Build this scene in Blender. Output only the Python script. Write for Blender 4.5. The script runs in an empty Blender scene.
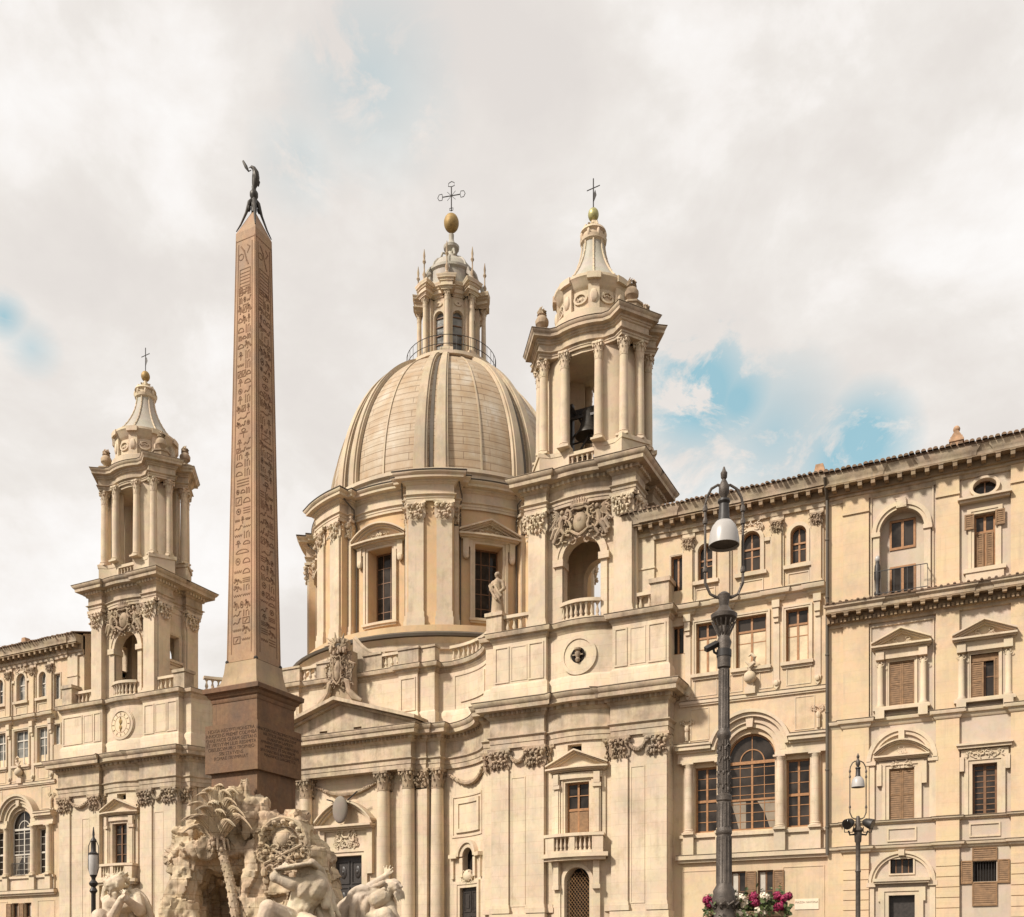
import bpy, math, random
from mathutils import Matrix, Vector
R_ = math.radians
rnd = random.Random(7)
SC = bpy.context.scene
COL = SC.collection

# ---------------------------------------------------------------- camera, sky, sun, exposure
TH = math.atan(1000 / 2012.0)
cam = bpy.data.objects.new("camera", bpy.data.cameras.new("camera")); COL.objects.link(cam)
cam.location = (0, 0, 1.6); cam.rotation_euler = (R_(90), 0, TH)
cam.data.sensor_width = 36; cam.data.lens = 1000 / 1024 * 36
cam.data.shift_y = (970 - 458.5) / 1024
cam.data.clip_start = 0.1; cam.data.clip_end = 5000
SC.camera = cam
SUN_EL, SUN_AZ = 41, -30          # degrees; azimuth measured from the facade normal, minus is to the left
sd = Vector((math.sin(R_(SUN_AZ)) * math.cos(R_(SUN_EL)), -math.cos(R_(SUN_AZ)) * math.cos(R_(SUN_EL)), math.sin(R_(SUN_EL))))
sun = bpy.data.objects.new("sun", bpy.data.lights.new("sun", "SUN")); COL.objects.link(sun)
sun.data.energy = 4.9; sun.data.angle = R_(6); sun.data.color = (1.0, 0.94, 0.85)
sun.rotation_euler = sd.to_track_quat("Z", "Y").to_euler(); sun.location = (0, -20, 60)
SC.view_settings.view_transform = "Standard"; SC.view_settings.look = "None"
SC.view_settings.gamma = 1; SC.view_settings.exposure = 0.2
try: SC.view_settings.use_curve_mapping = False
except Exception: pass

W = bpy.data.worlds.new("World"); SC.world = W; W.use_nodes = True
def N(nt, typ, **kw):
    n = nt.nodes.new(typ)
    for k, v in kw.items():
        if k.startswith("i_"):
            key = k[2:]
            n.inputs[int(key) if key.isdigit() else key.replace("_", " ")].default_value = v
        else: setattr(n, k, v)
    return n
def math_(nt, op, a, b=None, clamp=False):
    n = nt.nodes.new("ShaderNodeMath"); n.operation = op; n.use_clamp = clamp
    for i, q in enumerate((a, b)):
        if q is None: continue
        if isinstance(q, (int, float)): n.inputs[i].default_value = q
        else: nt.links.new(q, n.inputs[i])
    return n.outputs[0]
def ramp(nt, fac, stops):
    n = nt.nodes.new("ShaderNodeValToRGB"); cr = n.color_ramp
    while len(cr.elements) < len(stops): cr.elements.new(0.5)
    for e, (p, c) in zip(cr.elements, stops):
        e.position = p; e.color = (c, c, c, 1) if isinstance(c, (int, float)) else (*c, 1)
    nt.links.new(fac, n.inputs[0]); return n.outputs[0]
def mixc(nt, fac, a, b, blend="MIX"):
    n = nt.nodes.new("ShaderNodeMix"); n.data_type = "RGBA"; n.blend_type = blend
    for sock, q in ((n.inputs[0], fac), (n.inputs[6], a), (n.inputs[7], b)):
        if isinstance(q, (int, float)): sock.default_value = q
        elif isinstance(q, tuple): sock.default_value = (*q, 1)
        else: nt.links.new(q, sock)
    return n.outputs[2]
def noise(nt, vec, scale, detail=5, rough=0.55, dist=0.0):
    n = N(nt, "ShaderNodeTexNoise", i_Scale=scale, i_Detail=detail, i_Roughness=rough, i_Distortion=dist)
    nt.links.new(vec, n.inputs["Vector"]); return n.outputs[0]
def mapping(nt, vec, sc=(1, 1, 1), loc=(0, 0, 0)):
    n = N(nt, "ShaderNodeMapping"); n.inputs["Scale"].default_value = sc; n.inputs["Location"].default_value = loc
    nt.links.new(vec, n.inputs[0]); return n.outputs[0]

def make_sky():
    nt = W.node_tree; nt.nodes.clear()
    out = N(nt, "ShaderNodeOutputWorld"); bg = N(nt, "ShaderNodeBackground"); bg.inputs[1].default_value = 0.1
    nt.links.new(bg.outputs[0], out.inputs[0])
    sky = N(nt, "ShaderNodeTexSky"); sky.sky_type = "NISHITA"; sky.sun_disc = False
    sky.sun_elevation = R_(SUN_EL); sky.sun_rotation = math.atan2(sd.x, sd.y)
    d = N(nt, "ShaderNodeTexCoord").outputs["Generated"]
    # cloud deck: soft cells, brighter puffs and mauve-grey bellies, torn open in a few places
    m1 = mapping(nt, d, (1.0, 1.0, 1.35), (0.31, 0.12, 0.4))
    big = noise(nt, m1, 2.9, 9, 0.55, 0.3)
    puff = noise(nt, mapping(nt, d, (1, 1, 1.3), (2.2, 0.7, 1.1)), 6.5, 11, 0.6, 0.3)
    tone = math_(nt, "ADD", math_(nt, "MULTIPLY", big, 0.62), math_(nt, "MULTIPLY", puff, 0.38))
    cl = ramp(nt, tone, [(0.38, (6.7, 6.3, 6.0)), (0.45, (7.1, 6.7, 6.35)), (0.495, (7.55, 7.2, 6.85)), (0.52, (8.0, 7.65, 7.35)), (0.57, (8.5, 8.25, 8.05)), (0.63, (9.0, 8.85, 8.7))])
    hole = None
    wisp = noise(nt, mapping(nt, d, (1.0, 1.0, 1.7), (0.5, 3.1, 0.2)), 13, 10, 0.66, 0.5)
    for px, py, rad, k in ((700, 392, 0.042, 1.0), (738, 400, 0.03, 0.8), (775, 432, 0.05, 0.5), (865, 440, 0.034, 0.95), (835, 460, 0.035, 0.7), (690, 450, 0.05, 0.35), (4, 316, 0.014, 0.6), (32, 348, 0.016, 0.35), (370, 80, 0.05, 0.3), (300, 158, 0.03, 0.22)):
        xc = (px - 512) / 1000; c, s = math.cos(TH), math.sin(TH)
        v = Vector((xc * c - s, xc * s + c, (970 - py) / 1000)).normalized()
        vm = N(nt, "ShaderNodeVectorMath", operation="DISTANCE"); nt.links.new(d, vm.inputs[0]); vm.inputs[1].default_value = v
        f = math_(nt, "MULTIPLY", math_(nt, "SUBTRACT", 1.0, math_(nt, "DIVIDE", vm.outputs["Value"], rad * 1.5), True), k * 1.5)
        hole = f if hole is None else math_(nt, "MAXIMUM", hole, f)
    hm = math_(nt, "MULTIPLY", hole, ramp(nt, wisp, [(0.42, 0.0), (0.53, 1.0)]), True)
    blue = mixc(nt, 0.72, sky.outputs[0], (2.2, 5.5, 6.5))
    col = mixc(nt, math_(nt, "MULTIPLY", hm, 0.8), cl, blue)
    nt.links.new(col, bg.inputs[0])
make_sky()

# ---------------------------------------------------------------- materials
MAT = {}
def newmat(name):
    m = bpy.data.materials.new(name); m.use_nodes = True; nt = m.node_tree
    b = nt.nodes["Principled BSDF"]; MAT[name] = m
    return m, nt, b
def stone(name, base, var=0.16, stain=0.35, staincol=(0.16, 0.12, 0.08), warm=None, course=0.0, ch=0.62, cw=1.5, rough=0.85, bump=0.25, grain=9.0, streak=0.35, stone_lo=0.52):
    m, nt, b = newmat(name)
    g = N(nt, "ShaderNodeNewGeometry"); pos = g.outputs["Position"]
    n1 = noise(nt, pos, 0.35, 6, 0.6); n2 = noise(nt, pos, grain * 0.35, 8, 0.65)
    lo = tuple(c * (1 - var) for c in base); hi = tuple(min(1, c * (1 + var * 0.7)) for c in base)
    c1 = ramp(nt, n1, [(0.3, lo), (0.7, hi)])
    c2 = mixc(nt, ramp(nt, n2, [(0.3, 0.0), (0.75, 0.5)]), c1, warm or tuple(c * k for c, k in zip(base, (1.02, 0.9, 0.74))))
    hue = noise(nt, mapping(nt, pos, (1, 1, 1.6), (5, 9, 3)), 0.9, 3, 0.6)
    c2 = mixc(nt, ramp(nt, hue, [(0.35, 0.0), (0.65, 1.0)]), mixc(nt, 1.0, c2, (1.04, 0.97, 0.96), "MULTIPLY"), mixc(nt, 1.0, c2, (1.0, 1.02, 0.93), "MULTIPLY"))
    gr = noise(nt, mapping(nt, pos, (1, 1, 0.6), (3, 1, 8)), 0.7, 9, 0.7)
    gl_ = sum(base) / 3
    c2 = mixc(nt, ramp(nt, gr, [(0.48, 0.0), (0.66, min(0.6, 0.15 + stain * 0.45))]), c2, (gl_ * 0.74, gl_ * 0.64, gl_ * 0.53))
    # rain streaks and grime blotches that have a shape of their own
    st = noise(nt, mapping(nt, pos, (1.6, 1.6, 0.12)), 1.3, 6, 0.62)
    bl = noise(nt, pos, 0.9, 9, 0.68)
    grime = math_(nt, "MULTIPLY", ramp(nt, math_(nt, "ADD", math_(nt, "MULTIPLY", st, streak), math_(nt, "MULTIPLY", bl, 1 - streak)), [(stone_lo, 0.0), (0.74, 1.0)]), stain, True)
    c3 = mixc(nt, grime, c2, staincol)
    # small pits, scuffs and lime runs
    pit = noise(nt, mapping(nt, pos, (1, 1, 0.55)), 3.4, 8, 0.72)
    c3 = mixc(nt, ramp(nt, pit, [(0.56, 0.0), (0.74, min(0.6, stain * 0.6))]), c3, tuple(0.5 * (q + r) * 0.8 for q, r in zip(base, staincol)))
    sk = noise(nt, mapping(nt, pos, (5.5, 5.5, 0.16)), 1.0, 5, 0.6); skm = noise(nt, pos, 0.5, 3, 0.5)
    c3 = mixc(nt, math_(nt, "MULTIPLY", ramp(nt, sk, [(0.52, 0.0), (0.68, min(0.9, stain * 0.9))]), ramp(nt, skm, [(0.45, 0.0), (0.62, 1.0)])), c3, tuple(0.62 * q + 0.2 * r for q, r in zip(base, staincol)))
    h = n2
    if course > 0:
        sx = N(nt, "ShaderNodeSeparateXYZ"); nt.links.new(pos, sx.inputs[0])
        cx = N(nt, "ShaderNodeCombineXYZ"); nt.links.new(math_(nt, "ADD", sx.outputs[0], math_(nt, "MULTIPLY", sx.outputs[1], 0.97)), cx.inputs[0]); nt.links.new(sx.outputs[2], cx.inputs[1])
        br = N(nt, "ShaderNodeTexBrick"); br.offset = 0.5
        for k, v in (("Scale", 1.0), ("Mortar Size", 0.012), ("Mortar Smooth", 0.3), ("Bias", 0.0), ("Brick Width", cw), ("Row Height", ch)): br.inputs[k].default_value = v
        br.inputs["Color1"].default_value = (0.96, 0.90, 0.86, 1); br.inputs["Color2"].default_value = (1.06, 1.06, 1.02, 1); br.inputs["Mortar"].default_value = (0.62, 0.54, 0.46, 1)
        nt.links.new(cx.outputs[0], br.inputs["Vector"])
        c3 = mixc(nt, course, c3, br.outputs["Color"], "MULTIPLY")
    nt.links.new(c3, b.inputs["Base Color"]); b.inputs["Roughness"].default_value = rough
    b.inputs["Specular IOR Level"].default_value = 0.25
    bp = N(nt, "ShaderNodeBump", i_Strength=bump, i_Distance=0.05)
    fine = noise(nt, pos, grain, 8, 0.7)
    nt.links.new(math_(nt, "ADD", math_(nt, "MULTIPLY", h, 0.6), math_(nt, "MULTIPLY", fine, 0.5)), bp.inputs["Height"]); nt.links.new(bp.outputs[0], b.inputs["Normal"])
    return m
TRAV = stone("travertine", (0.565, 0.48, 0.378), course=0.4, stain=0.6, staincol=(0.24, 0.165, 0.10), cw=1.9, ch=0.66)
TRIM = stone("travertine_trim", (0.555, 0.466, 0.36), stain=0.55, staincol=(0.22, 0.15, 0.09))
CORN = stone("weathered_cornice", (0.50, 0.41, 0.31), stain=1.0, staincol=(0.13, 0.09, 0.06), streak=0.35, stone_lo=0.45)
ORN = stone("carved_stone", (0.42, 0.33, 0.24), stain=1.0, staincol=(0.11, 0.075, 0.048), stone_lo=0.42, grain=16)
PLAS = stone("ochre_plaster", (0.55, 0.435, 0.31), var=0.12, stain=0.6, staincol=(0.24, 0.17, 0.105))
PLAS2 = stone("pale_plaster", (0.55, 0.46, 0.355), var=0.1, stain=0.4, staincol=(0.32, 0.25, 0.18))
GREYP = stone("grey_plaster", (0.47, 0.40, 0.335), var=0.14, stain=0.5, staincol=(0.33, 0.28, 0.22))
PIER = stone("pier_plaster", (0.56, 0.44, 0.305), var=0.1, stain=0.5, staincol=(0.34, 0.25, 0.16), course=0.18, ch=0.55, cw=40)
DRUMO = stone("drum_ochre", (0.55, 0.395, 0.245), var=0.12, stain=0.4, staincol=(0.30, 0.20, 0.12))
GRAN = stone("red_granite", (0.34, 0.205, 0.122), var=0.3, stain=0.75, staincol=(0.19, 0.11, 0.065), warm=(0.46, 0.32, 0.20), grain=22, bump=0.2, rough=0.7)
GLYPH = stone("incised_glyphs", (0.19, 0.108, 0.064), var=0.4, stain=0.6, staincol=(0.34, 0.20, 0.12), grain=22)
PED = stone("pedestal_granite", (0.135, 0.073, 0.04), var=0.45, stain=0.8, staincol=(0.085, 0.05, 0.032), warm=(0.28, 0.165, 0.09), grain=20, rough=0.65)
PEDT = stone("pedestal_top_stone", (0.36, 0.27, 0.18), var=0.2, stain=0.6, staincol=(0.15, 0.10, 0.06), grain=20)
ROCK = stone("fountain_travertine", (0.53, 0.435, 0.325), var=0.25, stain=1.0, staincol=(0.11, 0.078, 0.05), course=0.95, ch=0.55, cw=1.5, bump=0.8, grain=7, stone_lo=0.47)
MARB = stone("river_god_marble", (0.60, 0.515, 0.41), var=0.2, stain=0.95, staincol=(0.17, 0.12, 0.08), grain=16, bump=0.6, stone_lo=0.44)
TILE = stone("roof_tile", (0.17, 0.115, 0.08), var=0.35, stain=0.6, staincol=(0.06, 0.05, 0.04), warm=(0.24, 0.15, 0.09))
FLASH = stone("weathered_flashing", (0.17, 0.13, 0.095), var=0.35, stain=0.8, staincol=(0.42, 0.34, 0.25), stone_lo=0.46)
LEADD = stone("dark_lead", (0.10, 0.085, 0.07), var=0.25, stain=0.4, staincol=(0.2, 0.17, 0.13), rough=0.6)
PAVE = stone("cobble_paving", (0.13, 0.115, 0.10), var=0.2, stain=0.4, course=0.8, ch=0.3, cw=0.3)
MARBP = stone("plaque_marble", (0.72, 0.64, 0.52), var=0.06, stain=0.2)
def plain(name, col, rough=0.5, metal=0.0, var=0.2, scale=3.0, spec=0.4, bump=0.0):
    m, nt, b = newmat(name)
    pos = N(nt, "ShaderNodeNewGeometry").outputs["Position"]
    n = noise(nt, pos, scale, 6, 0.6)
    nt.links.new(ramp(nt, n, [(0.3, tuple(c * (1 - var) for c in col)), (0.7, tuple(min(1, c * (1 + var)) for c in col))]), b.inputs["Base Color"])
    b.inputs["Roughness"].default_value = rough; b.inputs["Metallic"].default_value = metal; b.inputs["Specular IOR Level"].default_value = spec
    if bump:
        bp = N(nt, "ShaderNodeBump", i_Strength=bump, i_Distance=0.02); nt.links.new(noise(nt, pos, scale * 6, 5), bp.inputs["Height"]); nt.links.new(bp.outputs[0], b.inputs["Normal"])
    return m
WOOD = plain("orange_wood", (0.30, 0.145, 0.058), 0.55, var=0.25, scale=6)
WOODD = plain("dark_wood", (0.16, 0.08, 0.038), 0.6, var=0.25, scale=6)
SHUT = plain("shutter_wood", (0.21, 0.118, 0.055), 0.65, var=0.3, scale=5)
WHITEW = plain("grey_white_wood", (0.50, 0.45, 0.38), 0.6, var=0.12)
DOORM = plain("door_bronze", (0.035, 0.028, 0.024), 0.45, var=0.4, scale=8)
IRON = plain("lamp_iron", (0.085, 0.068, 0.055), 0.5, 0.3, var=0.35, scale=9, bump=0.4)
IRON2 = plain("black_iron", (0.035, 0.030, 0.027), 0.5, 0.2, var=0.3, scale=9)
GOLD = plain("old_gilding", (0.30, 0.195, 0.07), 0.6, 0.3, var=0.3, scale=5)
VERD = plain("green_gilding", (0.33, 0.30, 0.13), 0.45, 0.4, var=0.3, scale=5)
BRONZ = plain("dark_bronze", (0.045, 0.038, 0.030), 0.5, 0.4, var=0.4, scale=9)
LETT = plain("cut_letters", (0.075, 0.042, 0.024), 0.9, var=0.4)
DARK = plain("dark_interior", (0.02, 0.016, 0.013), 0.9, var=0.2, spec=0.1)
CURT = plain("curtain_cloth", (0.24, 0.195, 0.145), 0.9, var=0.2, scale=1.5)
PAPER = plain("papered_pane", (0.55, 0.43, 0.28), 0.7, var=0.3, scale=1.2)
SHADE = plain("lamp_glass", (0.38, 0.355, 0.33), 0.35, var=0.06)
LEAFM = plain("geranium_leaf", (0.065, 0.085, 0.025), 0.6, var=0.5, scale=14)
PINK = plain("magenta_petals", (0.25, 0.014, 0.06), 0.6, var=0.4, scale=20)
CREAM = plain("cream_petals", (0.74, 0.64, 0.50), 0.6, var=0.15, scale=20)
BRICKD = plain("chimney_brick", (0.36, 0.22, 0.13), 0.9, var=0.35, scale=4)
TERRA = plain("trough_terracotta", (0.30, 0.2, 0.12), 0.8)
def glass(name, col, rough=0.06):
    m, nt, b = newmat(name)
    pos = N(nt, "ShaderNodeNewGeometry").outputs["Position"]
    n = noise(nt, pos, 0.9, 3, 0.5)
    nt.links.new(ramp(nt, n, [(0.35, tuple(c * 0.45 for c in col)), (0.65, tuple(c * 1.5 for c in col))]), b.inputs["Base Color"])
    b.inputs["Roughness"].default_value = rough; b.inputs["Specular IOR Level"].default_value = 0.22
    bp = N(nt, "ShaderNodeBump", i_Strength=0.2, i_Distance=0.05); nt.links.new(noise(nt, pos, 2.2, 2), bp.inputs["Height"]); nt.links.new(bp.outputs[0], b.inputs["Normal"])
    return m
GLASS = glass("window_glass", (0.034, 0.027, 0.022))
GLASSG = glass("grey_window_glass", (0.17, 0.165, 0.15), 0.15)
def dome_mat():
    m, nt, b = newmat("dome_lead")
    tc = N(nt, "ShaderNodeTexCoord").outputs["Object"]
    sx = N(nt, "ShaderNodeSeparateXYZ"); nt.links.new(tc, sx.inputs[0])
    ang = math_(nt, "ARCTAN2", sx.outputs[0], math_(nt, "MULTIPLY", sx.outputs[1], -1.0))
    cx = N(nt, "ShaderNodeCombineXYZ"); nt.links.new(math_(nt, "MULTIPLY", ang, 10.0), cx.inputs[0]); nt.links.new(sx.outputs[2], cx.inputs[1])
    br = N(nt, "ShaderNodeTexBrick"); br.offset = 0.5
    for k, v in (("Scale", 1.0), ("Mortar Size", 0.034), ("Mortar Smooth", 0.5), ("Bias", 0.0), ("Brick Width", 4.3), ("Row Height", 0.58)): br.inputs[k].default_value = v
    br.inputs["Color1"].default_value = (0.97, 0.88, 0.8, 1); br.inputs["Color2"].default_value = (1.06, 1.05, 1.02, 1); br.inputs["Mortar"].default_value = (0.47, 0.36, 0.26, 1)
    nt.links.new(cx.outputs[0], br.inputs["Vector"])
    n1 = noise(nt, tc, 0.5, 6, 0.6); n2 = noise(nt, mapping(nt, tc, (1, 1, 0.25)), 1.6, 7, 0.65)
    c = ramp(nt, n1, [(0.3, (0.33, 0.245, 0.16)), (0.5, (0.40, 0.325, 0.235)), (0.7, (0.46, 0.41, 0.34))])
    c = mixc(nt, ramp(nt, n2, [(0.42, 0.0), (0.68, 0.75)]), c, (0.34, 0.235, 0.135))
    ds = noise(nt, mapping(nt, cx.outputs[0], (1, 0.001, 1)), 2.4, 3, 0.7)
    ln = N(nt, "ShaderNodeTexWave", i_Scale=0.5, i_Distortion=1.2, i_Detail=2.0); ln.bands_direction = "Z"; nt.links.new(tc, ln.inputs["Vector"])
    c = mixc(nt, ramp(nt, ln.outputs["Fac"], [(0.0, 0.35), (0.14, 0.0)]), c, (0.22, 0.16, 0.10))
    c = mixc(nt, 0.7, c, br.outputs["Color"], "MULTIPLY")
    nt.links.new(c, b.inputs["Base Color"]); b.inputs["Roughness"].default_value = 0.62; b.inputs["Specular IOR Level"].default_value = 0.35
    bp = N(nt, "ShaderNodeBump", i_Strength=0.5, i_Distance=0.06)
    nt.links.new(math_(nt, "ADD", br.outputs["Fac"], math_(nt, "MULTIPLY", n2, -0.4)), bp.inputs["Height"]); bp.invert = True; nt.links.new(bp.outputs[0], b.inputs["Normal"])
    return m
DOME = dome_mat()
RIBM = stone("rib_lead", (0.46, 0.385, 0.29), var=0.25, stain=0.65, staincol=(0.28, 0.19, 0.11), streak=0.7, stone_lo=0.47, rough=0.65)
SOFF = stone("shaded_grimy_moulding", (0.30, 0.22, 0.145), stain=0.9, staincol=(0.13, 0.09, 0.055), stone_lo=0.44)  # bed mouldings and dentils: soffit shade painted into the colour, with some grime
LEADP = stone("pale_lead", (0.37, 0.35, 0.315), var=0.2, stain=0.6, staincol=(0.24, 0.19, 0.13), streak=0.7, rough=0.6)

# ---------------------------------------------------------------- frames and mesh builder
class Fr:
    """maps (s along the wall, d outward, z up) to the world"""
    curved = False; mirror = None
    def __init__(f, Y=0.0, ox=0.0, ang=0.0):
        f.ox, f.oy, f.c, f.s = ox, Y, math.cos(ang), math.sin(ang); f.ang = ang
    def base(f, s, d): return (f.ox + s * f.c + d * f.s, f.oy + s * f.s - d * f.c)
    def pt(f, s, d, z):
        x, y = f.base(s, d)
        if f.mirror is not None: x = 2 * f.mirror - x
        return (x, y, z)
    def mir(f, xc):
        import copy
        g = copy.copy(f); g.mirror = xc; return g
    def rot(f, s):
        return f.ang
class Cyl(Fr):
    curved = True
    def __init__(f, cx, cy, R, concave=False, phi0=0.0):
        f.cx, f.cy, f.R, f.k, f.phi0 = cx, cy, R, concave, phi0
    def base(f, s, d):
        p = f.phi0 + s / f.R
        if f.k: return (f.cx + (f.R - d) * math.sin(p), f.cy + (f.R - d) * math.cos(p))
        return (f.cx + (f.R + d) * math.sin(p), f.cy - (f.R + d) * math.cos(p))
    def rot(f, s):
        p = f.phi0 + s / f.R
        return -p if f.k else p
WF = Fr(0.0)
def plan(path, Y): return path

class MB:
    def __init__(m, fr=None): m.v, m.f, m.fr = [], [], fr or WF
    def add(m, vs, fs):
        o = len(m.v); m.v.extend(vs); m.f.extend([tuple(i + o for i in f) for f in fs])
    def addf(m, vs, fs): m.add([m.fr.pt(*p) for p in vs], fs)
    def cuts(m, a, b, step=0.4):
        n = max(1, math.ceil(abs(b - a) / step)) if m.fr.curved else 1
        return [a + (b - a) * i / n for i in range(n + 1)]
    def box(m, s0, s1, d0, d1, z0, z1):
        c = m.cuts(s0, s1); vs = []; fs = []
        for s in c: vs += [(s, d0, z0), (s, d1, z0), (s, d1, z1), (s, d0, z1)]
        n = len(c)
        for i in range(n - 1):
            a, b = 4 * i, 4 * i + 4
            fs += [(a, b, b + 1, a + 1), (a + 1, b + 1, b + 2, a + 2), (a + 2, b + 2, b + 3, a + 3), (a + 3, b + 3, b, a)]
        fs += [(0, 1, 2, 3), (4 * n - 1, 4 * n - 2, 4 * n - 3, 4 * n - 4)]
        m.addf(vs, fs); return m
    def steps(m, s0, s1, lst):
        """stack of (d0, d1, z0, z1, side) boxes"""
        for d0, d1, z0, z1, e in lst: m.box(s0 - e, s1 + e, d0, d1, z0, z1)
        return m
    def wall(m, s0, s1, z0, z1, d0, d1, holes=()):
        """wall slab with openings; a hole is (kind, a, b, lo, hi): rect, arch (hi = springing) or ell (a, b ends; lo, hi)"""
        br = {round(s0, 5), round(s1, 5)}
        for s in m.cuts(s0, s1): br.add(round(s, 5))
        H = []
        for k, a, b, lo, hi in holes:
            r = (b - a) / 2; cs = (a + b) / 2
            if k == "rect": L = (lambda s, lo=lo: lo); T = (lambda s, hi=hi: hi); n = 1
            elif k == "arch": L = (lambda s, lo=lo: lo); T = (lambda s, hi=hi, r=r, cs=cs: hi + math.sqrt(max(0, r * r - (s - cs) ** 2))); n = 14
            else:
                zc = (lo + hi) / 2; rz = (hi - lo) / 2
                L = (lambda s, zc=zc, rz=rz, r=r, cs=cs: zc - rz * math.sqrt(max(0, 1 - ((s - cs) / r) ** 2)))
                T = (lambda s, zc=zc, rz=rz, r=r, cs=cs: zc + rz * math.sqrt(max(0, 1 - ((s - cs) / r) ** 2))); n = 16
            for i in range(n + 1):
                t = i / n
                br.add(round((cs - r * math.cos(math.pi * t)) if n > 1 else (a + (b - a) * t), 5))
            H.append((a, b, L, T))
        c = sorted(x for x in br if s0 - 1e-4 <= x <= s1 + 1e-4)
        q = lambda *p: m.addf(list(p), [tuple(range(len(p)))])
        for a, b in zip(c, c[1:]):
            if b - a < 1e-4: continue
            mid = (a + b) / 2
            act = sorted([h for h in H if h[0] < mid < h[1]], key=lambda h: h[2](mid))
            la = lb = z0
            for h in act:
                ta, tb = h[2](a), h[2](b)
                q((a, d1, la), (b, d1, lb), (b, d1, tb), (a, d1, ta))
                q((a, d1, ta), (b, d1, tb), (b, d0, tb), (a, d0, ta))
                la, lb = h[3](a), h[3](b)
                q((a, d0, la), (b, d0, lb), (b, d1, lb), (a, d1, la))
            q((a, d1, la), (b, d1, lb), (b, d1, z1), (a, d1, z1))
            q((a, d0, z1), (a, d1, z1), (b, d1, z1), (b, d0, z1))
        for a, b, L, T in H:
            for s in (a, b):
                if T(s) - L(s) > 1e-3: q((s, d0, L(s)), (s, d1, L(s)), (s, d1, T(s)), (s, d0, T(s)))
        for s in (s0, s1): q((s, d0, z0), (s, d1, z0), (s, d1, z1), (s, d0, z1))
        return m
    def sweep(m, path, prof, closed=False):
        """moulding: profile (out, z) carried along a plan path in (s, d); outward is left of travel"""
        P = []
        n0 = len(path)
        for i in range(n0 if closed else n0 - 1):
            a, b = path[i], path[(i + 1) % n0]
            k = max(1, math.ceil(abs(b[0] - a[0]) / 0.4)) if m.fr.curved else 1
            for j in range(k): P.append((a[0] + (b[0] - a[0]) * j / k, a[1] + (b[1] - a[1]) * j / k))
        if not closed: P.append(path[-1])
        n = len(P); vs = []; fs = []; np_ = len(prof)
        for i in range(n):
            p = P[i]; a = P[(i - 1) % n] if (closed or i > 0) else None; b = P[(i + 1) % n] if (closed or i < n - 1) else None
            def nr(u, w):
                dx, dy = w[0] - u[0], w[1] - u[1]; l = math.hypot(dx, dy) or 1
                return (-dy / l, dx / l)
            if a is None: nx, ny = nr(p, b)
            elif b is None: nx, ny = nr(a, p)
            else:
                n1, n2 = nr(a, p), nr(p, b); sx, sy = n1[0] + n2[0], n1[1] + n2[1]
                dn = 1 + n1[0] * n2[0] + n1[1] * n2[1]
                nx, ny = (sx / dn, sy / dn) if dn > 0.15 else n1
            for o, z in prof: vs.append((p[0] + nx * o, p[1] + ny * o, z))
        for i in range(n if closed else n - 1):
            j = (i + 1) % n
            for k in range(np_ - 1): fs.append((i * np_ + k, j * np_ + k, j * np_ + k + 1, i * np_ + k + 1))
        if not closed:
            fs.append(tuple(range(np_))[::-1]); fs.append(tuple((n - 1) * np_ + k for k in range(np_)))
        m.addf(vs, fs); return m
    def prism(m, poly, d0, d1):
        """polygon in (s, z) pushed from d0 to d1"""
        n = len(poly)
        m.addf([(s, d0, z) for s, z in poly] + [(s, d1, z) for s, z in poly],
               [tuple(range(n))[::-1], tuple(range(n, 2 * n))] + [(i, (i + 1) % n, n + (i + 1) % n, n + i) for i in range(n)]); return m
    def slab(m, poly, z0, z1):
        """polygon in plan (s, d) raised from z0 to z1"""
        n = len(poly)
        m.addf([(s, d, z0) for s, d in poly] + [(s, d, z1) for s, d in poly],
               [tuple(range(n))[::-1], tuple(range(n, 2 * n))] + [(i, (i + 1) % n, n + (i + 1) % n, n + i) for i in range(n)]); return m
    def ring(m, cs, zc, r0, r1, d0, d1, a0=0.0, a1=180.0, n=20, ez=1.0):
        """archivolt / round frame in the wall plane"""
        vs = []; fs = []
        full = abs(a1 - a0) > 359
        for i in range(n + 1):
            a = R_(a0 + (a1 - a0) * i / n); c, s = math.cos(a), math.sin(a)
            vs += [(cs + r0 * c, d1, zc + r0 * s * ez), (cs + r1 * c, d1, zc + r1 * s * ez), (cs + r1 * c, d0, zc + r1 * s * ez), (cs + r0 * c, d0, zc + r0 * s * ez)]
        for i in range(n):
            a, b = 4 * i, 4 * i + 4
            for k in range(4): fs.append((a + k, a + (k + 1) % 4, b + (k + 1) % 4, b + k))
        if not full: fs += [(0, 1, 2, 3), (4 * n, 4 * n + 1, 4 * n + 2, 4 * n + 3)]
        m.addf(vs, fs); return m
    def disc(m, cs, zc, rs, rz, d, n=24, a0=0, a1=360):
        vs = [(cs + rs * math.cos(R_(a0 + (a1 - a0) * i / n)), d, zc + rz * math.sin(R_(a0 + (a1 - a0) * i / n))) for i in range(n + (a1 - a0 < 359))]
        m.addf(vs, [tuple(range(len(vs)))]); return m
    def lathe(m, cx, cy, prof, n=16, a0=0.0, a1=360.0, sx=1.0, sy=1.0):
        full = a1 - a0 > 359; k = n if full else n + 1; vs = []; fs = []; L = len(prof)
        for i in range(k):
            a = R_(a0 + (a1 - a0) * i / n); c, s = math.sin(a), -math.cos(a)
            for r, z in prof: vs.append((cx + r * c * sx, cy + r * s * sy, z))
        for i in range(n):
            j = (i + 1) % k
            for q in range(L - 1): fs.append((i * L + q, j * L + q, j * L + q + 1, i * L + q + 1))
        if full:
            if prof[0][0] > 1e-4: fs.append(tuple(i * L for i in range(k))[::-1])
            if prof[-1][0] > 1e-4: fs.append(tuple(i * L + L - 1 for i in range(k)))
        m.add(vs, fs); return m
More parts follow.
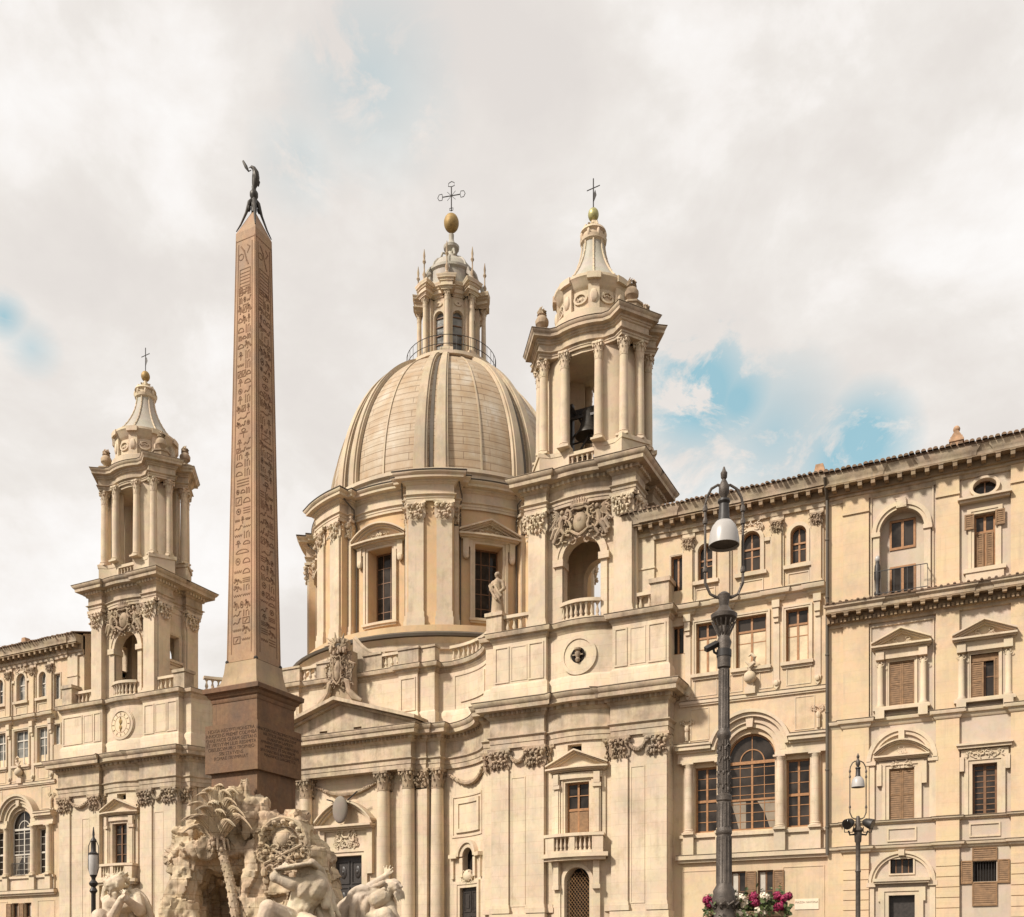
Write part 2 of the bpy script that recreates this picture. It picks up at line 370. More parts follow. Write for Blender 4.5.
    def tube(m, pts, rad, n=8):
        pts = [Vector(p) for p in pts]; k = len(pts); rr = rad if isinstance(rad, (list, tuple)) else [rad] * k
        vs = []; fs = []; up = Vector((0.13, 0.21, 1)).normalized()
        for i, p in enumerate(pts):
            t = (pts[min(i + 1, k - 1)] - pts[max(i - 1, 0)]).normalized()
            u = t.cross(up)
            if u.length < 0.05: u = t.cross(Vector((1, 0.2, 0)))
            u.normalize(); w = t.cross(u)
            for j in range(n):
                a = 2 * math.pi * j / n; vs.append(tuple(p + (u * math.cos(a) + w * math.sin(a)) * rr[i]))
        for i in range(k - 1):
            for j in range(n):
                b = (j + 1) % n; fs.append((i * n + j, i * n + b, i * n + n + b, i * n + n + j))
        fs += [tuple(range(n))[::-1], tuple((k - 1) * n + j for j in range(n))]
        m.add(vs, fs); return m
    def ell(m, c, r, n=10, mtx=None):
        vs = []; fs = []; h = max(4, n * 2 // 3)
        for i in range(1, h):
            t = math.pi * i / h
            for j in range(n):
                a = 2 * math.pi * j / n; vs.append((math.sin(t) * math.cos(a) * r[0], math.sin(t) * math.sin(a) * r[1], math.cos(t) * r[2]))
        vs += [(0, 0, r[2]), (0, 0, -r[2])]; T = len(vs) - 2
        for i in range(h - 2):
            for j in range(n):
                b = (j + 1) % n; fs.append((i * n + j, i * n + n + j, i * n + n + b, i * n + b))
        for j in range(n):
            b = (j + 1) % n; fs.append((T, j, b)); fs.append((T + 1, (h - 2) * n + b, (h - 2) * n + j))
        if mtx is not None: vs = [tuple(mtx @ Vector(p)) for p in vs]
        m.add([(p[0] + c[0], p[1] + c[1], p[2] + c[2]) for p in vs], fs); return m
    def fell(m, s, d, z, r, n=10):
        """ellipsoid placed in the frame, radii (along, out, up)"""
        k = len(m.v); m.ell((s, d, z), r, n); m.v[k:] = [m.fr.pt(*p) for p in m.v[k:]]; return m
    def ftube(m, pts, rad, n=6): return m.tube([m.fr.pt(*p) for p in pts], rad, n)
    def mesh(m, name, smooth=35):
        me = bpy.data.meshes.new(name); fs = m.f
        if m.fr.mirror is not None: fs = [f[::-1] for f in fs]
        me.from_pydata(m.v, [], fs); me.update()
        if smooth:
            me.shade_smooth(); me.set_sharp_from_angle(angle=R_(smooth))
        return me
WM = {}
def link(name, me, mat, parent=None, loc=(0, 0, 0), rz=0.0, label=None, flip=False):
    o = bpy.data.objects.new(name, me); COL.objects.link(o)
    mw = Matrix.Translation(loc) @ Matrix.Rotation(rz, 4, "Z")
    if flip: mw = mw @ Matrix.Diagonal((-1, 1, 1, 1))
    WM[o.name] = mw
    if parent is not None:
        o.parent = parent; o.matrix_parent_inverse = WM[parent.name].inverted()
    o.matrix_basis = mw
    if me is not None and mat is not None and not me.materials: me.materials.append(mat)
    if label: o["label"] = label
    return o
def part(mb, name, mat, parent, label=None, smooth=35): return link(name, mb.mesh(name, smooth), mat, parent, label=label)
def thing(name, loc, label, cat, group=None):
    o = link(name, None, None, None, loc); tag(o, label, cat, group); return o
def tag(o, label, cat, group=None):
    o["label"] = label; o["category"] = cat
    if group: o["group"] = group
def structure(o): o["kind"] = "structure"; return o
# ---------------------------------------------------------------- architectural elements
def leaf(mb, o, out, h, w, curl):
    ox, oy, oz = o; c, s = out; tx, ty = -s, c
    prof = [(0.0, 0.0, 0.8), (0.06, 0.3, 1.0), (0.12, 0.62, 1.0), (0.38, 0.92, 0.8), (0.75, 0.98, 0.55), (0.95, 0.82, 0.2)]
    vs = []; fs = []
    for a, z, ww in prof:
        for k in (-1, 0, 1):
            e = a * curl + (0.10 * w if k == 0 else 0) ; b = k * w * ww * 0.5
            vs.append((ox + c * e + tx * b, oy + s * e + ty * b, oz + z * h))
    for i in range(5):
        for k in (0, 1): a = i * 3 + k; fs.append((a, a + 1, a + 4, a + 3))
    mb.add(vs, fs)
def cap_round(r, h):
    m = MB(); m.lathe(0, 0, [(r * 0.92, -0.06 * h), (r * 1.06, -0.05 * h), (r * 1.06, 0), (r * 0.9, 0.02 * h), (r * 0.9, 0.5 * h), (r * 1.05, 0.75 * h), (r * 1.28, 0.87 * h)], 16)
    for k in range(8):
        a = math.pi * k / 4; m_ = (math.cos(a), math.sin(a)); leaf(m, (m_[0] * r * 0.93, m_[1] * r * 0.93, 0.02 * h), m_, 0.42 * h, r * 0.72, r * 0.42)
        a += math.pi / 8; m_ = (math.cos(a), math.sin(a)); leaf(m, (m_[0] * r * 0.95, m_[1] * r * 0.95, 0.15 * h), m_, 0.60 * h, r * 0.66, r * 0.55)
    poly = []
    for k in range(4):
        a = math.pi / 4 + k * math.pi / 2
        for da, rr in ((-0.12, 1.72), (0.12, 1.72), (0.42, 1.36), (0.785, 1.22), (1.15, 1.36)): poly.append((math.cos(a + da) * r * rr, -math.sin(a + da) * r * rr))
    m.slab(poly, 0.87 * h, h)
    for k in range(4):
        a = math.pi / 4 + k * math.pi / 2
        m.ell((math.cos(a) * r * 1.45, math.sin(a) * r * 1.45, 0.76 * h), (r * 0.24, r * 0.24, 0.13 * h), 8)
        a += math.pi / 4; m.ell((math.cos(a) * r * 1.24, math.sin(a) * r * 1.24, 0.9 * h), (r * 0.2, r * 0.2, 0.11 * h), 8)
        for da in (-0.35, 0.35): m.ell((math.cos(a + da) * r * 1.2, math.sin(a + da) * r * 1.2, 0.74 * h), (r * 0.16, r * 0.16, 0.11 * h), 6)
    return m.mesh("capital", 40)
def cap_flat(w, h, p):
    """pilaster capital, width w, projecting p; its face looks along -y"""
    m = MB(); m.box(-w / 2, w / 2, -p, p * 0.5, -0.05 * h, 0.86 * h)
    m.box(-w / 2 - 0.04, w / 2 + 0.04, -p, p * 0.5 + 0.05, -0.07 * h, 0)
    n = 3
    for i in range(n):
        x = (-0.5 + (i + 0.5) / n) * w; leaf(m, (x, -p * 0.6, 0.0), (0, -1), 0.46 * h, w / n * 1.35, 0.2 * h); m.ell((x, -p - 0.1 * h, 0.4 * h), (w / n * .36, 0.07 * h, 0.07 * h), 7)
    for i in range(n + 1):
        x = (-0.5 + i / n) * w * 0.98; leaf(m, (x, -p * 0.6, 0.13 * h), (0, -1), 0.6 * h, w / n * 1.05, 0.24 * h); m.ell((x, -p - 0.15 * h, 0.66 * h), (w / n * .32, 0.08 * h, 0.07 * h), 7); m.ell((x + .3 * w / n, -p - .04 * h, .82 * h), (w / n * .22, .06 * h, .05 * h), 6)
    for sgn in (-1, 1):
        for z, hh in ((0.0, 0.44), (0.13, 0.6)): leaf(m, (sgn * w / 2, 0.0, z * h), (sgn, 0), hh * h, p * 1.3, 0.25 * h)
        m.ell((sgn * w * 0.5, -p - 0.06 * h, 0.77 * h), (0.17 * w, 0.15 * h, 0.13 * h), 10); m.ell((sgn * w * 0.5, -p - 0.18 * h, 0.77 * h), (0.08 * w, 0.07 * h, 0.07 * h), 7)
        m.ell((sgn * w * 0.2, -p * 0.75, 0.74 * h), (0.08 * w, 0.1 * h, 0.11 * h), 6)
    m.ell((0, -p * 0.8, 0.9 * h), (0.11 * w, 0.1 * h, 0.1 * h), 8)
    gq = random.Random(int(w * 1000))
    for i in range(34):
        k = gq.uniform(.04, .09); m.ell((gq.uniform(-.5, .5) * w, -p - gq.uniform(.02, .2) * h, gq.uniform(.05, .82) * h), (k * w, k * h, k * h * gq.uniform(.6, 1.3)), 6)
    a = w * 0.5 + 0.16 * h
    m.slab([(-a, p * 0.5 + 0.2 * h), (-a * 0.5, p * 0.5 + 0.1 * h), (a * 0.5, p * 0.5 + 0.1 * h), (a, p * 0.5 + 0.2 * h), (a, -p), (-a, -p)], 0.87 * h, h)
    return m.mesh("capital", 40)
def col_mesh(r, h):
    """shaft with attic base, foot at z = 0, total h"""
    m = MB(); m.box(-r * 1.38, r * 1.38, -r * 1.38, r * 1.38, 0, r * 0.45)
    m.lathe(0, 0, [(r * 1.36, r * 0.45), (r * 1.4, r * 0.6), (r * 1.34, r * 0.74), (r * 1.16, r * 0.8), (r * 1.14, r * 0.92), (r * 1.24, r * 1.0), (r * 1.2, r * 1.12), (r * 1.02, r * 1.2), (r, h * 0.35), (r * 0.96, h * 0.6), (r * 0.88, h - 0.02), (r * 0.88, h)], 20)
    return m.mesh("column", 35)
def pil_mesh(w, h, p, base=0.5, d1=None):
    m = MB(); q = p if d1 is None else d1
    m.box(-w / 2, w / 2, -p, q, base, h); m.box(-w / 2 - 0.1, w / 2 + 0.1, -p, q + 0.1, 0, base * 0.6); m.box(-w / 2 - 0.05, w / 2 + 0.05, -p, q + 0.05, base * 0.6, base)
    return m.mesh("pilaster", 35)
CACHE = {}
def cached(fn, *a):
    k = (fn.__name__,) + tuple(round(x, 3) for x in a)
    if k not in CACHE: CACHE[k] = fn(*a)
    return CACHE[k]
def put(fr, s, d, z): return fr.pt(s, d, z), (fr.rot(s) if fr.mirror is None else -fr.rot(s))
def column(parent, fr, s, d, z, r, h, ch, mat=None, capmat=None):
    """round column with corinthian capital; h includes the capital"""
    p, rz = put(fr, s, d, z)
    c = link("column", cached(col_mesh, r, h - ch), mat or TRAV, parent, p, rz)
    if ch > 0: link("capital", cached(cap_round, r * 0.9, ch), capmat or ORN, c, (p[0], p[1], p[2] + h - ch), rz)
    return c
def sub_column(parent, fr, s, d, z, r, h, ch, mat=None):
    """column and capital as one sub-part mesh"""
    k = ("subcol", round(r, 3), round(h, 3), round(ch, 3))
    if k not in CACHE:
        a = cached(col_mesh, r, h - ch); b = cached(cap_round, r * 0.9, ch); m = MB()
        for me, dz in ((a, 0), (b, h - ch)): m.add([(v.co.x, v.co.y, v.co.z + dz) for v in me.vertices], [tuple(p.vertices) for p in me.polygons])
        CACHE[k] = m.mesh("column", 40)
    p, rz = put(fr, s, d, z); return link("column", CACHE[k], mat or TRAV, parent, p, rz)
def sub_pil(parent, fr, s, d, z, w, h, ch, p, rz0=0.0, mat=None, base=0.5, cp=None):
    k = ("subpil",) + tuple(round(x, 3) for x in (w, h, ch, p, base))
    if k not in CACHE:
        a = cached(pil_mesh, w, h - ch, p, base); b = cached(cap_flat, w * 0.96, ch, p); m = MB()
        for me, dz in ((a, 0), (b, h - ch)): m.add([(v.co.x, v.co.y, v.co.z + dz) for v in me.vertices], [tuple(q.vertices) for q in me.polygons])
        CACHE[k] = m.mesh("pilaster", 40)
    P, rz = put(fr, s, d, z); return link("pilaster", CACHE[k], mat or TRIM, parent, P, rz + rz0)
def pilaster(parent, fr, s, d, z, w, h, ch, p, mat=None, base=0.5):
    P, rz = put(fr, s, d, z)
    o = link("pilaster", cached(pil_mesh, w, h - ch, p, base), mat or TRAV, parent, P, rz)
    if ch > 0: link("capital", cached(cap_flat, w * 0.96, ch, p), ORN, o, (P[0], P[1], P[2] + h - ch), rz)
    return o
def entab_prof(z0, z1, over, back=0.5, fr=0.34, ar=0.27):
    """architrave, frieze, cornice profile (out, z)"""
    h = z1 - z0; za = z0 + h * ar; zf = z0 + h * (1 - fr); hc = z1 - zf
    return [(-back, z0), (0, z0), (0, z0 + h * ar * 0.4), (0.04, z0 + h * ar * 0.42), (0.04, za - h * 0.06), (0.16, za - h * 0.02), (0.16, za), (0.02, za + 0.01), (0.02, zf),
            (0.10, zf + hc * 0.06), (0.22 * over, zf + hc * 0.2), (0.32 * over, zf + hc * 0.22), (0.34 * over, zf + hc * 0.40), (0.78 * over, zf + hc * 0.46), (0.80 * over, zf + hc * 0.70), (0.88 * over, zf + hc * 0.76), (1.0 * over, zf + hc * 0.94), (1.0 * over, z1), (-back, z1 + 0.05)]
def corn_prof(z0, z1, over, back=0.3):
    h = z1 - z0
    return [(-back, z0), (0.02, z0), (0.08, z0 + h * 0.2), (0.35 * over, z0 + h * 0.28), (0.40 * over, z0 + h * 0.5), (0.85 * over, z0 + h * 0.58), (over, z0 + h * 0.9), (over, z1), (-back, z1 + 0.02)]
def dentils(mb, path, z0, z1, w, out, gap=2.0, closed=False):
    n = len(path)
    for i in range(n if closed else n - 1):
        a, b = path[i], path[(i + 1) % n]; L = math.hypot(b[0] - a[0], b[1] - a[1])
        k = int(L / (w * gap));
        if k < 1: continue
        tx, ty = (b[0] - a[0]) / L, (b[1] - a[1]) / L; nx, ny = -ty, tx
        for j in range(k):
            t = (j + 0.5) * L / k; cx, cy = a[0] + tx * t, a[1] + ty * t
            q = [(cx - tx * w / 2 - nx * .05, cy - ty * w / 2 - ny * .05), (cx + tx * w / 2 - nx * .05, cy + ty * w / 2 - ny * .05), (cx + tx * w / 2 + nx * out, cy + ty * w / 2 + ny * out), (cx - tx * w / 2 + nx * out, cy - ty * w / 2 + ny * out)]
            mb.slab(q, z0, z1)
def baluster(mb, x, y, z0, h, r):
    mb.lathe(x, y, [(r, z0), (r, z0 + .1 * h), (r * .55, z0 + .16 * h), (r * 1.05, z0 + .36 * h), (r * .45, z0 + .68 * h), (r * .62, z0 + .84 * h), (r, z0 + .9 * h), (r, z0 + h)], 8)
def balustrade(mb, s0, s1, d, z0, h=1.1, step=0.42, w=0.17, piers=True):
    mb.box(s0, s1, d - w, d + w, z0, z0 + h * 0.16); mb.box(s0, s1, d - w * 1.25, d + w * 1.25, z0 + h * 0.84, z0 + h)
    n = max(2, round((s1 - s0) / step))
    for i in range(n):
        s = s0 + (s1 - s0) * (i + 0.5) / n; x, y, _ = mb.fr.pt(s, d, 0); baluster(mb, x, y, z0 + h * 0.16, h * 0.68, w * 0.72)
def pediment(mb, cs, z0, hw, rise, d0, d1, th=0.3, seg=False, tymp=True, ret=0.0):
    """triangular or segmental pediment standing on its cornice at z0"""
    n = 16 if seg else 2
    def top(t): return z0 + (rise * math.sqrt(max(0, 1 - t * t)) if False else (rise * (1 - t * t)) if seg else rise * (1 - abs(t)))
    ts = [-1 + 2 * i / n for i in range(n + 1)]
    lay = [(d1, 0.0, th * 0.42, 1.0), (d1 - (d1 - d0) * 0.28, th * 0.42, th * 0.72, 0.97), (d1 - (d1 - d0) * 0.55, th * 0.72, th * 1.15, 0.94)]
    for d, a, b, k in lay:
        for t0, t1 in zip(ts, ts[1:]):
            mb.prism([(cs + t0 * hw * k, top(t0) - a + th), (cs + t1 * hw * k, top(t1) - a + th), (cs + t1 * hw * k, top(t1) - b + th), (cs + t0 * hw * k, top(t0) - b + th)][::-1], d0, d)
    if tymp: mb.prism([(cs + t * hw * 0.95, top(t) + 0.02) for t in ts], d0 - 0.05, d0 + (d1 - d0) * 0.12)
    mb.box(cs - hw, cs + hw, d0, d1, z0 - th * 0.45, z0); mb.box(cs - hw * 0.97, cs + hw * 0.97, d0, d0 + (d1 - d0) * 0.72, z0 - th * 0.8, z0 - th * 0.45); mb.box(cs - hw * 0.93, cs + hw * 0.93, d0, d0 + (d1 - d0) * 0.4, z0 - th * 1.15, z0 - th * 0.8)
def frame_bars(mb, s0, s1, z0, z1, d, fw=0.08, nv=1, nh=2, mw=0.05, transom=None, arch=False):
    """window joinery: outer frame, mullions and glazing bars, 6 cm deep, face at d"""
    a, b = d - 0.07, d
    mb.box(s0, s0 + fw, a, b, z0, z1); mb.box(s1 - fw, s1, a, b, z0, z1); mb.box(s0 + fw, s1 - fw, a, b, z0, z0 + fw * 1.2)
    if not arch: mb.box(s0 + fw, s1 - fw, a, b, z1 - fw, z1)
    e = a + 0.015
    for i in range(1, nv + 1):
        s = s0 + (s1 - s0) * i / (nv + 1); w = fw * 0.62 if (i * 2 == nv + 1) else mw * 0.5; mb.box(s - w, s + w, a, b - (0.004 if w > mw else 0.02), z0 + fw, z1 - (0 if arch else fw))
    for i in range(1, nh + 1):
        z = z0 + (z1 - z0) * i / (nh + 1); mb.box(s0 + fw, s1 - fw, e, b - 0.025, z - mw * 0.5, z + mw * 0.5)
    if transom: mb.box(s0 + fw, s1 - fw, a, b + 0.012, transom - fw * 0.6, transom + fw * 0.6)
def window(parent, fr, s, z0, z1, w, d, mat=None, gl=None, nv=1, nh=2, fw=0.08, transom=None, arch=False, label=None, mw=0.05, lower=None):
    """window part (joinery) with its pane as sub-part"""
    mb = MB(fr); frame_bars(mb, s - w / 2, s + w / 2, z0, z1, d, fw, nv, nh, mw, transom, arch)
    if arch:
        mb.ring(s, z1, w / 2 - fw, w / 2, d - 0.07, d, n=16)
        mb.box(s - mw * 0.6, s + mw * 0.6, d - 0.055, d - 0.01, z1, z1 + w / 2 - fw * 0.5)
    o = part(mb, "window", mat or WOOD, parent, label=label)
    g = MB(fr); k = d - 0.05
    g.addf([(s - w / 2, k, z0), (s + w / 2, k, z0), (s + w / 2, k, z1), (s - w / 2, k, z1)], [(0, 1, 2, 3)])
    if arch: g.disc(s, z1, w / 2, w / 2, k, 16, 0, 180)
    part(g, "pane", gl or GLASS, o, smooth=0)
    if lower:
        q = MB(fr); zz = lower; q.box(s - w / 2 + fw, s + w / 2 - fw, k + 0.002, k + 0.012, z0 + fw, zz); part(q, "lower_pane", PAPER, o)
    return o
def shutter(parent, fr, s0, s1, z0, z1, d, mat=None, n=None, label=None):
    mb = MB(fr); f = 0.07; a, b = d, d + 0.06
    mb.box(s0, s0 + f, a, b, z0, z1); mb.box(s1 - f, s1, a, b, z0, z1); mb.box(s0 + f, s1 - f, a, b, z0, z0 + f); mb.box(s0 + f, s1 - f, a, b, z1 - f, z1)
    if z1 - z0 > 1.2: zm = (z0 + z1) / 2; mb.box(s0 + f, s1 - f, a, b - 0.003, zm - f / 2, zm + f / 2)
    n = n or max(4, int((z1 - z0) / 0.11))
    for i in range(n):
        z = z0 + f + (z1 - z0 - 2 * f) * (i + 0.5) / n; h = (z1 - z0 - 2 * f) / n
        mb.addf([(s0 + f, a + 0.012, z + h * .62), (s1 - f, a + 0.012, z + h * .62), (s1 - f, b - 0.008, z - h * .5), (s0 + f, b - 0.008, z - h * .5)], [(0, 1, 2, 3)])
    return part(mb, "shutter", mat or SHUT, parent, label=label)
def surround(mb, s, z0, z1, w, d, fw=0.28, p=0.12, sill=True, ears=0.0):
    """moulded architrave in two fasciae round an opening"""
    a, b = s - w / 2, s + w / 2
    for k, (e0, e1, q) in enumerate(((0.0, fw * 0.5, p * 0.6), (fw * 0.5, fw, p))):
        mb.box(a - e1, a - e0, d, d + q, z0, z1 + e0); mb.box(b + e0, b + e1, d, d + q, z0, z1 + e0); mb.box(a - e1, b + e1, d, d + q, z1 + e0, z1 + e1)
    if ears:
        mb.box(a - fw - ears, a - fw, d, d + p, z1 - 0.3, z1 + fw); mb.box(b + fw, b + fw + ears, d, d + p, z1 - 0.3, z1 + fw)
    if sill: mb.box(a - fw - 0.06, b + fw + 0.06, d, d + p + 0.12, z0 - 0.18, z0); mb.box(a - fw, b + fw, d, d + p, z0 - 0.32, z0 - 0.18)
def pframe(mb, s0, s1, z0, z1, d, w=0.07, p=0.04):
    """thin raised frame of a wall panel"""
    mb.box(s0, s0 + w, d, d + p, z0, z1); mb.box(s1 - w, s1, d, d + p, z0, z1); mb.box(s0 + w, s1 - w, d, d + p, z0, z0 + w); mb.box(s0 + w, s1 - w, d, d + p, z1 - w, z1)
def garland(mb, s0, s1, d, z, sag, r=0.13):
    n = 18; pts = []; rr = []
    for i in range(n + 1):
        t = i / n; pts.append((s0 + (s1 - s0) * t, d + 0.06 * math.sin(t * math.pi), z - sag * (1 - (2 * t - 1) ** 2))); rr.append(r * (0.55 + 0.6 * math.sin(t * math.pi)) * (0.8 + 0.3 * (i % 2)))
    mb.ftube(pts, rr, 7)
    for i in range(n * 2):
        t = (i + .5) / (n * 2); k = r * 0.5
        mb.fell(s0 + (s1 - s0) * t, d + 0.1 + 0.04 * rnd.random(), z - sag * (1 - (2 * t - 1) ** 2) + rnd.uniform(-.08, .08), (k, k * .8, k), 5)
def urn(mb, x, y, z, h, flame=True):
    r = h * 0.26
    mb.lathe(x, y, [(r * .8, z), (r * .8, z + .08 * h), (r * .35, z + .14 * h), (r * .45, z + .2 * h), (r * .95, z + .34 * h), (r * 1.0, z + .48 * h), (r * .7, z + .62 * h), (r * .5, z + .66 * h), (r * .72, z + .7 * h), (r * .3, z + .74 * h)], 12)
    for k in range(7):
        a = k * 0.9; q = 0.35 * r
        mb.tube([(x + math.cos(a) * q, y + math.sin(a) * q, z + .68 * h), (x + math.cos(a) * q * 1.5, y + math.sin(a) * q * 1.5, z + .82 * h), (x + math.cos(a + .8) * q * .9, y + math.sin(a + .8) * q * .9, z + (.92 + .1 * rnd.random()) * h)], [r * .3, r * .24, r * .05], 5)
def tiles(mb, s0, s1, d, z, rise, run, step=0.26, r=0.10):
    """tile roof: sheet, rounded cover tiles at the eaves running up the slope"""
    mb.addf([(s0, d, z), (s1, d, z), (s1, d - run, z + rise), (s0, d - run, z + rise), (s0, d, z - 0.06), (s1, d, z - 0.06)], [(0, 1, 2, 3), (4, 5, 1, 0)])
    n = int((s1 - s0) / step)
    for i in range(n):
        s = s0 + (i + 0.5) * (s1 - s0) / n + rnd.uniform(-.02, .02); j = rnd.uniform(-.03, .05); zz = rnd.uniform(-.02, .03); vs = []
        for t in (-j / run - .02, 1.0):
            for k in range(6):
                a = math.pi * k / 5; vs.append((s + r * math.cos(a), d - run * t, z + rise * t + r * math.sin(a) + zz))
        fs = [(k, k + 1, k + 7, k + 6) for k in range(5)] + [tuple(range(6))]
        mb.addf(vs, fs)
def relief(mb, s, d, z, w, h, n=40, seed=1, r=0.16, dep=0.14):
    """scrolled carving: mirrored curls and buds filling a field"""
    g = random.Random(seed)
    for i in range(n // 2):
        a = g.uniform(.02, .5) * w; b = g.uniform(-.5, .5) * h; k = g.uniform(.5, 1.1) * r; ang = g.uniform(0, 6.28); turn = g.uniform(1.5, 4.5)
        for sg in (-1, 1):
            pts = []; rr = []
            for j in range(7):
                t = j / 6; q = k * 1.6 * (1 - .75 * t); u = ang + turn * t
                pts.append((s + sg * (a + q * math.cos(u)), d + dep * (.3 + .5 * t), z + b + q * math.sin(u))); rr.append(k * .34 * (1 - .5 * t))
            mb.ftube(pts, rr, 5)
def arms(mb, s, d, z, w, h, crown=True, seed=3, figures=True):
    g = random.Random(seed)
    mb.fell(s, d + .05, z - .02 * h, (w * .13, .3, h * .24), 14); mb.fell(s, d + .28, z + .02 * h, (w * .05, .1, h * .08), 9)
    for sg in (-1, 1):
        for P, r in (([(.0, .27), (.09, .3), (.15, .24), (.14, .12), (.18, .02), (.14, -.1), (.15, -.2), (.07, -.28), (0, -.33)], .026), ([(.15, .24), (.22, .27), (.24, .2), (.19, .17)], .022), ([(.15, -.2), (.22, -.2), (.23, -.28), (.17, -.3)], .022), ([(.18, .02), (.23, .06), (.23, -.02)], .018)):
            mb.ftube([(s + sg * a * w, d + .24, z + b * h) for a, b in P], r * w, 6)
        if figures:
            # supporter: leaning body, head, arm on the shield, bent leg, feathered wing
            for P, rr in (([(.31, .16), (.33, .03), (.32, -.1)], (.035, .05, .045)), ([(.32, -.1), (.27, -.24), (.33, -.38)], (.042, .035, .02)), ([(.34, -.1), (.4, -.22), (.45, -.4)], (.042, .035, .02)), ([(.31, .14), (.24, .1), (.18, .16)], (.026, .022, .016)), ([(.34, .14), (.4, .05), (.38, -.06)], (.026, .02, .015)), ([(.36, -.08), (.43, -.1), (.5, -.3)], (.03, .04, .02))):
                mb.ftube([(s + sg * a * w, d + .16, z + b * h) for a, b in P], [q * w for q in rr], 7)
            mb.fell(s + sg * .3 * w, d + .2, z + .25 * h, (.034 * w, .14, .06 * h), 9)
            for k in range(6):
                t = k / 5; mb.ftube([(s + sg * (.35) * w, d + .08, z + (.14 - .02 * k) * h), (s + sg * (.40 + .02 * t) * w, d + .12, z + (.30 - .18 * t) * h), (s + sg * (.47 + .03 * math.sin(t * 3)) * w, d + .06, z + (.36 - .42 * t) * h)], [.014 * w, .022 * w, .008 * w], 5)
    if crown:
        zc = z + h * .3
        mb.fell(s, d + .15, z + .31 * h, (w * .07, .2, h * .07), 10)
        mb.ftube([(s - w * .14, d + .1, zc + .06 * h), (s - w * .08, d + .3, zc + .04 * h), (s + w * .08, d + .3, zc + .04 * h), (s + w * .14, d + .1, zc + .06 * h)], .03 * w, 7)
        for k in range(9):
            t = (k - 4) / 4; mb.ftube([(s + t * w * .14, d + .28 - .14 * t * t, zc + .06 * h), (s + t * w * .19, d + .3 - .14 * t * t, zc + h * .22)], [.026 * w, .008 * w], 5)
    relief(mb, s, d, z - h * .05, w * .95, h * .8, 60, seed, .06 * w, .2)
    for i in range(50):
        a, b = g.uniform(-.46, .46), g.uniform(-.36, .3); mb.fell(s + a * w, d + .08, z + b * h, (g.uniform(.012, .03) * w, .1, g.uniform(.012, .03) * w), 6)
def flip_u(u, mirror): return -u if mirror else u
# ---------------------------------------------------------------- ground
XC = -41.05                                    # axis of the church
g = MB(); g.add([(-900, -600, 0), (900, -600, 0), (900, 1500, 0), (-900, 1500, 0)], [(0, 1, 2, 3)])
structure(part(g, "ground", PAVE, None))
for a, b in ((-120, 60),):
    k = MB(); k.box(a, b, -50.5, -48.6, 0.004, 0.14); structure(part(k, "pavement", PAVE, None))

# ---------------------------------------------------------------- the church
church = thing("church", (XC, 58, 0), "domed baroque church with two bell towers and a concave cream stone front", "church")
FH = Fr(54.0, ox=XC)
RW, CW = 5.18, (7.5, 1.48)                      # wing: radius and centre (u, d)
RM, CM = 5.36, -5.26                            # gently bowed bay under each tower
def arc(cu, cd, R, p0, p1, n=10): return [(cu + R * math.sin(R_(p0 + (p1 - p0) * i / n)), cd - R * math.cos(R_(p0 + (p1 - p0) * i / n))) for i in range(n + 1)]
def arcx(cu, cd, R, p0, p1, n=10): return [(cu + R * math.sin(R_(p0 + (p1 - p0) * i / n)), cd + R * math.cos(R_(p0 + (p1 - p0) * i / n))) for i in range(n + 1)]
def full(right, outer=1.05):
    left = [(-u - (outer if u > 22.5 else 0), d) for u, d in right[::-1] if u > 0]
    return left + [p for p in right if p[0] > 0]
ENT = [(0, -2.1), (5.7, -2.1), (5.7, -2.7), (6.5, -2.7), (6.5, -2.85), (7.5, -2.85), (7.5, -3.5)] + arc(*CW, RW - 0.15, 3, 58, 12) + [(12.05, -0.45), (12.82, -0.45), (12.82, 0.16), (16.4, 0.16), (16.4, -0.22)] + arcx(18.5, CM, RM + 0.12, -21, 21, 8) + [(20.6, -0.22), (20.6, 0.16), (24.0, 0.16), (24.0, -2.4)]
ATT = [(0, -3.2), (4.2, -3.2), (4.2, -2.95), (5.7, -2.95), (5.7, -3.15), (6.9, -3.15), (6.9, -3.72), (7.5, -3.75)] + arc(*CW, RW + 0.12, 3, 58, 12) + [(12.1, -0.62), (12.85, -0.62), (12.85, -0.14), (16.4, -0.14), (16.4, -0.5)] + arcx(18.5, CM, RM - 0.2, -21, 21, 8) + [(20.6, -0.5), (20.6, -0.14), (23.95, -0.14), (23.95, -2.4)]
wall = MB(FH)
wall.wall(-5.7, 5.7, 0, 14.95, -3.7, -3.0, [("rect", -1.25, 1.25, 0, 9.5)])
pods = MB(FH)
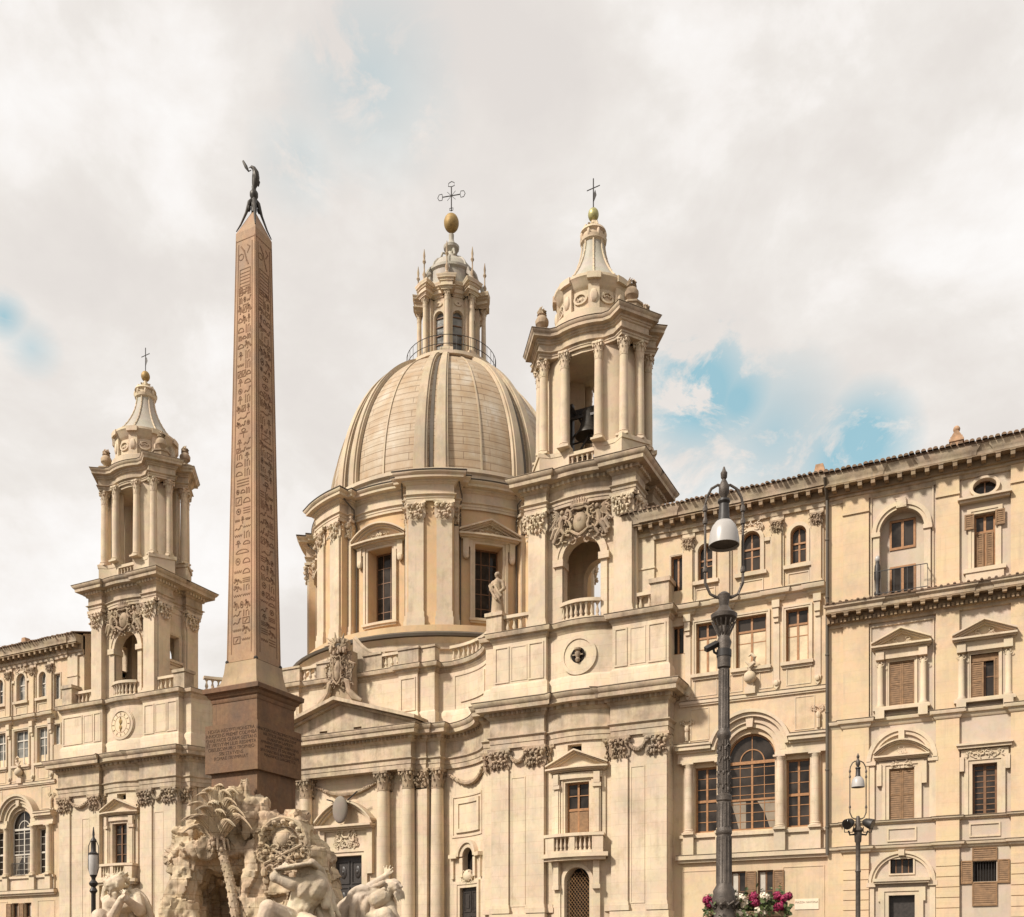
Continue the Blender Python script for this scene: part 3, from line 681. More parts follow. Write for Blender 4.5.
for sg in (1, -1):
    F = FH if sg == 1 else FH.mir(XC)
    cw = Cyl(XC + CW[0], 54 - CW[1], RW, True); cm = Cyl(XC + 18.5, 54 - CM, RM)
    if sg == -1: cw, cm = cw.mir(XC), cm.mir(XC)
    EX = 0 if sg == 1 else 1.05
    w = MB(F)
    w.box(5.7, 6.55, -4.2, -2.88, 0, 14.95); w.box(6.55, 7.6, -4.6, -3.75, 0, 14.95); w.box(12.05, 12.85, -1.9, -0.62, 0, 14.95)
    w.box(12.85, 16.4, -1.6, 0, 0, 14.95); w.box(20.6, 23.95 + EX, -2.4, 0, 0, 14.95); w.box(16.4, 16.8, -1.6, -0.42, 0, 14.95); w.box(20.2, 20.6, -1.6, -0.42, 0, 14.95)
    # attic panels, raised
    for a, b, d in ((12.98, 13.95, -0.14), (15.25, 16.25, -0.14), (20.72, 21.5, -0.14), (22.75, 23.8 + EX, -0.14)): pframe(w, a, b, 19.0, 21.2, d, 0.09, 0.05)
    pframe(w, 4.35, 5.55, 18.95, 21.2, -2.95, 0.09, 0.05)
    for a, b in ((14.05, 15.15), (21.65, 22.6)): pframe(w, a, b, 19.05, 21.15, -0.14, 0.07, 0.03)
    pframe(w, 14.15, 15.1, 5.4, 13.2, 0, 0.06, 0.03); pframe(w, 21.75, 22.6, 5.4, 13.2, 0, 0.06, 0.03)
    p = MB(cw); p.wall(0.05, 5.35, 0, 14.95, -0.9, 0, [("rect", 1.15, 2.95, 0, 7.0), ("arch", 1.45, 2.65, 7.95, 9.05)])
    surround(p, 2.05, 0, 7.0, 1.8, 0, 0.42, 0.14, False)
    pframe(p, 0.45, 3.65, 10.35, 13.1, 0, 0.12, 0.06); pframe(p, 0.8, 3.3, 10.65, 12.8, 0, 0.26, 0.13); p.box(1.06, 3.04, 0, 0.05, 10.91, 12.54)
    p.ring(2.05, 9.05, 0.55, 0.85, 0, 0.2); p.ring(2.05, 9.05, 0.85, 1.05, 0, 0.32)
    for q in (-1, 1): p.box(2.05 + q * 1.35 - 0.35, 2.05 + q * 1.35 + 0.35, 0, 0.34, 8.95, 9.2); p.box(2.05 + q * 0.7 - 0.15, 2.05 + q * 0.7 + 0.15, 0, 0.18, 7.7, 8.95); p.box(2.05 + q * 1.5 - 0.1, 2.05 + q * 1.5 + 0.1, 0, 0.16, 7.6, 8.95)
    p.fell(2.05, 0.1, 7.75, (0.5, 0.3, 0.42), 12); relief(p, 2.05, 0.2, 7.8, 0.9, 0.7, 8, 5, 0.12)
    pframe(p, 0.5, 4.5, 15.9 + 2.9, 21.2, -0.12, 0.12, 0.05); p.box(1.1, 3.9, -0.12, -0.04, 19.3, 20.8)
    m = MB(cm); m.wall(-2.2, 2.2, 0, 14.95, -0.7, 0, [("rect", -0.75, 0.75, 9.5, 12.55), ("arch", -0.78, 0.78, 0, 6.8)] + [("rect", -0.62, 0.28, 14.32, 14.78)])
    # aedicule: pilaster strips, consoles, pediment, little balcony
    surround(m, 0, 9.5, 12.55, 1.5, 0, 0.26, 0.12, False)
    for q in (-1, 1):
        m.box(q * 1.22 - 0.2, q * 1.22 + 0.2, 0, 0.2, 9.5, 12.2); m.box(q * 1.22 - 0.12, q * 1.22 + 0.12, 0.2, 0.26, 9.6, 12.1); m.box(q * 1.22 - 0.24, q * 1.22 + 0.24, 0, 0.34, 12.2, 12.42)
        m.box(q * 1.22 - 0.17, q * 1.22 + 0.17, 0, 0.36, 12.42, 13.05); m.box(q * 1.6 - 0.1, q * 1.6 + 0.1, 0, 0.1, 9.3, 13.0)
        m.box(q * 1.2 - 0.2, q * 1.2 + 0.2, 0, 0.2, 0.0, 6.3); m.box(q * 1.2 - 0.22, q * 1.2 + 0.22, 0, 0.42, 6.3, 6.55); m.box(q * 1.2 - 0.17, q * 1.2 + 0.17, 0, 0.36, 6.55, 7.95)
    m.box(-1.5, 1.5, 0, 0.22, 12.75, 13.08); pediment(m, 0, 13.42, 1.82, 0.78, 0, 0.55, 0.22)
    m.ring(0, 6.8, 0.78, 1.0, 0, 0.12); m.box(-1.0, -0.78, 0, 0.12, 0, 6.8); m.box(0.78, 1.0, 0, 0.12, 0, 6.8)
    for d, a, b, hw in ((0.75, 7.95, 8.12, 1.72), (0.9, 8.12, 8.36, 1.85)): m.box(-hw, hw, 0, d, a, b)
    m.box(-1.6, -1.05, 0, 0.78, 8.36, 9.32); m.box(1.05, 1.6, 0, 0.78, 8.36, 9.32); m.box(-0.14, 0.14, 0.5, 0.78, 8.36, 9.32)
    m.box(-1.05, 1.05, 0.48, 0.8, 8.36, 8.5); m.box(-1.66, 1.66, 0.0, 0.84, 9.32, 9.5)
    for i in range(8):
        s = -0.95 + (i % 4) * 0.24 + (1.1 if i > 3 else 0) + 0.03; x, y, _ = cm.pt(s, 0.64, 0); baluster(m, x, y, 8.5, 0.82, 0.085)
    if sg == 1: m.ring(0, 20.0, 0.46, 0.95, -0.45, -0.15, 0, 360, 40); m.ring(0, 20.0, 0.95, 1.15, -0.45, -0.09, 0, 360, 40)
    else: m.ring(0, 20.0, 0.98, 1.16, -0.45, -0.08, 0, 360, 40); m.ring(0, 20.0, 1.16, 1.24, -0.45, -0.14, 0, 360, 40)
    for a, n_ in ((w, "pier_wall"), (p, "wing_wall"), (m, "tower_bay_wall")): part(a, n_, TRAV, church)
    # openings
    dr = MB(cw); dr.box(1.15, 2.95, -0.3, -0.2, 0, 7.0)
    for q in range(2):
        for z in range(4): pframe(dr, 1.3 + q * 0.78, 1.98 + q * 0.78, 0.6 + z * 1.6, 1.95 + z * 1.6, -0.2, 0.07, 0.05); dr.box(1.5 + q * 0.78, 1.8 + q * 0.78, -0.2, -0.16, 0.85 + z * 1.6, 1.7 + z * 1.6)
    part(dr, "door", DOORM, church)
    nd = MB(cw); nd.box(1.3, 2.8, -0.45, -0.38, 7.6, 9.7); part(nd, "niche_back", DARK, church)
    o = window(church, cm, 0, 9.5, 12.55, 1.5, -0.22, WOOD if sg == 1 else WOODD, nv=1, nh=3, transom=10.95 if sg == 1 else None, fw=0.1)
    if sg == 1:
        k = MB(cm); k.box(-0.62, -0.06, -0.262, -0.235, 9.65, 10.85); k.box(0.06, 0.62, -0.262, -0.235, 9.65, 10.85); part(k, "wood_panel", SHUT, o)
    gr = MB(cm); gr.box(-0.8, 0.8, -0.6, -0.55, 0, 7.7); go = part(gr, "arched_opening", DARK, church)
    la = MB(cm)
    for i in range(-16, 44):
        for q in (-1, 1):
            a = [(-0.78, i * 0.22 * 1.0), (0.78, i * 0.22 + q * 1.56 * 0.0)]
    for i in range(-8, 32):
        for q in (-1, 1):
            z0 = i * 0.25; pts = []
            for t in range(8):
                s = -0.78 + 1.56 * t / 7; z = z0 + (s * q + 0.78) * 1.2
                if 0.1 < z < 6.8 + math.sqrt(max(0, 0.6 - s * s)): pts.append((s, -0.2, z))
            if len(pts) > 1: la.ftube(pts, 0.018, 4)
    part(la, "lattice", SHUT, go)
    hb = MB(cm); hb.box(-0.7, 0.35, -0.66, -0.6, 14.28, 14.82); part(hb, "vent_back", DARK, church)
    # orders
    for u, d in ((3.25, -2.57), (5.23, -2.57), (7.02, -3.32)): column(church, F, u, d, 3.6, 0.47, 11.35, 1.25)
    for u, ww, d in ((13.45, 1.15, 0), (15.8, 1.15, 0), (21.12, 1.0, 0), (23.35 + EX, 1.15, 0)): pilaster(church, F, u, d, 5.0, ww, 9.95, 1.3, 0.13)
    for u, ww, d in ((12.45, 0.75, -0.62), (16.6, 0.36, -0.3), (20.4, 0.36, -0.3)): pilaster(church, F, u, d, 5.0, ww, 9.95, 1.3, 0.12)
    pilaster(church, F, 6.12, -2.86, 3.6, 0.85, 11.35, 1.25, 0.1); pilaster(church, F, 3.25, -3.0, 3.6, 0.95, 11.35, 1.25, 0.1); pilaster(church, F, 5.15, -3.0, 3.6, 0.9, 11.35, 1.25, 0.1)
    q = MB(F); q.box(2.6, 7.7, -4, -1.95, 0, 3.55); q.box(12.7, 16.5, -1, 0.3, 0, 4.6); q.box(12.75, 16.45, -1, 0.2, 4.6, 4.95); q.box(20.5, 24.1 + EX, -1, 0.3, 0, 4.6); q.box(20.55, 24.05 + EX, -1, 0.2, 4.6, 4.95); part(q, "podium", TRAV, church)
    for a, b, d, z in ((14.1, 15.2, 0.12, 14.6), (21.65, 22.75 + EX, 0.12, 14.6)): gl = MB(F); garland(gl, a, b, d, z, 0.5, 0.12); part(gl, "garland", ORN, church)
    gl = MB(cw); garland(gl, 0.35, 4.3, 0.12, 14.55, 0.75, 0.15); part(gl, "garland", ORN, church)
gl = MB(FH); garland(gl, -2.6, 2.6, -2.9, 14.5, 0.75, 0.15); part(gl, "garland", ORN, church)
part(wall, "portico_wall", TRAV, church)
# main door with segmental pediment
d = MB(FH); surround(d, 0, 0, 9.5, 2.5, -3.0, 0.5, 0.2, False); d.box(-1.9, 1.9, -3, -2.86, 9.9, 11.2)
for q in (-1, 1): d.box(q * 2.0 - 0.22, q * 2.0 + 0.22, -3.0, -2.7, 8.2, 11.2)
relief(d, 0, -2.86, 10.65, 2.8, 0.9, 30, 11, 0.22, 0.2); pediment(d, 0, 11.6, 2.35, 1.35, -3.0, -2.25, 0.34, True)
ds = part(d, "door_surround", TRIM, church)
ov = MB(FH); ov.fell(-0.05, -2.2, 12.6, (0.62, 0.24, 0.95), 18); part(ov, "oval_medallion", stone("grey_marble", (0.24, 0.21, 0.19), var=0.25), ds)
ov = MB(FH); ov.ftube([(-.6, -2.15, 13.2), (-1.1, -2.1, 13.35)], .05); ov.ftube([(.6, -2.15, 13.2), (1.5, -2.0, 13.7)], .05); part(ov, "bracket", IRON2, ds)
d = MB(FH); d.box(-1.25, 1.25, -3.5, -3.38, 0, 9.5)
for q in range(2):
    for z in range(5):
        s = -1.12 + q * 1.2; pframe(d, s, s + 1.05, 0.4 + z * 1.8, 2.0 + z * 1.8, -3.38, 0.1, 0.07); d.fell(s + .52, -3.36, 1.2 + z * 1.8, (.26, .07, .45), 10); d.fell(s + .52, -3.3, 1.2 + z * 1.8, (.1, .06, .16), 8)
part(d, "door", DOORM, church, label="black panelled main door")
# entablature, attic, pediment
PE = full(ENT); PA = full(ATT)
e = MB(FH); e.sweep(PE, [p if i else (-1.2, p[1]) for i, p in enumerate(entab_prof(14.95, 17.65, 0.85, 0.9, 0.36, 0.27))]); part(e, "entablature", CORN, church)
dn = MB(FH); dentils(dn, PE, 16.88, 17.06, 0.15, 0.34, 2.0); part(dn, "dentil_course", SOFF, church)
at = MB(FH); at.sweep(PA, [(-0.8, 17.62), (0.12, 17.62), (0.12, 18.72), (0.04, 18.85), (0, 18.9), (0, 21.4)]); part(at, "attic_wall", TRAV, church)
def flash(fr, path, z, out, parent, closed=False, t=.06):
    m_ = MB(fr); m_.sweep(path, [(-.3, z + .03), (out + .02, z + .005), (out + .035, z + .02), (out + .02, z + t), (-.3, z + t + .08)], closed); part(m_, "flashing", FLASH, parent)
flash(FH, PE, 17.65, .85, church)
ac = MB(FH); ac.sweep(PA, corn_prof(21.4, 22.0, 0.38, 0.9)); part(ac, "attic_cornice", CORN, church); flash(FH, PA, 22.0, .38, church, t=.04)
pd = MB(FH); pediment(pd, 0, 17.68, 6.45, 1.95, -3.3, -1.33, 0.55, False, False)
pd.wall(-5.9, 5.9, 17.6, 18.3, -3.3, -2.15, [("rect", -1.75, -1.1, 17.75, 18.12), ("rect", 1.1, 1.75, 17.75, 18.12)]); pd.prism([(-5.2, 18.3), (5.2, 18.3), (0, 19.95)], -3.3, -2.15)
pdo = part(pd, "pediment", CORN, church)
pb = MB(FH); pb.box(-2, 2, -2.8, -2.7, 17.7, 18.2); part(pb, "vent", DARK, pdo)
am = MB(FH); arms(am, 0, -2.0, 22.1, 2.2, 3.1, False, 9, False)
for k in range(26): am.fell(rnd.uniform(-.65, .65), -2.0 + rnd.uniform(-.2, .3), 23.7 + rnd.uniform(-.45, .4), (.15, .15, .18), 6)
for k in range(11):
    a = R_(-20 + 22 * k); am.ftube([(0.3 * math.cos(a), -1.9, 23.8 + .2 * math.sin(a)), (0.65 * math.cos(a + k % 3 * .1), -1.8, 23.85 + .4 * math.sin(a)), ((.8 + .25 * (k % 2)) * math.cos(a + .15), -1.75, 23.85 + (.5 + .3 * (k % 2)) * math.sin(a + .1))], [.13, .1, .03], 5)
for q in (-1, 1):
    am.ftube([(q * .3, -2, 21.4), (q * .75, -1.95, 21.2), (q * .85, -1.95, 20.6), (q * 1.3, -1.95, 20.1), (q * 1.9, -1.95, 19.8)], [.2, .22, .2, .25, .1], 8)
    am.ftube([(q * .8, -2, 22.6), (q * 1.2, -2.1, 22.4), (q * 1.0, -2, 21.8)], [.1, .14, .06], 6)
am.box(-.9, .9, -2.9, -2.2, 19.9, 23.4)
part(am, "coat_of_arms", ORN, church)
def PB(*bx):
    m_ = MB(FH)
    for b_ in bx: m_.box(*b_)
    part(m_, 'parapet_block', CORN, church)
def BAL(a, b, d, z, h):
    m_ = MB(FH); balustrade(m_, a, b, d, z, h); part(m_, 'balustrade', TRIM, church)
for q in (-1, 1):
    a, b = sorted((q * 2.75, q * 4.15)); BAL(a, b, -3.3, 22.0, 1.15); a, b = sorted((q * 4.15, q * 5.75)); PB((a, b, -3.55, -2.98, 22.0, 23.1), (a - .06, b + .06, -3.6, -2.9, 23.1, 23.25))
    a, b = sorted((q * 5.75, q * 6.9)); PB((a, b, -3.8, -3.2, 22.0, 23.1), (a - .06, b + .06, -3.85, -3.12, 23.1, 23.25)); a, b = sorted((q * 1.2, q * 2.75)); PB((a, b, -3.6, -3.1, 22.0, 23.15), (a, b, -3.7, -3.0, 23.15, 23.3))
    a, b = sorted((q * 12.35, q * 13.4)); PB((a, b, -1.15, -0.2, 22.0, 23.2), (a - .08, b + .08, -1.25, -0.1, 23.2, 23.42)); a, b = sorted((q * 13.4, q * 15.2)); BAL(a, b, -0.6, 22.0, 1.2)
    x = 0 if q > 0 else -1.05
    a, b = sorted((q * 22.9 + x, q * 23.95 + x)); PB((a, b, -1.2, -0.15, 22.0, 23.45), (a - .1, b + .1, -1.3, -0.05, 23.45, 23.7)); a, b = sorted((q * 21.85, q * 22.9 + x)); BAL(a, b, -0.7, 22.0, 1.2)
    sc_ = [(q * (0.3 + 2.5 * t), 23.15 + 1.5 * (1 - t) ** 2.2) for t in [i / 8 for i in range(9)]]
    bl = MB(FH); bl.prism([(q * .3, 22)] + sc_ + [(q * 2.8, 22)], -3.75, -3.2); bl.ftube([(s, -3.45, z + .05) for s, z in sc_], .16, 6); part(bl, "parapet_scroll", CORN, church)
for sg in (1, -1):
    f = Cyl(XC + CW[0], 54 - CW[1], RW, True); f = f if sg == 1 else f.mir(XC)
    bl = MB(f); balustrade(bl, 0.15, 4.9, -0.35, 22.0, 1.2, 0.4); part(bl, "balustrade", TRIM, church)
# mass behind the front
bd = MB(FH); bd.box(-12, 12, -46, -3.9, 0, 21.9); bd.box(12, 21.5, -30, -5.2, 0, 21.9); bd.box(-22, -12, -30, -5.2, 0, 21.9); bd.box(12.2, 24, -6, -1.5, 0, 21.8); bd.box(-25, -12.2, -6, -1.5, 0, 21.8); part(bd, "nave_wall", PLAS2, church)

# ---------------------------------------------------------------- bell towers (parts of the church)
E3A, E3B = 2.75, 1.95
C1, C2 = (2.55, 1.65), (3.2, 0.75)
def q3(e=0.0):
    L = math.hypot(C2[0] - C1[0], C2[1] - C1[1]); t = ((C2[0] - C1[0]) / L, (C2[1] - C1[1]) / L); n = (-t[1], t[0]); n = (-n[0], -n[1]) if n[0] < 0 else n
    def off(c, a, b): return (c[0] + t[0] * a + n[0] * b, c[1] + t[1] * a + n[1] * b)
    el = lambda a: (E3A * math.cos(R_(a)), E3B * math.sin(R_(a)))
    return [el(a) for a in (90, 80, 70, 60)] + [off(C1, -0.38, -0.34), off(C1, -0.38, 0.34), off(C2, 0.38, 0.34), off(C2, 0.38, -0.34)] + [el(3)]
def path3():
    q = q3(); r = q + [(s, -d) for s, d in q[::-1]]
    l = [(-s, d) for s, d in r[::-1]]
    out = []
    for p in r + l:
        if not out or math.hypot(p[0] - out[-1][0], p[1] - out[-1][1]) > 0.02: out.append(p)
    return out[:-1] if math.hypot(out[0][0] - out[-1][0], out[0][1] - out[-1][1]) < .02 else out
def tower(cx, left):
    FT = Fr(54.3, ox=cx); FC = Fr(54.3 + 2.15, ox=cx)
    m = MB(FT)
    m.wall(-2.2, 2.2, 22.0, 29, -1.0, -0.35, [("arch", -1.22, 1.22, 22.0, 25.9)])
    m.wall(-2.2, 2.2, 22.0, 29, -4.2, -3.6, [("arch", -1.22, 1.22, 22.0, 25.9)])
    for q in (-1, 1):
        m.box(*sorted((q * 2.2, q * 3.3)), -1.4, 0, 22.0, 29); m.box(*sorted((q * 2.2, q * 3.3)), -4.3, -2.9, 22.0, 29)
        fs = Fr(0); fs.ox, fs.oy = cx + q * 2.95, 54.3 + 2.15; a = R_(90 * q); fs.c, fs.s, fs.ang = math.cos(a), math.sin(a), a
        k = MB(fs); k.wall(-0.76, 0.76, 22.0, 29, -0.5, 0, [("rect", -0.5, 0.5, 25.0, 26.9)]); surround(k, 0, 25.0, 26.9, 1.0, 0, 0.2, 0.1); k.box(-.6, .6, 0, .12, 24.3, 24.5); k.box(-.72, .72, -.5, -.45, 24.8, 27.0) if False else None
        m.v_off = None; m.add(k.v, k.f)
    m.box(-3, 3, -4.2, -0.4, 28.6, 28.95); m.box(-3.2, 3.2, -4.2, -0.1, 21.6, 22.02)
    m.ring(0, 25.9, 1.22, 1.62, -0.4, -0.22); m.ring(0, 25.9, 1.5, 1.66, -0.4, -0.16)
    for q in (-1, 1): m.box(*sorted((q * 1.22, q * 1.62)), -0.4, -0.22, 22.0, 25.6); m.box(*sorted((q * 1.12, q * 1.78)), -1.0, -0.08, 25.55, 25.95)
    t = part(m, "bell_tower", TRAV, church, label="bell tower with a round clock face" if left else "bell tower with a bell behind its upper opening")
    for q in (-1, 1):
        for s, d, r0 in ((q * 2.72, 0, 0), (q * 3.3, -0.72, q * R_(90)), (q * 3.3, -3.58, q * R_(90))):
            sub_pil(t, FT, s, d, 22.0, 1.08, 6.98, 1.4, 0.14, r0)
    ar = [(2.06 * u / 6, -0.22 + 0.3 * (1 - (u / 6) ** 2)) for u in range(-6, 7)]
    P2 = [(-3.5, .17), (-2.1, .17)] + ar + [(2.1, .17), (3.5, .17), (3.5, -1.45), (3.12, -1.45), (2.98, -1.8), (2.98, -2.5), (3.12, -2.85), (3.5, -2.85), (3.5, -4.5), (2.1, -4.5), (2.1, -4.2), (-2.1, -4.2), (-2.1, -4.5), (-3.5, -4.5), (-3.5, -2.85), (-3.12, -2.85), (-2.98, -2.5), (-2.98, -1.8), (-3.12, -1.45), (-3.5, -1.45)]
    e = MB(FT); e.sweep(P2, entab_prof(28.95, 30.85, 0.88, 0.9, 0.45, 0.25), True); e.box(-2.7, 2.7, -3.7, -0.9, 30.7, 30.88); part(e, "cornice", CORN, t); flash(FT, P2, 30.85, .88, t, True, .05)
    dn = MB(FT); dentils(dn, P2, 30.14, 30.34, 0.14, 0.36, 1.9, True); part(dn, "dentil_course", TRIM, t)
    b = MB(Cyl(cx, 54.3 + 1.9, 2.1)); balustrade(b, -1.28, 1.28, 0.0, 22.02, 1.25, 0.34, 0.15); part(b, "balustrade", TRIM, t)
    am = MB(FT); arms(am, 0, -0.16, 27.95, 3.7, 2.6, True, 21 if left else 17); part(am, "coat_of_arms", ORN, t)
    # open belfry
    f = MB(FC)
    core = [(1.25, 1.72), (1.75, 1.5), (2.3, 1.28), (2.85, 0.55), (2.72, 0.45), (2.0, 0.45), (1.05, 1.15)]
    q = q3(); pedp = [(0.8, 1.9)] + [p for p in q if p[0] > 0.85 and p[1] > 0.3] + [(2.65, 0.42), (1.9, 0.42), (0.8, 1.1)]
    for a in (-1, 1):
        for c in (-1, 1):
            P = [(a * s, c * d) for s, d in pedp]; f.slab(P, 30.86, 32.25)
            cxm, cdm = sum(p[0] for p in P) / len(P), sum(p[1] for p in P) / len(P)
            f.slab([(cxm + (s - cxm) * 1.07, cdm + (d - cdm) * 1.07) for s, d in P], 32.25, 32.5); f.slab([(cxm + (s - cxm) * 1.06, cdm + (d - cdm) * 1.06) for s, d in P], 30.86, 31.15)
            f.slab([(a * s, c * d) for s, d in core], 32.5, 38.25)
    f.lathe(cx, 54.3 + 2.15, [(0.01, 38.0), (2.6, 38.0), (2.6, 38.2)], 24, sy=0.7)
    for c in (-1, 1): balustrade(f, -0.8, 0.8, c * 1.72, 30.9, 1.35, 0.34, 0.13)
    part(f, "belfry_pier", TRIM, t)
    for a in (-1, 1):
        for c in (-1, 1):
            for s, d in (C1, C2, (1.08, 1.88)): sub_column(t, FC, a * s, c * d, 32.5, 0.27, 5.72, 0.95, TRIM)
    P3 = path3(); e = MB(FC); e.sweep(P3, entab_prof(38.2, 39.65, 0.55, 0.9, 0.46, 0.24), True); e.lathe(cx, 54.3 + 2.15, [(0.01, 39.68), (2.4, 39.68), (2.4, 39.5)], 24, sy=0.75); part(e, "belfry_entablature", CORN, t); flash(FC, P3, 39.65, .55, t, True, .045)
    k = MB(FC)
    k.lathe(cx, 54.3 + 2.15, [(2.45, 39.6), (2.45, 40.15), (2.3, 40.25), (2.02, 40.3), (2.02, 41.5), (2.1, 41.6), (2.2, 41.7), (2.3, 41.95), (2.42, 42.1), (2.42, 42.25), (2.0, 42.35)], 40)
    for i in range(8):
        a = R_(22.5 + 45 * i); x, y = cx + 2.05 * math.sin(a), 56.45 - 2.05 * math.cos(a)
        fr = Cyl(cx, 56.45, 2.02, False, a); k2 = MB(fr); k2.box(-.3, .3, 0, .2, 40.3, 41.7); k2.box(-.34, .34, 0, .46, 41.9, 42.26); k2.fell(0, .2, 41.0, (.22, .14, .42), 8); k.add(k2.v, k2.f)
        fr = Cyl(cx, 56.45, 2.02, False, a + R_(22.5)); k2 = MB(fr); k2.ring(0, 41.0, .3, .42, 0, .1, 0, 360, 16, 0.8); relief(k2, 0, 0.04, 41.0, .7, .5, 8, i, .12, .08); k.add(k2.v, k2.f)
    part(k, "belfry_attic", TRIM, t)
    s = MB(FC); prof = []
    for i in range(11):
        u = i / 10; prof.append((0.64 + 1.5 * (1 - u) ** 1.95, 42.28 + 3.27 * u))
    s.lathe(cx, 56.45, prof, 24)
    so = part(s, "spire", LEADP, t)
    r = MB(FC)
    for i in range(8):
        a = R_(22.5 + 45 * i)
        r.tube([(cx + (p[0] + .03) * math.sin(a), 56.45 - (p[0] + .03) * math.cos(a), p[1]) for p in prof], .055, 6)
        for j in range(9):
            u = j / 9 + .05; R = 0.67 + 1.5 * (1 - u) ** 1.95; r.ell((cx + R * math.sin(a), 56.45 - R * math.cos(a), 42.3 + 3.25 * u), (.07, .07, .09), 6)
    r.lathe(cx, 56.45, [(.6, 45.4), (.78, 45.55), (.82, 45.75), (.66, 45.85), (.66, 46.05), (.8, 46.15), (.74, 46.3), (.35, 46.4), (.2, 46.6), (.26, 46.75), (.14, 46.85), (.12, 47.0)], 20)
    for i in range(8):
        a = R_(45 * i); r.ell((cx + .77 * math.sin(a), 56.45 - .77 * math.cos(a), 45.85), (.1, .1, .24), 7)
    for i in range(4):
        a = R_(45 + 90 * i); r.tube([(cx + rr * math.sin(a), 56.45 - rr * math.cos(a), z) for rr, z in ((.6, 46.35), (.5, 46.6), (.25, 46.55), (.3, 46.8))], .08, 6)
    part(r, "spire_crown", TRIM, t)
    r = MB(FC); r.ell((cx, 56.45, 47.35), (.33, .33, .4), 16); part(r, "finial_ball", GOLD if left else VERD, t)
    r = MB(FC); r.tube([(cx, 56.45, 47.7), (cx, 56.45, 49.55)], .035, 6); r.tube([(cx - .42, 56.45, 48.95), (cx + .42, 56.45, 49.0)], .03, 6)
    r.add([(cx + .02, 56.45, 48.1), (cx + .2, 56.47, 48.5), (cx + .12, 56.45, 48.85), (cx + .02, 56.43, 48.6)], [(0, 1, 2, 3)]); part(r, "cross", IRON2, t)
    for a in (-1, 1):
        for c in (-1, 1):
            u = MB(FC); s_, d_ = a * (C1[0] + C2[0]) / 2, c * (C1[1] + C2[1]) / 2; x, y, _ = FC.pt(s_, d_, 0)
            u.lathe(x, y, [(.62, 39.6), (.62, 40.1), (.7, 40.15), (.7, 40.25), (.3, 40.3)], 8); urn(u, x, y, 40.25, 1.6)
            part(u, "urn", ORN, t)
    if left:
        c = MB(Fr(53.87, ox=cx)); c.disc(0, 20.0, 1.0, 1.0, -0.18, 40)
        co = part(c, "clock_face", stone("clock_stone", (0.62, 0.52, 0.38), var=0.06, stain=0.35), t, smooth=0)
        h = MB(Fr(53.87, ox=cx)); h.fell(0, -.15, 20.22, (.16, .03, .2), 10); h.fell(0, -.15, 19.78, (.14, .03, .17), 10); h.ftube([(0, -.14, 19.45), (0, -.14, 20.55)], .035, 5); part(h, "clock_hands", GOLD, co)
        h = MB(Fr(53.87, ox=cx))
        for i in range(12):
            a = R_(30 * i); h.ftube([(.7 * math.sin(a), -.165, 20 + .7 * math.cos(a)), (.88 * math.sin(a), -.165, 20 + .88 * math.cos(a))], .03, 4)
        h.ring(0, 20, .93, .97, -.2, -.165, 0, 360, 40); h.ring(0, 20, .6, .63, -.2, -.165, 0, 360, 40); part(h, "clock_numerals", stone("clock_marks", (.38, .29, .2)), co)
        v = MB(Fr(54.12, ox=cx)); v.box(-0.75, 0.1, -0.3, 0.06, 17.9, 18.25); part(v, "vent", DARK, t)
    else:
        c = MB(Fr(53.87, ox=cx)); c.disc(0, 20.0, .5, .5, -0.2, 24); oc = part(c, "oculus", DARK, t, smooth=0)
        c = MB(Fr(53.87, ox=cx)); c.lathe(cx, 53.99, [(.1, 19.6), (.16, 19.75), (.09, 19.85), (.17, 20.0), (.17, 20.15), (.08, 20.2), (.2, 20.3), (.2, 20.4)], 10); c.box(-.32, .32, -.13, -.08, 19.98, 20.04); part(c, "oculus_figure", ORN, oc)
        b = MB(FC); b.lathe(cx - .2, 56.2, [(.05, 35.5), (.3, 35.45), (.42, 35.2), (.48, 34.6), (.62, 34.2), (.8, 33.95), (.82, 33.85), (.74, 33.85)], 20); part(b, "bell", BRONZ, t)
        b = MB(FC)
        b.box(-1.9, 1.6, -.35, .1, 35.4, 35.75); b.box(-1.9, 1.6, .5, .62, 34.9, 35.05)
        for x in (-1.3, .9): b.box(x - .1, x + .1, .1, .4, 32.5, 36.0)
        b.ftube([(-1.3, .4, 35.9), (.4, .4, 33.0)], .07); b.ftube([(.6, .4, 34.8), (-1.0, .45, 32.6)], .07); b.ftube([(-1.5, .3, 33.6), (.9, .3, 33.6)], .05)
        b.fr = Fr(56.45, ox=cx); b.ring(-.5, 33.4, .75, .85, .42, .5, 0, 360, 24); part(b, "bell_frame", IRON2, t)
    return t
tower(XC + 18.5, False); tower(XC - 18.55, True)

# ---------------------------------------------------------------- drum, dome and lantern (parts of the church)
DX, DY = XC, 71.4
RD = 10.4; CD = Cyl(DX, DY, RD)
def sr(deg): return R_(deg) * RD
m = MB(CD); m.lathe(DX, DY, [(12.3, 18), (12.3, 23.9), (12.5, 24.0), (12.5, 24.4), (12.8, 24.75)], 72); part(m, 'drum_base', TRIM, church)
m = MB(CD); m.lathe(DX, DY, [(11.9, 25.35), (11.9, 25.9), (11.6, 26.0)], 72)
for k in range(-4, 4):
    m.wall(sr(45 * k - 22.5), sr(45 * k + 22.5), 25.4, 34.7, -1.1, 0, [("rect", sr(45 * k) - 1.05, sr(45 * k) + 1.05, 26.9, 32.3)])
dr = part(m, "drum", DRUMO, church)
m = MB(CD); m.lathe(DX, DY, [(12.3, 24.74), (12.95, 24.8), (13.0, 24.98), (12.5, 25.25), (11.8, 25.35)], 72); part(m, "drum_ledge", LEADD, dr)
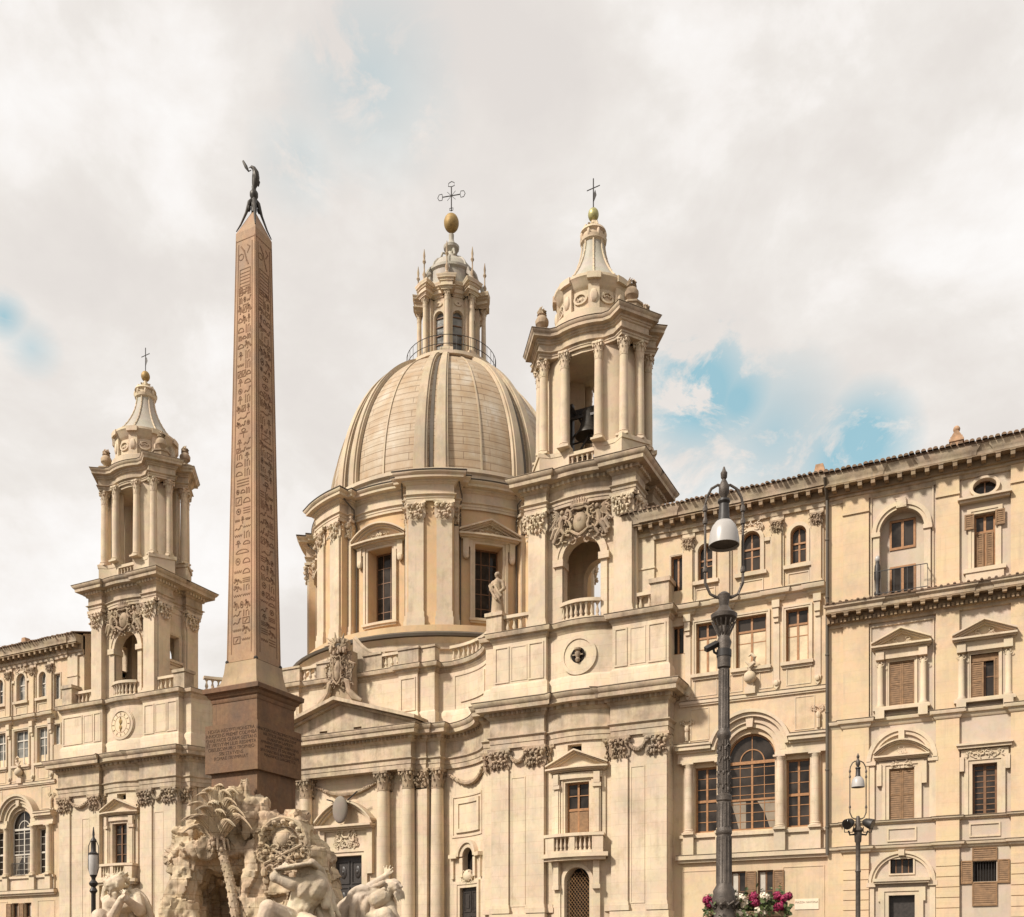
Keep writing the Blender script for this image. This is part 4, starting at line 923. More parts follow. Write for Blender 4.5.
for k in range(-4, 4):
    s0 = sr(45 * k); seg = k % 2 == 0
    w = MB(CD); surround(w, s0, 26.9, 32.3, 2.1, 0, 0.36, 0.2, True, 0.18)
    pediment(w, s0, 32.86, 2.2, 0.85, 0, 0.7, 0.28, seg); relief(w, s0, .12, 33.15, 1.9, .5, 26, k + 9, .15, .16)
    for q in (-1, 1): w.box(s0 + q * 1.72 - .2, s0 + q * 1.72 + .2, 0, .3, 31.5, 32.6); w.fell(s0 + q * 1.72, .2, 31.4, (.24, .2, .3), 8)
    part(w, "window_surround", TRIM, dr)
    w = MB(CD); frame_bars(w, s0 - 1.05, s0 + 1.05, 26.9, 32.3, -0.9, 0.12, 2, 4, 0.06); part(w, "window_bars", WOODD, dr)
    w = MB(CD); w.box(s0 - 1.05, s0 + 1.05, -1.0, -0.95, 26.9, 32.3); part(w, "pane", GLASS, dr)
    sp = sr(45 * k + 22.5)
    b = MB(CD); b.box(sp - 1.5, sp + 1.5, 0, 1.15, 25.4, 34.7); b.box(sp - 1.85, sp + 1.85, 0, .5, 25.4, 34.7); part(b, "pier", DRUMO, dr)
    for q in (-1, 1):
        ph = (45 * k + 22.5); f2 = Cyl(DX, DY, RD + 1.15); sub_pil(dr, f2, R_(ph) * f2.R + q * 1.0, 0, 25.9, 1.1, 8.8, 1.35, 0.16, base=1.0)
    for q in (-1, 1):
        f2 = Cyl(DX, DY, RD); sub_pil(dr, f2, sp + q * 1.68, 0.5, 25.9, .32, 8.8, 1.35, 0.1, base=1.0)
PD = []
for k in range(-4, 4):
    s0 = sr(45 * k - 22.5); a = [(s0 + 0.001 if k > -4 else s0, 1.36), (s0 + 1.5, 1.36), (s0 + 1.5, .6), (s0 + 1.88, .6), (s0 + 1.88, .14), (sr(45 * k + 22.5) - 1.88, .14), (sr(45 * k + 22.5) - 1.88, .6), (sr(45 * k + 22.5) - 1.5, .6), (sr(45 * k + 22.5) - 1.5, 1.36)]
    PD += a
PD.append((sr(45 * 3 + 22.5), 1.36))
e = MB(CD); e.sweep(PD, entab_prof(34.7, 36.5, 0.72, 1.0, 0.38, 0.25)); part(e, "drum_cornice", TRIM, dr)
e = MB(CD); e.sweep(PD, [(-1.0, 36.52), (.74, 36.52), (.77, 36.58), (.7, 36.64), (-1.0, 36.72)]); part(e, "lead_flashing", LEADD, dr)
pp = MB(CD)
for k in range(-4, 4):
    for q in (-1, 1):
        sp = sr(45 * k + 22.5) + q * 1.98; pts = [(sp, .14, 25.6), (sp, .14, 34.3), (sp, .4, 34.8), (sp + q * .1, .5, 35.4), (sp - q * .1, 1.1, 35.9), (sp - q * .2, 1.45, 36.4)]; pp.ftube(pts, .055, 6)
part(pp, "drainpipe", LEADD, dr)
m = MB(CD); m.lathe(DX, DY, [(10.0, 36.3), (10.35, 36.5), (10.35, 37.3), (10.55, 37.4), (10.55, 37.65), (10.0, 37.75), (9.8, 37.8)], 96); part(m, "dome_ring", TRIM, dr)
DZ0, DH, DR0, DZT = 37.75, 13.2, 9.5, 50.3
def drad(z): return DR0 * math.sqrt(max(0.0, 1 - ((z - DZ0) / DH) ** 2))
zs = [DZ0 + (DZT - DZ0) * (1 - (1 - i / 28) ** 1.35) for i in range(29)]
m = MB(); m.lathe(0, 0, [(drad(z), z - DZ0) for z in zs], 128)
dome = link("dome", m.mesh("dome"), DOME, church, (DX - .3, DY, DZ0))
m = MB()
def strip(mb, phi, w0, w1, h, off=0.0):
    """raised rib following the dome, width tapering from w0 to w1"""
    vs = []; fs = []
    for i, z in enumerate(zs):
        r = drad(z); t = i / (len(zs) - 1); w = w0 + (w1 - w0) * t
        for o, k in ((-w / 2, -0.03), (-w / 2, h), (w / 2, h), (w / 2, -0.03)):
            tz = (z - DZ0) / DH; nr, nz = math.sqrt(max(0, 1 - tz * tz)), tz * 0.75
            rr = r + k * nr; a = phi + off / max(r, 1.0) * 0 
            x0, y0 = rr * math.sin(a), -rr * math.cos(a); oo = o + off * (r / DR0 * .9 + .1)
            vs.append((DX - .3 + x0 + math.cos(a) * oo, DY + y0 + math.sin(a) * oo, z + k * nz))
    for i in range(len(zs) - 1):
        for k in range(4): a = i * 4; fs.append((a + k, a + (k + 1) % 4, a + 4 + (k + 1) % 4, a + 4 + k))
    fs.append((0, 1, 2, 3)); mb.add(vs, fs)
for k in range(8):
    for off in (-.78, .78):
        m = MB(); strip(m, R_(22.5 + 45 * k), 1.05, .42, .22, off); strip(m, R_(22.5 + 45 * k), .7, .26, .34, off); part(m, "rib", RIBM, dome)
    m = MB(); strip(m, R_(22.5 + 45 * k), .3, .1, .05, 0); part(m, "rib_gutter", LEADD, dome)
    m = MB(); strip(m, R_(45 * k), .12, .06, .08, 0); part(m, "seam", RIBM, dome)
# lantern
L = MB(); L.lathe(DX, DY, [(3.3, 49.9), (3.75, 50.05), (3.75, 50.3), (3.3, 50.35), (2.9, 50.4)], 40)
CL = Cyl(DX, DY, 2.0)
for k in range(-4, 4):
    s0 = R_(45 * k) * 2.0; L2 = MB(CL); L2.wall(s0 - R_(22.5) * 2, s0 + R_(22.5) * 2, 50.3, 55.9, -.3, 0, [("arch", s0 - .43, s0 + .43, 50.7, 54.1)]); L2.ring(s0, 54.1, .43, .56, 0, .08); L2.box(s0 - .56, s0 - .43, 0, .08, 50.7, 54.1); L2.box(s0 + .43, s0 + .56, 0, .08, 50.7, 54.1); L2.ring(s0, 55.1, .1, .3, 0, .08, 0, 360, 12, .7); L.add(L2.v, L2.f)
lan = part(L, "lantern", TRIM, church)
for k in range(-4, 4):
    s0 = R_(45 * k) * 2.0
    w = MB(CL); w.addf([(s0 - .43, -.2, 50.7), (s0 + .43, -.2, 50.7), (s0 + .43, -.2, 54.55), (s0 - .43, -.2, 54.55)], [(0, 1, 2, 3)])
    part(w, "pane", GLASSG, lan, smooth=0)
    w = MB(CL)
    for z in (51.3, 52, 52.7, 53.4, 54.1): w.box(s0 - .43, s0 + .43, -.2, -.14, z - .03, z + .03)
    part(w, "window_bars", WOODD, lan)
    ph = 45 * k + 22.5; f2 = Cyl(DX, DY, 2.0); sp = R_(ph) * 2.0
    b = MB(f2); b.box(sp - .24, sp + .24, 0, .34, 50.35, 55.85); b.box(sp - .34, sp + .34, .3, 1.02, 50.35, 51); part(b, "buttress", TRIM, lan)
    sub_column(lan, f2, sp, .66, 51, .2, 4.6, .7, TRIM)
PL = []
for k in range(-4, 4):
    a, b = R_(45 * k - 22.5) * 2, R_(45 * k + 22.5) * 2; PL += [(a + (.001 if k > -4 else 0), .98), (a + .3, .98), (a + .3, .08), (b - .3, .08), (b - .3, .98)]
PL.append((R_(157.5 + 0) * 2 + 0, .98))
e = MB(CL); e.sweep(PL, entab_prof(55.6, 56.75, .22, .7, .45, .22)); part(e, "lantern_cornice", TRIM, lan)
c = MB(CL); c.lathe(DX, DY, [(2.25, 56.6), (2.25, 57.0), (2.05, 57.1), (2.05, 58.0), (2.2, 58.15), (2.2, 58.35), (1.85, 58.5), (1.7, 58.95), (1.4, 59.35), (1.0, 59.6), (.6, 59.75)], 32)
for k in range(8):
    a = R_(22.5 + 45 * k); P = lambda r, z: (DX + r * math.sin(a), DY - r * math.cos(a), z)
    c.tube([P(2.75, 56.8), P(2.5, 57.5), P(2.2, 57.8), P(2.1, 58.3)], [.2, .16, .2, .1], 6); c.tube([P(1.87, 58.5), P(1.72, 58.97), P(1.42, 59.37), P(1.0, 59.62)], .09, 5)
part(c, "lantern_cap", LEADP, lan)
c = MB(CL); c.lathe(DX, DY, [(.62, 59.65), (.4, 60.0), (.32, 60.52), (.62, 60.79), (.66, 61), (.4, 61.21), (.26, 61.41), (.2, 61.62), (.22, 62.03)], 16)
for k in range(4):
    a = R_(45 + 90 * k); c.tube([(DX + r * math.sin(a), DY - r * math.cos(a), z) for r, z in ((.9, 59.83), (.75, 60.38), (.4, 60.38), (.45, 60.79))], .1, 6)
part(c, "lantern_neck", LEADP, lan)
c = MB(CL); c.ell((DX, DY, 63), (.62, .62, .74), 20); part(c, "orb", GOLD, lan)
c = MB(CL); Z0 = 64.1
Xp = lambda a, z: (DX + a * .97, DY + a * .24, Z0 + z)
c.tube([Xp(0, -.1), Xp(0, 1.9)], .045, 6); c.tube([Xp(-.75, 1.15), Xp(.75, 1.15)], .04, 6)
for (a, z, ta, tz) in ((0, 1.9, 0, 1), (-.75, 1.15, -1, 0), (.75, 1.15, 1, 0), (0, .15, 0, -.6)):
    for q in (-1, 1): c.tube([Xp(a + q * .03 * abs(tz), z + q * .03 * abs(ta)), Xp(a + ta * .05 + q * tz * .26, z + tz * .05 + q * ta * .26), Xp(a + ta * .3 + q * tz * .24, z + tz * .3 + q * ta * .24), Xp(a + ta * .42, z + tz * .42)], .03, 5)
for q in (-1, 1):
    for r in (-1, 1): c.tube([Xp(0, 1.15), Xp(q * .35, 1.15 + r * .35)], .02, 4)
part(c, "cross", IRON2, lan)
for k in range(8):
    c = MB(CL); a = R_(22.5 + 45 * k); x, y = DX + 2.75 * math.sin(a), DY - 2.75 * math.cos(a)
    c.lathe(x, y, [(.2, 56.7), (.2, 57.01), (.08, 57.15), (.16, 57.49), (.06, 57.77), (.05, 58.32), (.15, 58.53), (.07, 58.73), (.1, 59.01), (.02, 59.56)], 8)
    part(c, "finial", ORN, lan)
c = MB(CL); R = 3.65
for z in (50.85, 51.55): c.tube([(DX + R * math.sin(R_(i * 7.5)), DY - R * math.cos(R_(i * 7.5)), z) for i in range(49)], .028, 5)
for i in range(40):
    a = R_(9 * i); c.tube([(DX + R * math.sin(a), DY - R * math.cos(a), 50.25), (DX + R * math.sin(a), DY - R * math.cos(a), 51.55)], .022, 4)
part(c, "railing", IRON2, lan)
# ---------------------------------------------------------------- palaces
def modillions(mb, s0, s1, d0, d1, z0, z1, step=0.62, w=0.2):
    n = int((s1 - s0) / step)
    for i in range(n):
        s = s0 + (i + .5) * (s1 - s0) / n; mb.box(s - w / 2, s + w / 2, d0, d1, z0, z1); mb.box(s - w / 2 - .02, s + w / 2 + .02, d0, d1 + .03, z1 - .06, z1)
def text(parent, s, loc, rz, size, mat, name="inscription", align="CENTER", depth=0.004, label=None):
    cu = bpy.data.curves.new(name, "FONT"); cu.body = s; cu.size = size; cu.align_x = align; cu.align_y = "TOP"; cu.extrude = depth; cu.space_line = 0.95
    o = bpy.data.objects.new("tmp_text", cu); COL.objects.link(o); bpy.context.view_layer.update()
    me = bpy.data.meshes.new_from_object(o.evaluated_get(bpy.context.evaluated_depsgraph_get())); bpy.data.objects.remove(o); bpy.data.curves.remove(cu)
    me.name = name; me.materials.clear()
    R = Matrix.Rotation(rz, 4, "Z") @ Matrix.Rotation(R_(90), 4, "X"); me.transform(Matrix.Translation(loc) @ R)
    return link(name, me, mat, parent, label=label)
def palace(cx, mirror, label, wood, gl, gl2):
    F = Fr(55.0, ox=cx); F = F.mir(cx) if mirror else F
    p = thing("palace", F.pt(0, -6, 0), label, "palace")
    H = [("arch", -1.33, 1.33, 9.3, 13.25), ("rect", -3.15, -1.9, 9.3, 12.95), ("rect", 1.9, 3.15, 9.3, 12.95), ("rect", -.84, .84, 18.2, 21.05), ("rect", -3.08, -1.88, 18.2, 21.05), ("rect", 1.88, 3.08, 18.2, 21.05),
         ("arch", -.52, .52, 23.5, 25.15), ("arch", -2.97, -2.13, 23.5, 25.05), ("arch", 2.13, 2.97, 23.5, 25.05), ("rect", -4.55, -3.8, 23.1, 25.1), ("rect", -4.55, -3.8, 19.5, 21.1), ("rect", -1.15, -.3, 4.8, 7.05), ("rect", .35, 1.2, 4.8, 7.05)]
    w = MB(F); w.wall(-7.2, 4.17, 0, 26.6, -.6, 0, H); w.box(-7.2, 4.17, -14, -.6, 26.2, 26.6); w.box(-7.2, -7.1, -14, -.6, 0, 26.5); w.box(4.1, 4.17, -14, -.6, 0, 26.5); w.box(-7.2, 4.17, -14, -13.8, 0, 26.5); w.addf([(s, d_, z_) for s in (-7.2, 4.17) for d_, z_ in ((.1, 26.6), (.1, 27.8), (-8, 30.1), (-8, 26.6))], [(0, 1, 2, 3), (4, 5, 6, 7), (3, 2, 6, 7)])
    pframe(w, -3.9, -1.9, 3, 7.2, 0, .06, .03); pframe(w, 1.7, 3.9, 2.5, 7.2, 0, .06, .03)
    part(w, "wall", PLAS, p)
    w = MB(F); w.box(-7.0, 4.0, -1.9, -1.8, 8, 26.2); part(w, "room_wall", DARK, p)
    t = MB(F)
    t.steps(-4.1, 4.1, [(0, .22, 7.62, 7.78, 0), (0, .36, 7.78, 8.02, .08)]); t.steps(-3.95, 3.95, [(0, .12, 8.02, 9.0, 0)]); t.box(-3.98, 3.98, 0, .26, 9.0, 9.18)
    for s in (-3.45, -1.6, 1.6, 3.45): t.box(s - .3, s + .3, .12, .36, 8.02, 9.18); t.box(s - .28, s + .28, 0, .12, 9.18, 13.2)
    for a, b in ((-4.05, -1.4), (1.4, 4.05)):
        q = -1 if a < 0 else 1; I = lambda e, f_: sorted((q * e, q * f_)); t.box(*I(1.36, 4.05), 0, .36, 13.2, 13.38); t.box(*I(1.38, 4.05), 0, .3, 13.38, 13.75); t.box(*I(2.0, 4.08), 0, .42, 13.75, 13.88); t.box(*I(2.12, 4.13), 0, .62, 13.88, 14.1); t.box(*I(2.1, 4.17), 0, .7, 14.1, 14.22)
    zc = 13.5
    t.ring(0, zc, 1.36, 1.62, 0, .2, 0, 180, 28); t.ring(0, zc, 1.62, 1.92, 0, .31, 0, 180, 28); t.ring(0, zc, 1.92, 2.12, 0, .52, 8, 172, 28); t.ring(0, zc, 2.12, 2.3, 0, .66, 16, 164, 28)
    t.prism([(-.16, 14.85), (.16, 14.85), (.22, 15.5), (-.22, 15.5)], 0, .42)
    for a, b in ((-4.0, 4.0),): t.box(a, b, 0, .1, 16.45, 16.55); t.box(a - .03, b + .03, 0, .16, 16.55, 16.72)
    for a, b, z0, z1 in ((-3.2, -1.9, 16.95, 17.95), (1.9, 3.2, 16.95, 17.95), (-1.2, -.45, 16.95, 17.95), (.45, 1.2, 16.95, 17.95), (-3.4, -2.35, 14.5, 16.3), (2.35, 3.4, 14.5, 16.3)): pframe(t, a, b, z0, z1, 0, .05, .03)
    for s in (-3.6, 3.6):
        t.fell(s, .1, 15.2, (.14, .12, .2), 8); t.ftube([(s, .12, 14.5), (s, .14, 15.0)], .1); relief(t, s, .03, 15.5, .6, .5, 10, 4, .12, .1); t.box(s - .2, s + .2, 0, .1, 14.25, 14.5)
    for s, w_ in ((0, 1.68), (-2.48, 1.2), (2.48, 1.2)): surround(t, s, 18.2, 21.05, w_, 0, .2, .1, True)
    for s in (-3.55, -1.38, 1.38, 3.55):
        t.box(s - .16, s + .16, 0, .07, 17.3, 21.55); t.prism([(s - .2, 17.3), (s + .2, 17.3), (s + .12, 16.95), (s, 16.8), (s - .12, 16.95)], 0, .1)
        t.box(s - .2, s + .2, 0, .3, 21.2, 21.6); t.box(s - .15, s + .15, 0, .24, 20.7, 21.2); t.box(s - .12, s + .12, 0, .16, 20.45, 20.7); t.fell(s, .12, 17.15, (.14, .1, .16), 8)
    P = [(-4.1, .1), (-3.2, .1), (-3.2, .0), (-1.75, .0), (-1.75, .1), (-1.0, .1), (-1.0, 0), (1.0, 0), (1.0, .1), (1.75, .1), (1.75, 0), (3.2, 0), (3.2, .1), (3.95, .1)]
    t.sweep(P, corn_prof(21.6, 22.12, .42, .2))
    for s in (-3.5, -1.42, 1.42, 3.5): t.box(s - .36, s + .36, 0, .1, 22.12, 26.2)
    for s, h_ in ((0, .52), (-2.55, .42), (2.55, .42)):
        zs_ = 25.15 if s == 0 else 25.05
        t.ring(s, zs_, h_, h_ + .2, 0, .1); t.box(s - h_ - .2, s - h_, 0, .1, 23.4, zs_); t.box(s + h_, s + h_ + .2, 0, .1, 23.4, zs_); t.box(s - h_ - .35, s + h_ + .35, 0, .2, 23.2, 23.4)
        pframe(t, s - h_ - .15, s + h_ + .15, 22.35, 23.0, 0, .06, .04)
    t.box(-1.05, -.75, 0, .14, 24.95, 25.15); t.box(.75, 1.05, 0, .14, 24.95, 25.15); relief(t, 0, .05, 25.95, 1.3, .45, 16, 6, .14, .14)
    t.box(-6.6, -5.5, 0, .14, 22.0, 26.2); t.box(-6.65, -5.45, 0, .2, 24.6, 24.7); surround(t, -4.17, 23.1, 25.1, .75, 0, .1, .05, False); surround(t, -4.17, 19.5, 21.1, .75, 0, .1, .05, False)
    t.box(-.28, .28, 0, .3, 16.72, 17.1); t.box(-.18, .18, 0, .3, 17.1, 17.3); t.fell(0, .3, 17.6, (.34, .32, .34), 14); t.ftube([(0, .3, 17.85), (-.05, .3, 18.1), (.22, .3, 18.35), (.28, .3, 18.65), (.1, .3, 18.85), (-.08, .3, 18.75)], [.14, .12, .14, .1, .09, .04], 7); t.ftube([(.05, .3, 18.2), (-.25, .3, 18.5)], [.1, .04], 6)
    part(t, "stone_trim", TRIM, p)
    flash(F, P, 22.12, .42, p, t=.04)
    for a_, b_, z_, o_ in ((-4.17, 4.17, 8.02, .36), (-4.03, 4.03, 16.72, .16), (2.2, 4.17, 14.22, .7), (-4.17, -2.2, 14.22, .7)): flash(F, [(a_, 0), (b_, 0)], z_, o_, p, t=.04)
    for s in (-3.45, -1.6, 1.6, 3.45):
        q, rz = put(F, s, .18, 9.18); link("column", cached(col_mesh, .24, 3.75), TRAV, p, q, rz)
        k = MB(F); x, y, _ = F.pt(s, .18, 0); k.lathe(x, y, [(.22, 12.9), (.22, 12.96), (.3, 13.08), (.3, 13.1)], 14); k.box(s - .32, s + .32, -.05, .48, 13.1, 13.2); part(k, "capital", TRIM, p)
    for s in (-3.5, -1.42, 1.42, 3.5):
        q, rz = put(F, s, .1, 22.12); o = link("pilaster", cached(pil_mesh, .5, 3.1, .12, .25), PLAS, p, q, rz); link("capital", cached(cap_flat, .5, .72, .12), ORN, o, (q[0], q[1], q[2] + 3.1), rz)
    window(p, F, 0, 9.3, 13.25, 2.66, -.25, wood, gl, nv=3, nh=7, fw=.09, transom=11.0, arch=True, mw=.035)
    cu = MB(F)
    for a, b, c_, e_ in ((.25, .7, .95, 1.24), (-1.22, -.95, -.75, -.35)): cu.addf([(a, -.292, 10.95), (e_, -.292, 10.95), (e_, -.292, 9.42), (c_, -.292, 9.42), (b, -.292, 10.2)], [(0, 1, 2, 3, 4)])
    part(cu, 'curtain', CURT, p, smooth=0)
    k = MB(F); k.box(-1.3, 1.3, -.3, -.22, 12.95, 13.12); k.ring(0, 13.1, .62, .68, -.3, -.25, 0, 180, 16); part(k, "window_transom", wood, p)
    for s in (-2.52, 2.52): window(p, F, s, 9.3, 12.95, 1.25, -.25, wood, gl, nv=1, nh=5, fw=.09, transom=11.05, mw=.04)
    for s, ww in ((0, 1.68), (-2.48, 1.2), (2.48, 1.2)): window(p, F, s, 18.2, 21.05, ww, -.2, wood, gl2, nv=1, nh=1, fw=.09, transom=20.25, lower=20.2 if not mirror else 18.9)
    window(p, F, 0, 23.5, 25.15, 1.04, -.2, wood, gl2, nv=1, nh=1, fw=.08, arch=True, transom=24.75)
    for s in (-2.55, 2.55): window(p, F, s, 23.5, 25.05, .84, -.2, wood, gl2, nv=1, nh=1, fw=.08, arch=True, transom=24.6)
    window(p, F, -4.17, 23.1, 25.1, .75, -.18, wood, gl2, nv=1, nh=0); window(p, F, -4.17, 19.5, 21.1, .75, -.18, wood, gl2, nv=1, nh=0)
    for s in (-.72, .78):
        window(p, F, s, 4.8, 7.05, .85, -.2, WOODD, GLASS, nv=1, nh=1); shutter(p, F, s + .43, s + 1.0, 4.8, 7.02, .03, SHUT)
        k = MB(F); k.box(s - .38, s - .05, -.235, -.225, 4.8, 6.95); part(k, "curtain", WHITEW, p)
    c = MB(F); c.sweep([(-7.2, 0.02), (-5.45, .02), (-5.45, .1), (-4.7, .1), (-4.7, .04), (4.17, .04)], [(-.1, 26.2), (.1, 26.2), (.12, 26.42), (.2, 26.45), (.2, 26.62), (.25, 26.66), (.25, 26.98), (.75, 27.05), (.78, 27.25), (.92, 27.42), (.95, 27.6), (-.1, 27.7)])
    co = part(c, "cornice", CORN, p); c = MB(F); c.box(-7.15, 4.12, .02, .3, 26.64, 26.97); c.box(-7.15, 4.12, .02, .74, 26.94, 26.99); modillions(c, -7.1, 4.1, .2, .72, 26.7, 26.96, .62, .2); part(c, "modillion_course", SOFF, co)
    r = MB(F); r.box(-7.25, 4.2, .86, 1.0, 27.55, 27.64); tiles(r, -7.3, 4.3, .97, 27.64, 2.6, 9.0, .27, .1); ro = part(r, "roof", TILE, p)
    ch = MB(F); a = 3.2
    ch.box(a - .35, a + .35, -3.2, -2.5, 27.6, 29.4); ch.box(a - .42, a + .42, -3.27, -2.43, 29.1, 29.25); ch.prism([(a - .3, 29.4), (a + .3, 29.4), (a + .2, 29.85), (a - .2, 29.85)], -3.1, -2.6); part(ch, "chimney", BRICKD, ro)
    if mirror:
        rl = MB(F); rl.box(-.8, .8, .3, .34, 10.2, 10.25)
        for i in range(13): rl.box(-.8 + i * .13, -.77 + i * .13, .3, .33, 9.2, 10.2)
        part(rl, "railing", IRON2, p)
    else:
        k = MB(F); k.box(2.35, 3.6, 0.003, .04, 4.85, 5.42); so = part(k, "street_plaque", MARBP, p)
        x, y, z = F.pt(2.98, .042, 5.3); text(so, "PIAZZA NAVONA", (x, y, z), 0, .15, GLYPH, "street_name")
    return p
palace(-12.68, False, "ochre palace with an orange-framed arched triple window beside the right bell tower", WOOD, GLASS, GLASS)
palace(-71.8, True, "ochre palace with white-framed arched triple window beside the clock tower", WHITEW, GLASS, GLASSG)

# far right palace
F2 = Fr(54.2); p2 = thing("palace", (-2, 60, 0), "tall plaster palace with wooden shutters and a dark roof cornice", "palace")
X0, X1 = -8.5, 6.2
B1, B2, B3 = -4.88, -1.07, 2.75
H = [("arch", B1 - 1.06, B1 + 1.06, 20.2, 23.95), ("rect", B1 - .6, B1 + .6, 15.0, 17.5), ("rect", B1 - .6, B1 + .6, 9.22, 11.85), ("rect", B1 - .6, B1 + .6, 6.45, 7.3), ("rect", B1 - .62, B1 + .62, 0, 5.4)]
for b in (B2, B3 + .35): H += [("rect", b - .47, b + .47, 21.4, 24.05), ("ell", b - .52, b + .52, 24.95, 25.7), ("rect", b - .62, b + .62, 14.95, 17.4), ("rect", b - .55, b + .55, 9.22, 11.75), ("rect", b - .52, b + .52, 5.95, 6.95)]
w = MB(F2); w.wall(X0, X1, 0, 26.6, -.6, -.12, H); w.box(X0, X1, -14, -.6, 26.2, 26.6); w.box(X1 - .1, X1, -14, -.6, 0, 26.5); w.box(X0, X0 + .1, -14, -.6, 0, 26.5); w.box(X0, X1, -14, -13.8, 0, 26.5)
w.box(B1 - 1.06, B1 - .62, -.6, -.56, 20.2, 25.2); w.box(B1 + .62, B1 + 1.06, -.6, -.56, 20.2, 25.2); w.box(B1 - .62, B1 + .62, -.6, -.56, 22.3, 23.15); w.box(B1 - .62, B1 + .62, -.6, -.56, 24.7, 25.2)
part(w, "wall", GREYP, p2)
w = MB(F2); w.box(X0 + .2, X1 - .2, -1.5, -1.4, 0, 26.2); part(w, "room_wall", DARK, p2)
piers = [(-7.72, -6.45), (-3.27, -2.2), (.08, 1.2), (4.9, 6.2)]
w = MB(F2)
for a, b in piers:
    w.box(a, b, -.12, .06, 9.3, 14.1); w.box(a, b, -.12, .06, 14.5, 19.4); w.box(a, b, -.12, .06, 20.55, 26.3); w.box(a - .02, b + .02, -.12, .14, 25.15, 25.25); w.box(a, b, -.12, .02, 0, 7.7); w.box(a, b, -.12, .1, 7.95, 9.1); w.box(a - .03, b + .03, -.12, .14, 20.55, 20.85)
    for i in range(14): w.box(a, b, .02, .08, .5 + i * .52 - .48, .5 + i * .52 - .0)
w.box(X0, -7.72, -.12, -.06, 20.5, 26.3); w.box(X0, -7.72, -.12, -.06, 0, 19.4)
part(w, "pier", PIER, p2)
t = MB(F2); dd = -.12
def p2path(o): 
    P = [(X0, -.1 + o), (-7.85, -.1 + o)]
    for a, b in piers: P += [(a - .02, -.1 + o), (a - .02, .08 + o), (b + .02, .08 + o), (b + .02, -.1 + o)]
    return [q for q in P if q[0] <= X1] + [(X1, -.1 + o)]
PP = p2path(0)
t.sweep(PP, corn_prof(14.1, 14.5, .25, .1)); t.sweep(PP, corn_prof(9.05, 9.22, .18, .1)); t.sweep(PP, corn_prof(7.66, 7.95, .22, .1))
# ground arch, upper arches
t.ring(B1, 6.05, 1.32, 1.46, dd, .0, 0, 180, 24); t.ring(B1, 6.05, 1.46, 1.6, dd, .08, 0, 180, 24); t.box(B1 - .14, B1 + .14, dd, .16, 7.4, 7.7)
t.ring(B1, 12.25, 1.3, 1.48, dd, .02, 0, 180, 24); t.ring(B1, 12.25, 1.48, 1.68, dd, .1, 0, 180, 24); t.box(B1 - .14, B1 + .14, dd, .14, 13.3, 13.75)
for q in (-1, 1):
    t.box(*sorted((B1 + q * 1.32, B1 + q * 1.58)), dd, .0, 0, 6.0); t.box(*sorted((B1 + q * 1.25, B1 + q * 1.68)), dd, .1, 5.85, 6.08)
    t.box(*sorted((B1 + q * 1.3, B1 + q * 1.62)), dd, .0, 9.22, 12.1); t.box(*sorted((B1 + q * 1.24, B1 + q * 1.7)), dd, .1, 12.08, 12.28)
    t.box(*sorted((B1 + q * 1.06, B1 + q * 1.36)), dd, .04, 20.55, 23.8); t.box(*sorted((B1 + q * 1.02, B1 + q * 1.44)), dd, .12, 23.75, 23.97)
t.ring(B1, 23.95, 1.06, 1.22, dd, .02, 0, 180, 24); t.ring(B1, 23.95, 1.22, 1.42, dd, .1, 0, 180, 24); t.box(B1 - .24, B1 + .24, dd, .2, 25.0, 25.5); relief(t, B1, .15, 25.25, .5, .4, 6, 2, .1, .08)
pframe(t, B1 - 1.5, B1 + 1.5, 20.7, 25.9, dd, .06, .08); pframe(t, B1 - 1.52, B1 + 1.52, 14.6, 19.25, dd, .06, .08)
t.box(B1 - 1.3, B1 + 1.3, dd, .22, 6.0, 6.1); t.box(B1 - 1.36, B1 + 1.36, dd, .3, 6.1, 6.25)
surround(t, B1, 0, 5.4, 1.24, dd, .4, .14, False, .1); pframe(t, B1 - .62, B1 + .62, 6.43, 7.32, dd, .08, .06)
# first floor window of bay 1: segmental pediment inside the arch
surround(t, B1, 9.22, 11.85, 1.2, dd, .34, .14, False, .12); pediment(t, B1, 12.5, 1.32, .62, dd, .3, .18, True); relief(t, B1, 0, 12.1, 1.6, .3, 14, 8, .12, .12); relief(t, B1, 0.1, 12.75, .6, .25, 8, 8, .1, .1)
for q in (-1, 1): t.box(*sorted((B1 + q * .95, B1 + q * 1.18)), dd, .1, 11.0, 12.1)
def ped_window(b, z0, z1, hw, ped):
    surround(t, b, z0, z1, hw * 2, dd, .14, .08, False)
    for q in (-1, 1):
        x, y, _ = F2.pt(b + q * (hw + .42), .06, 0); t.lathe(x, y, [(.2, z0), (.2, z0 + .1), (.15, z0 + .18), (.15, z1 - .3), (.13, z1 - .1)], 12); t.box(b + q * (hw + .42) - .2, b + q * (hw + .42) + .2, dd, .24, z1 + .1, z1 + .5)
        relief(t, b + q * (hw + .42), .1, z1 - .1, .3, .4, 8, 3, .1, .12); t.box(b + q * (hw + .42) - .22, b + q * (hw + .42) + .22, dd, .3, z0 - .6, z0 - .2)
    t.box(b - hw - .75, b + hw + .75, dd, .3, z0 - .2, z0 - .06); t.box(b - hw - .7, b + hw + .7, dd, .26, z0 - .06, z0 - .0)
    t.box(b - hw - .6, b + hw + .6, dd, .12, z1 + .14, z1 + .55); pediment(t, b, z1 + .78, hw + .82, .62, dd, .46, .2); relief(t, b, .0, z1 + 1.0, .8, .3, 10, 5, .1, .14)
ped_window(B1, 15.0, 17.3, .6, True); bays = (B2, B3 + .35)
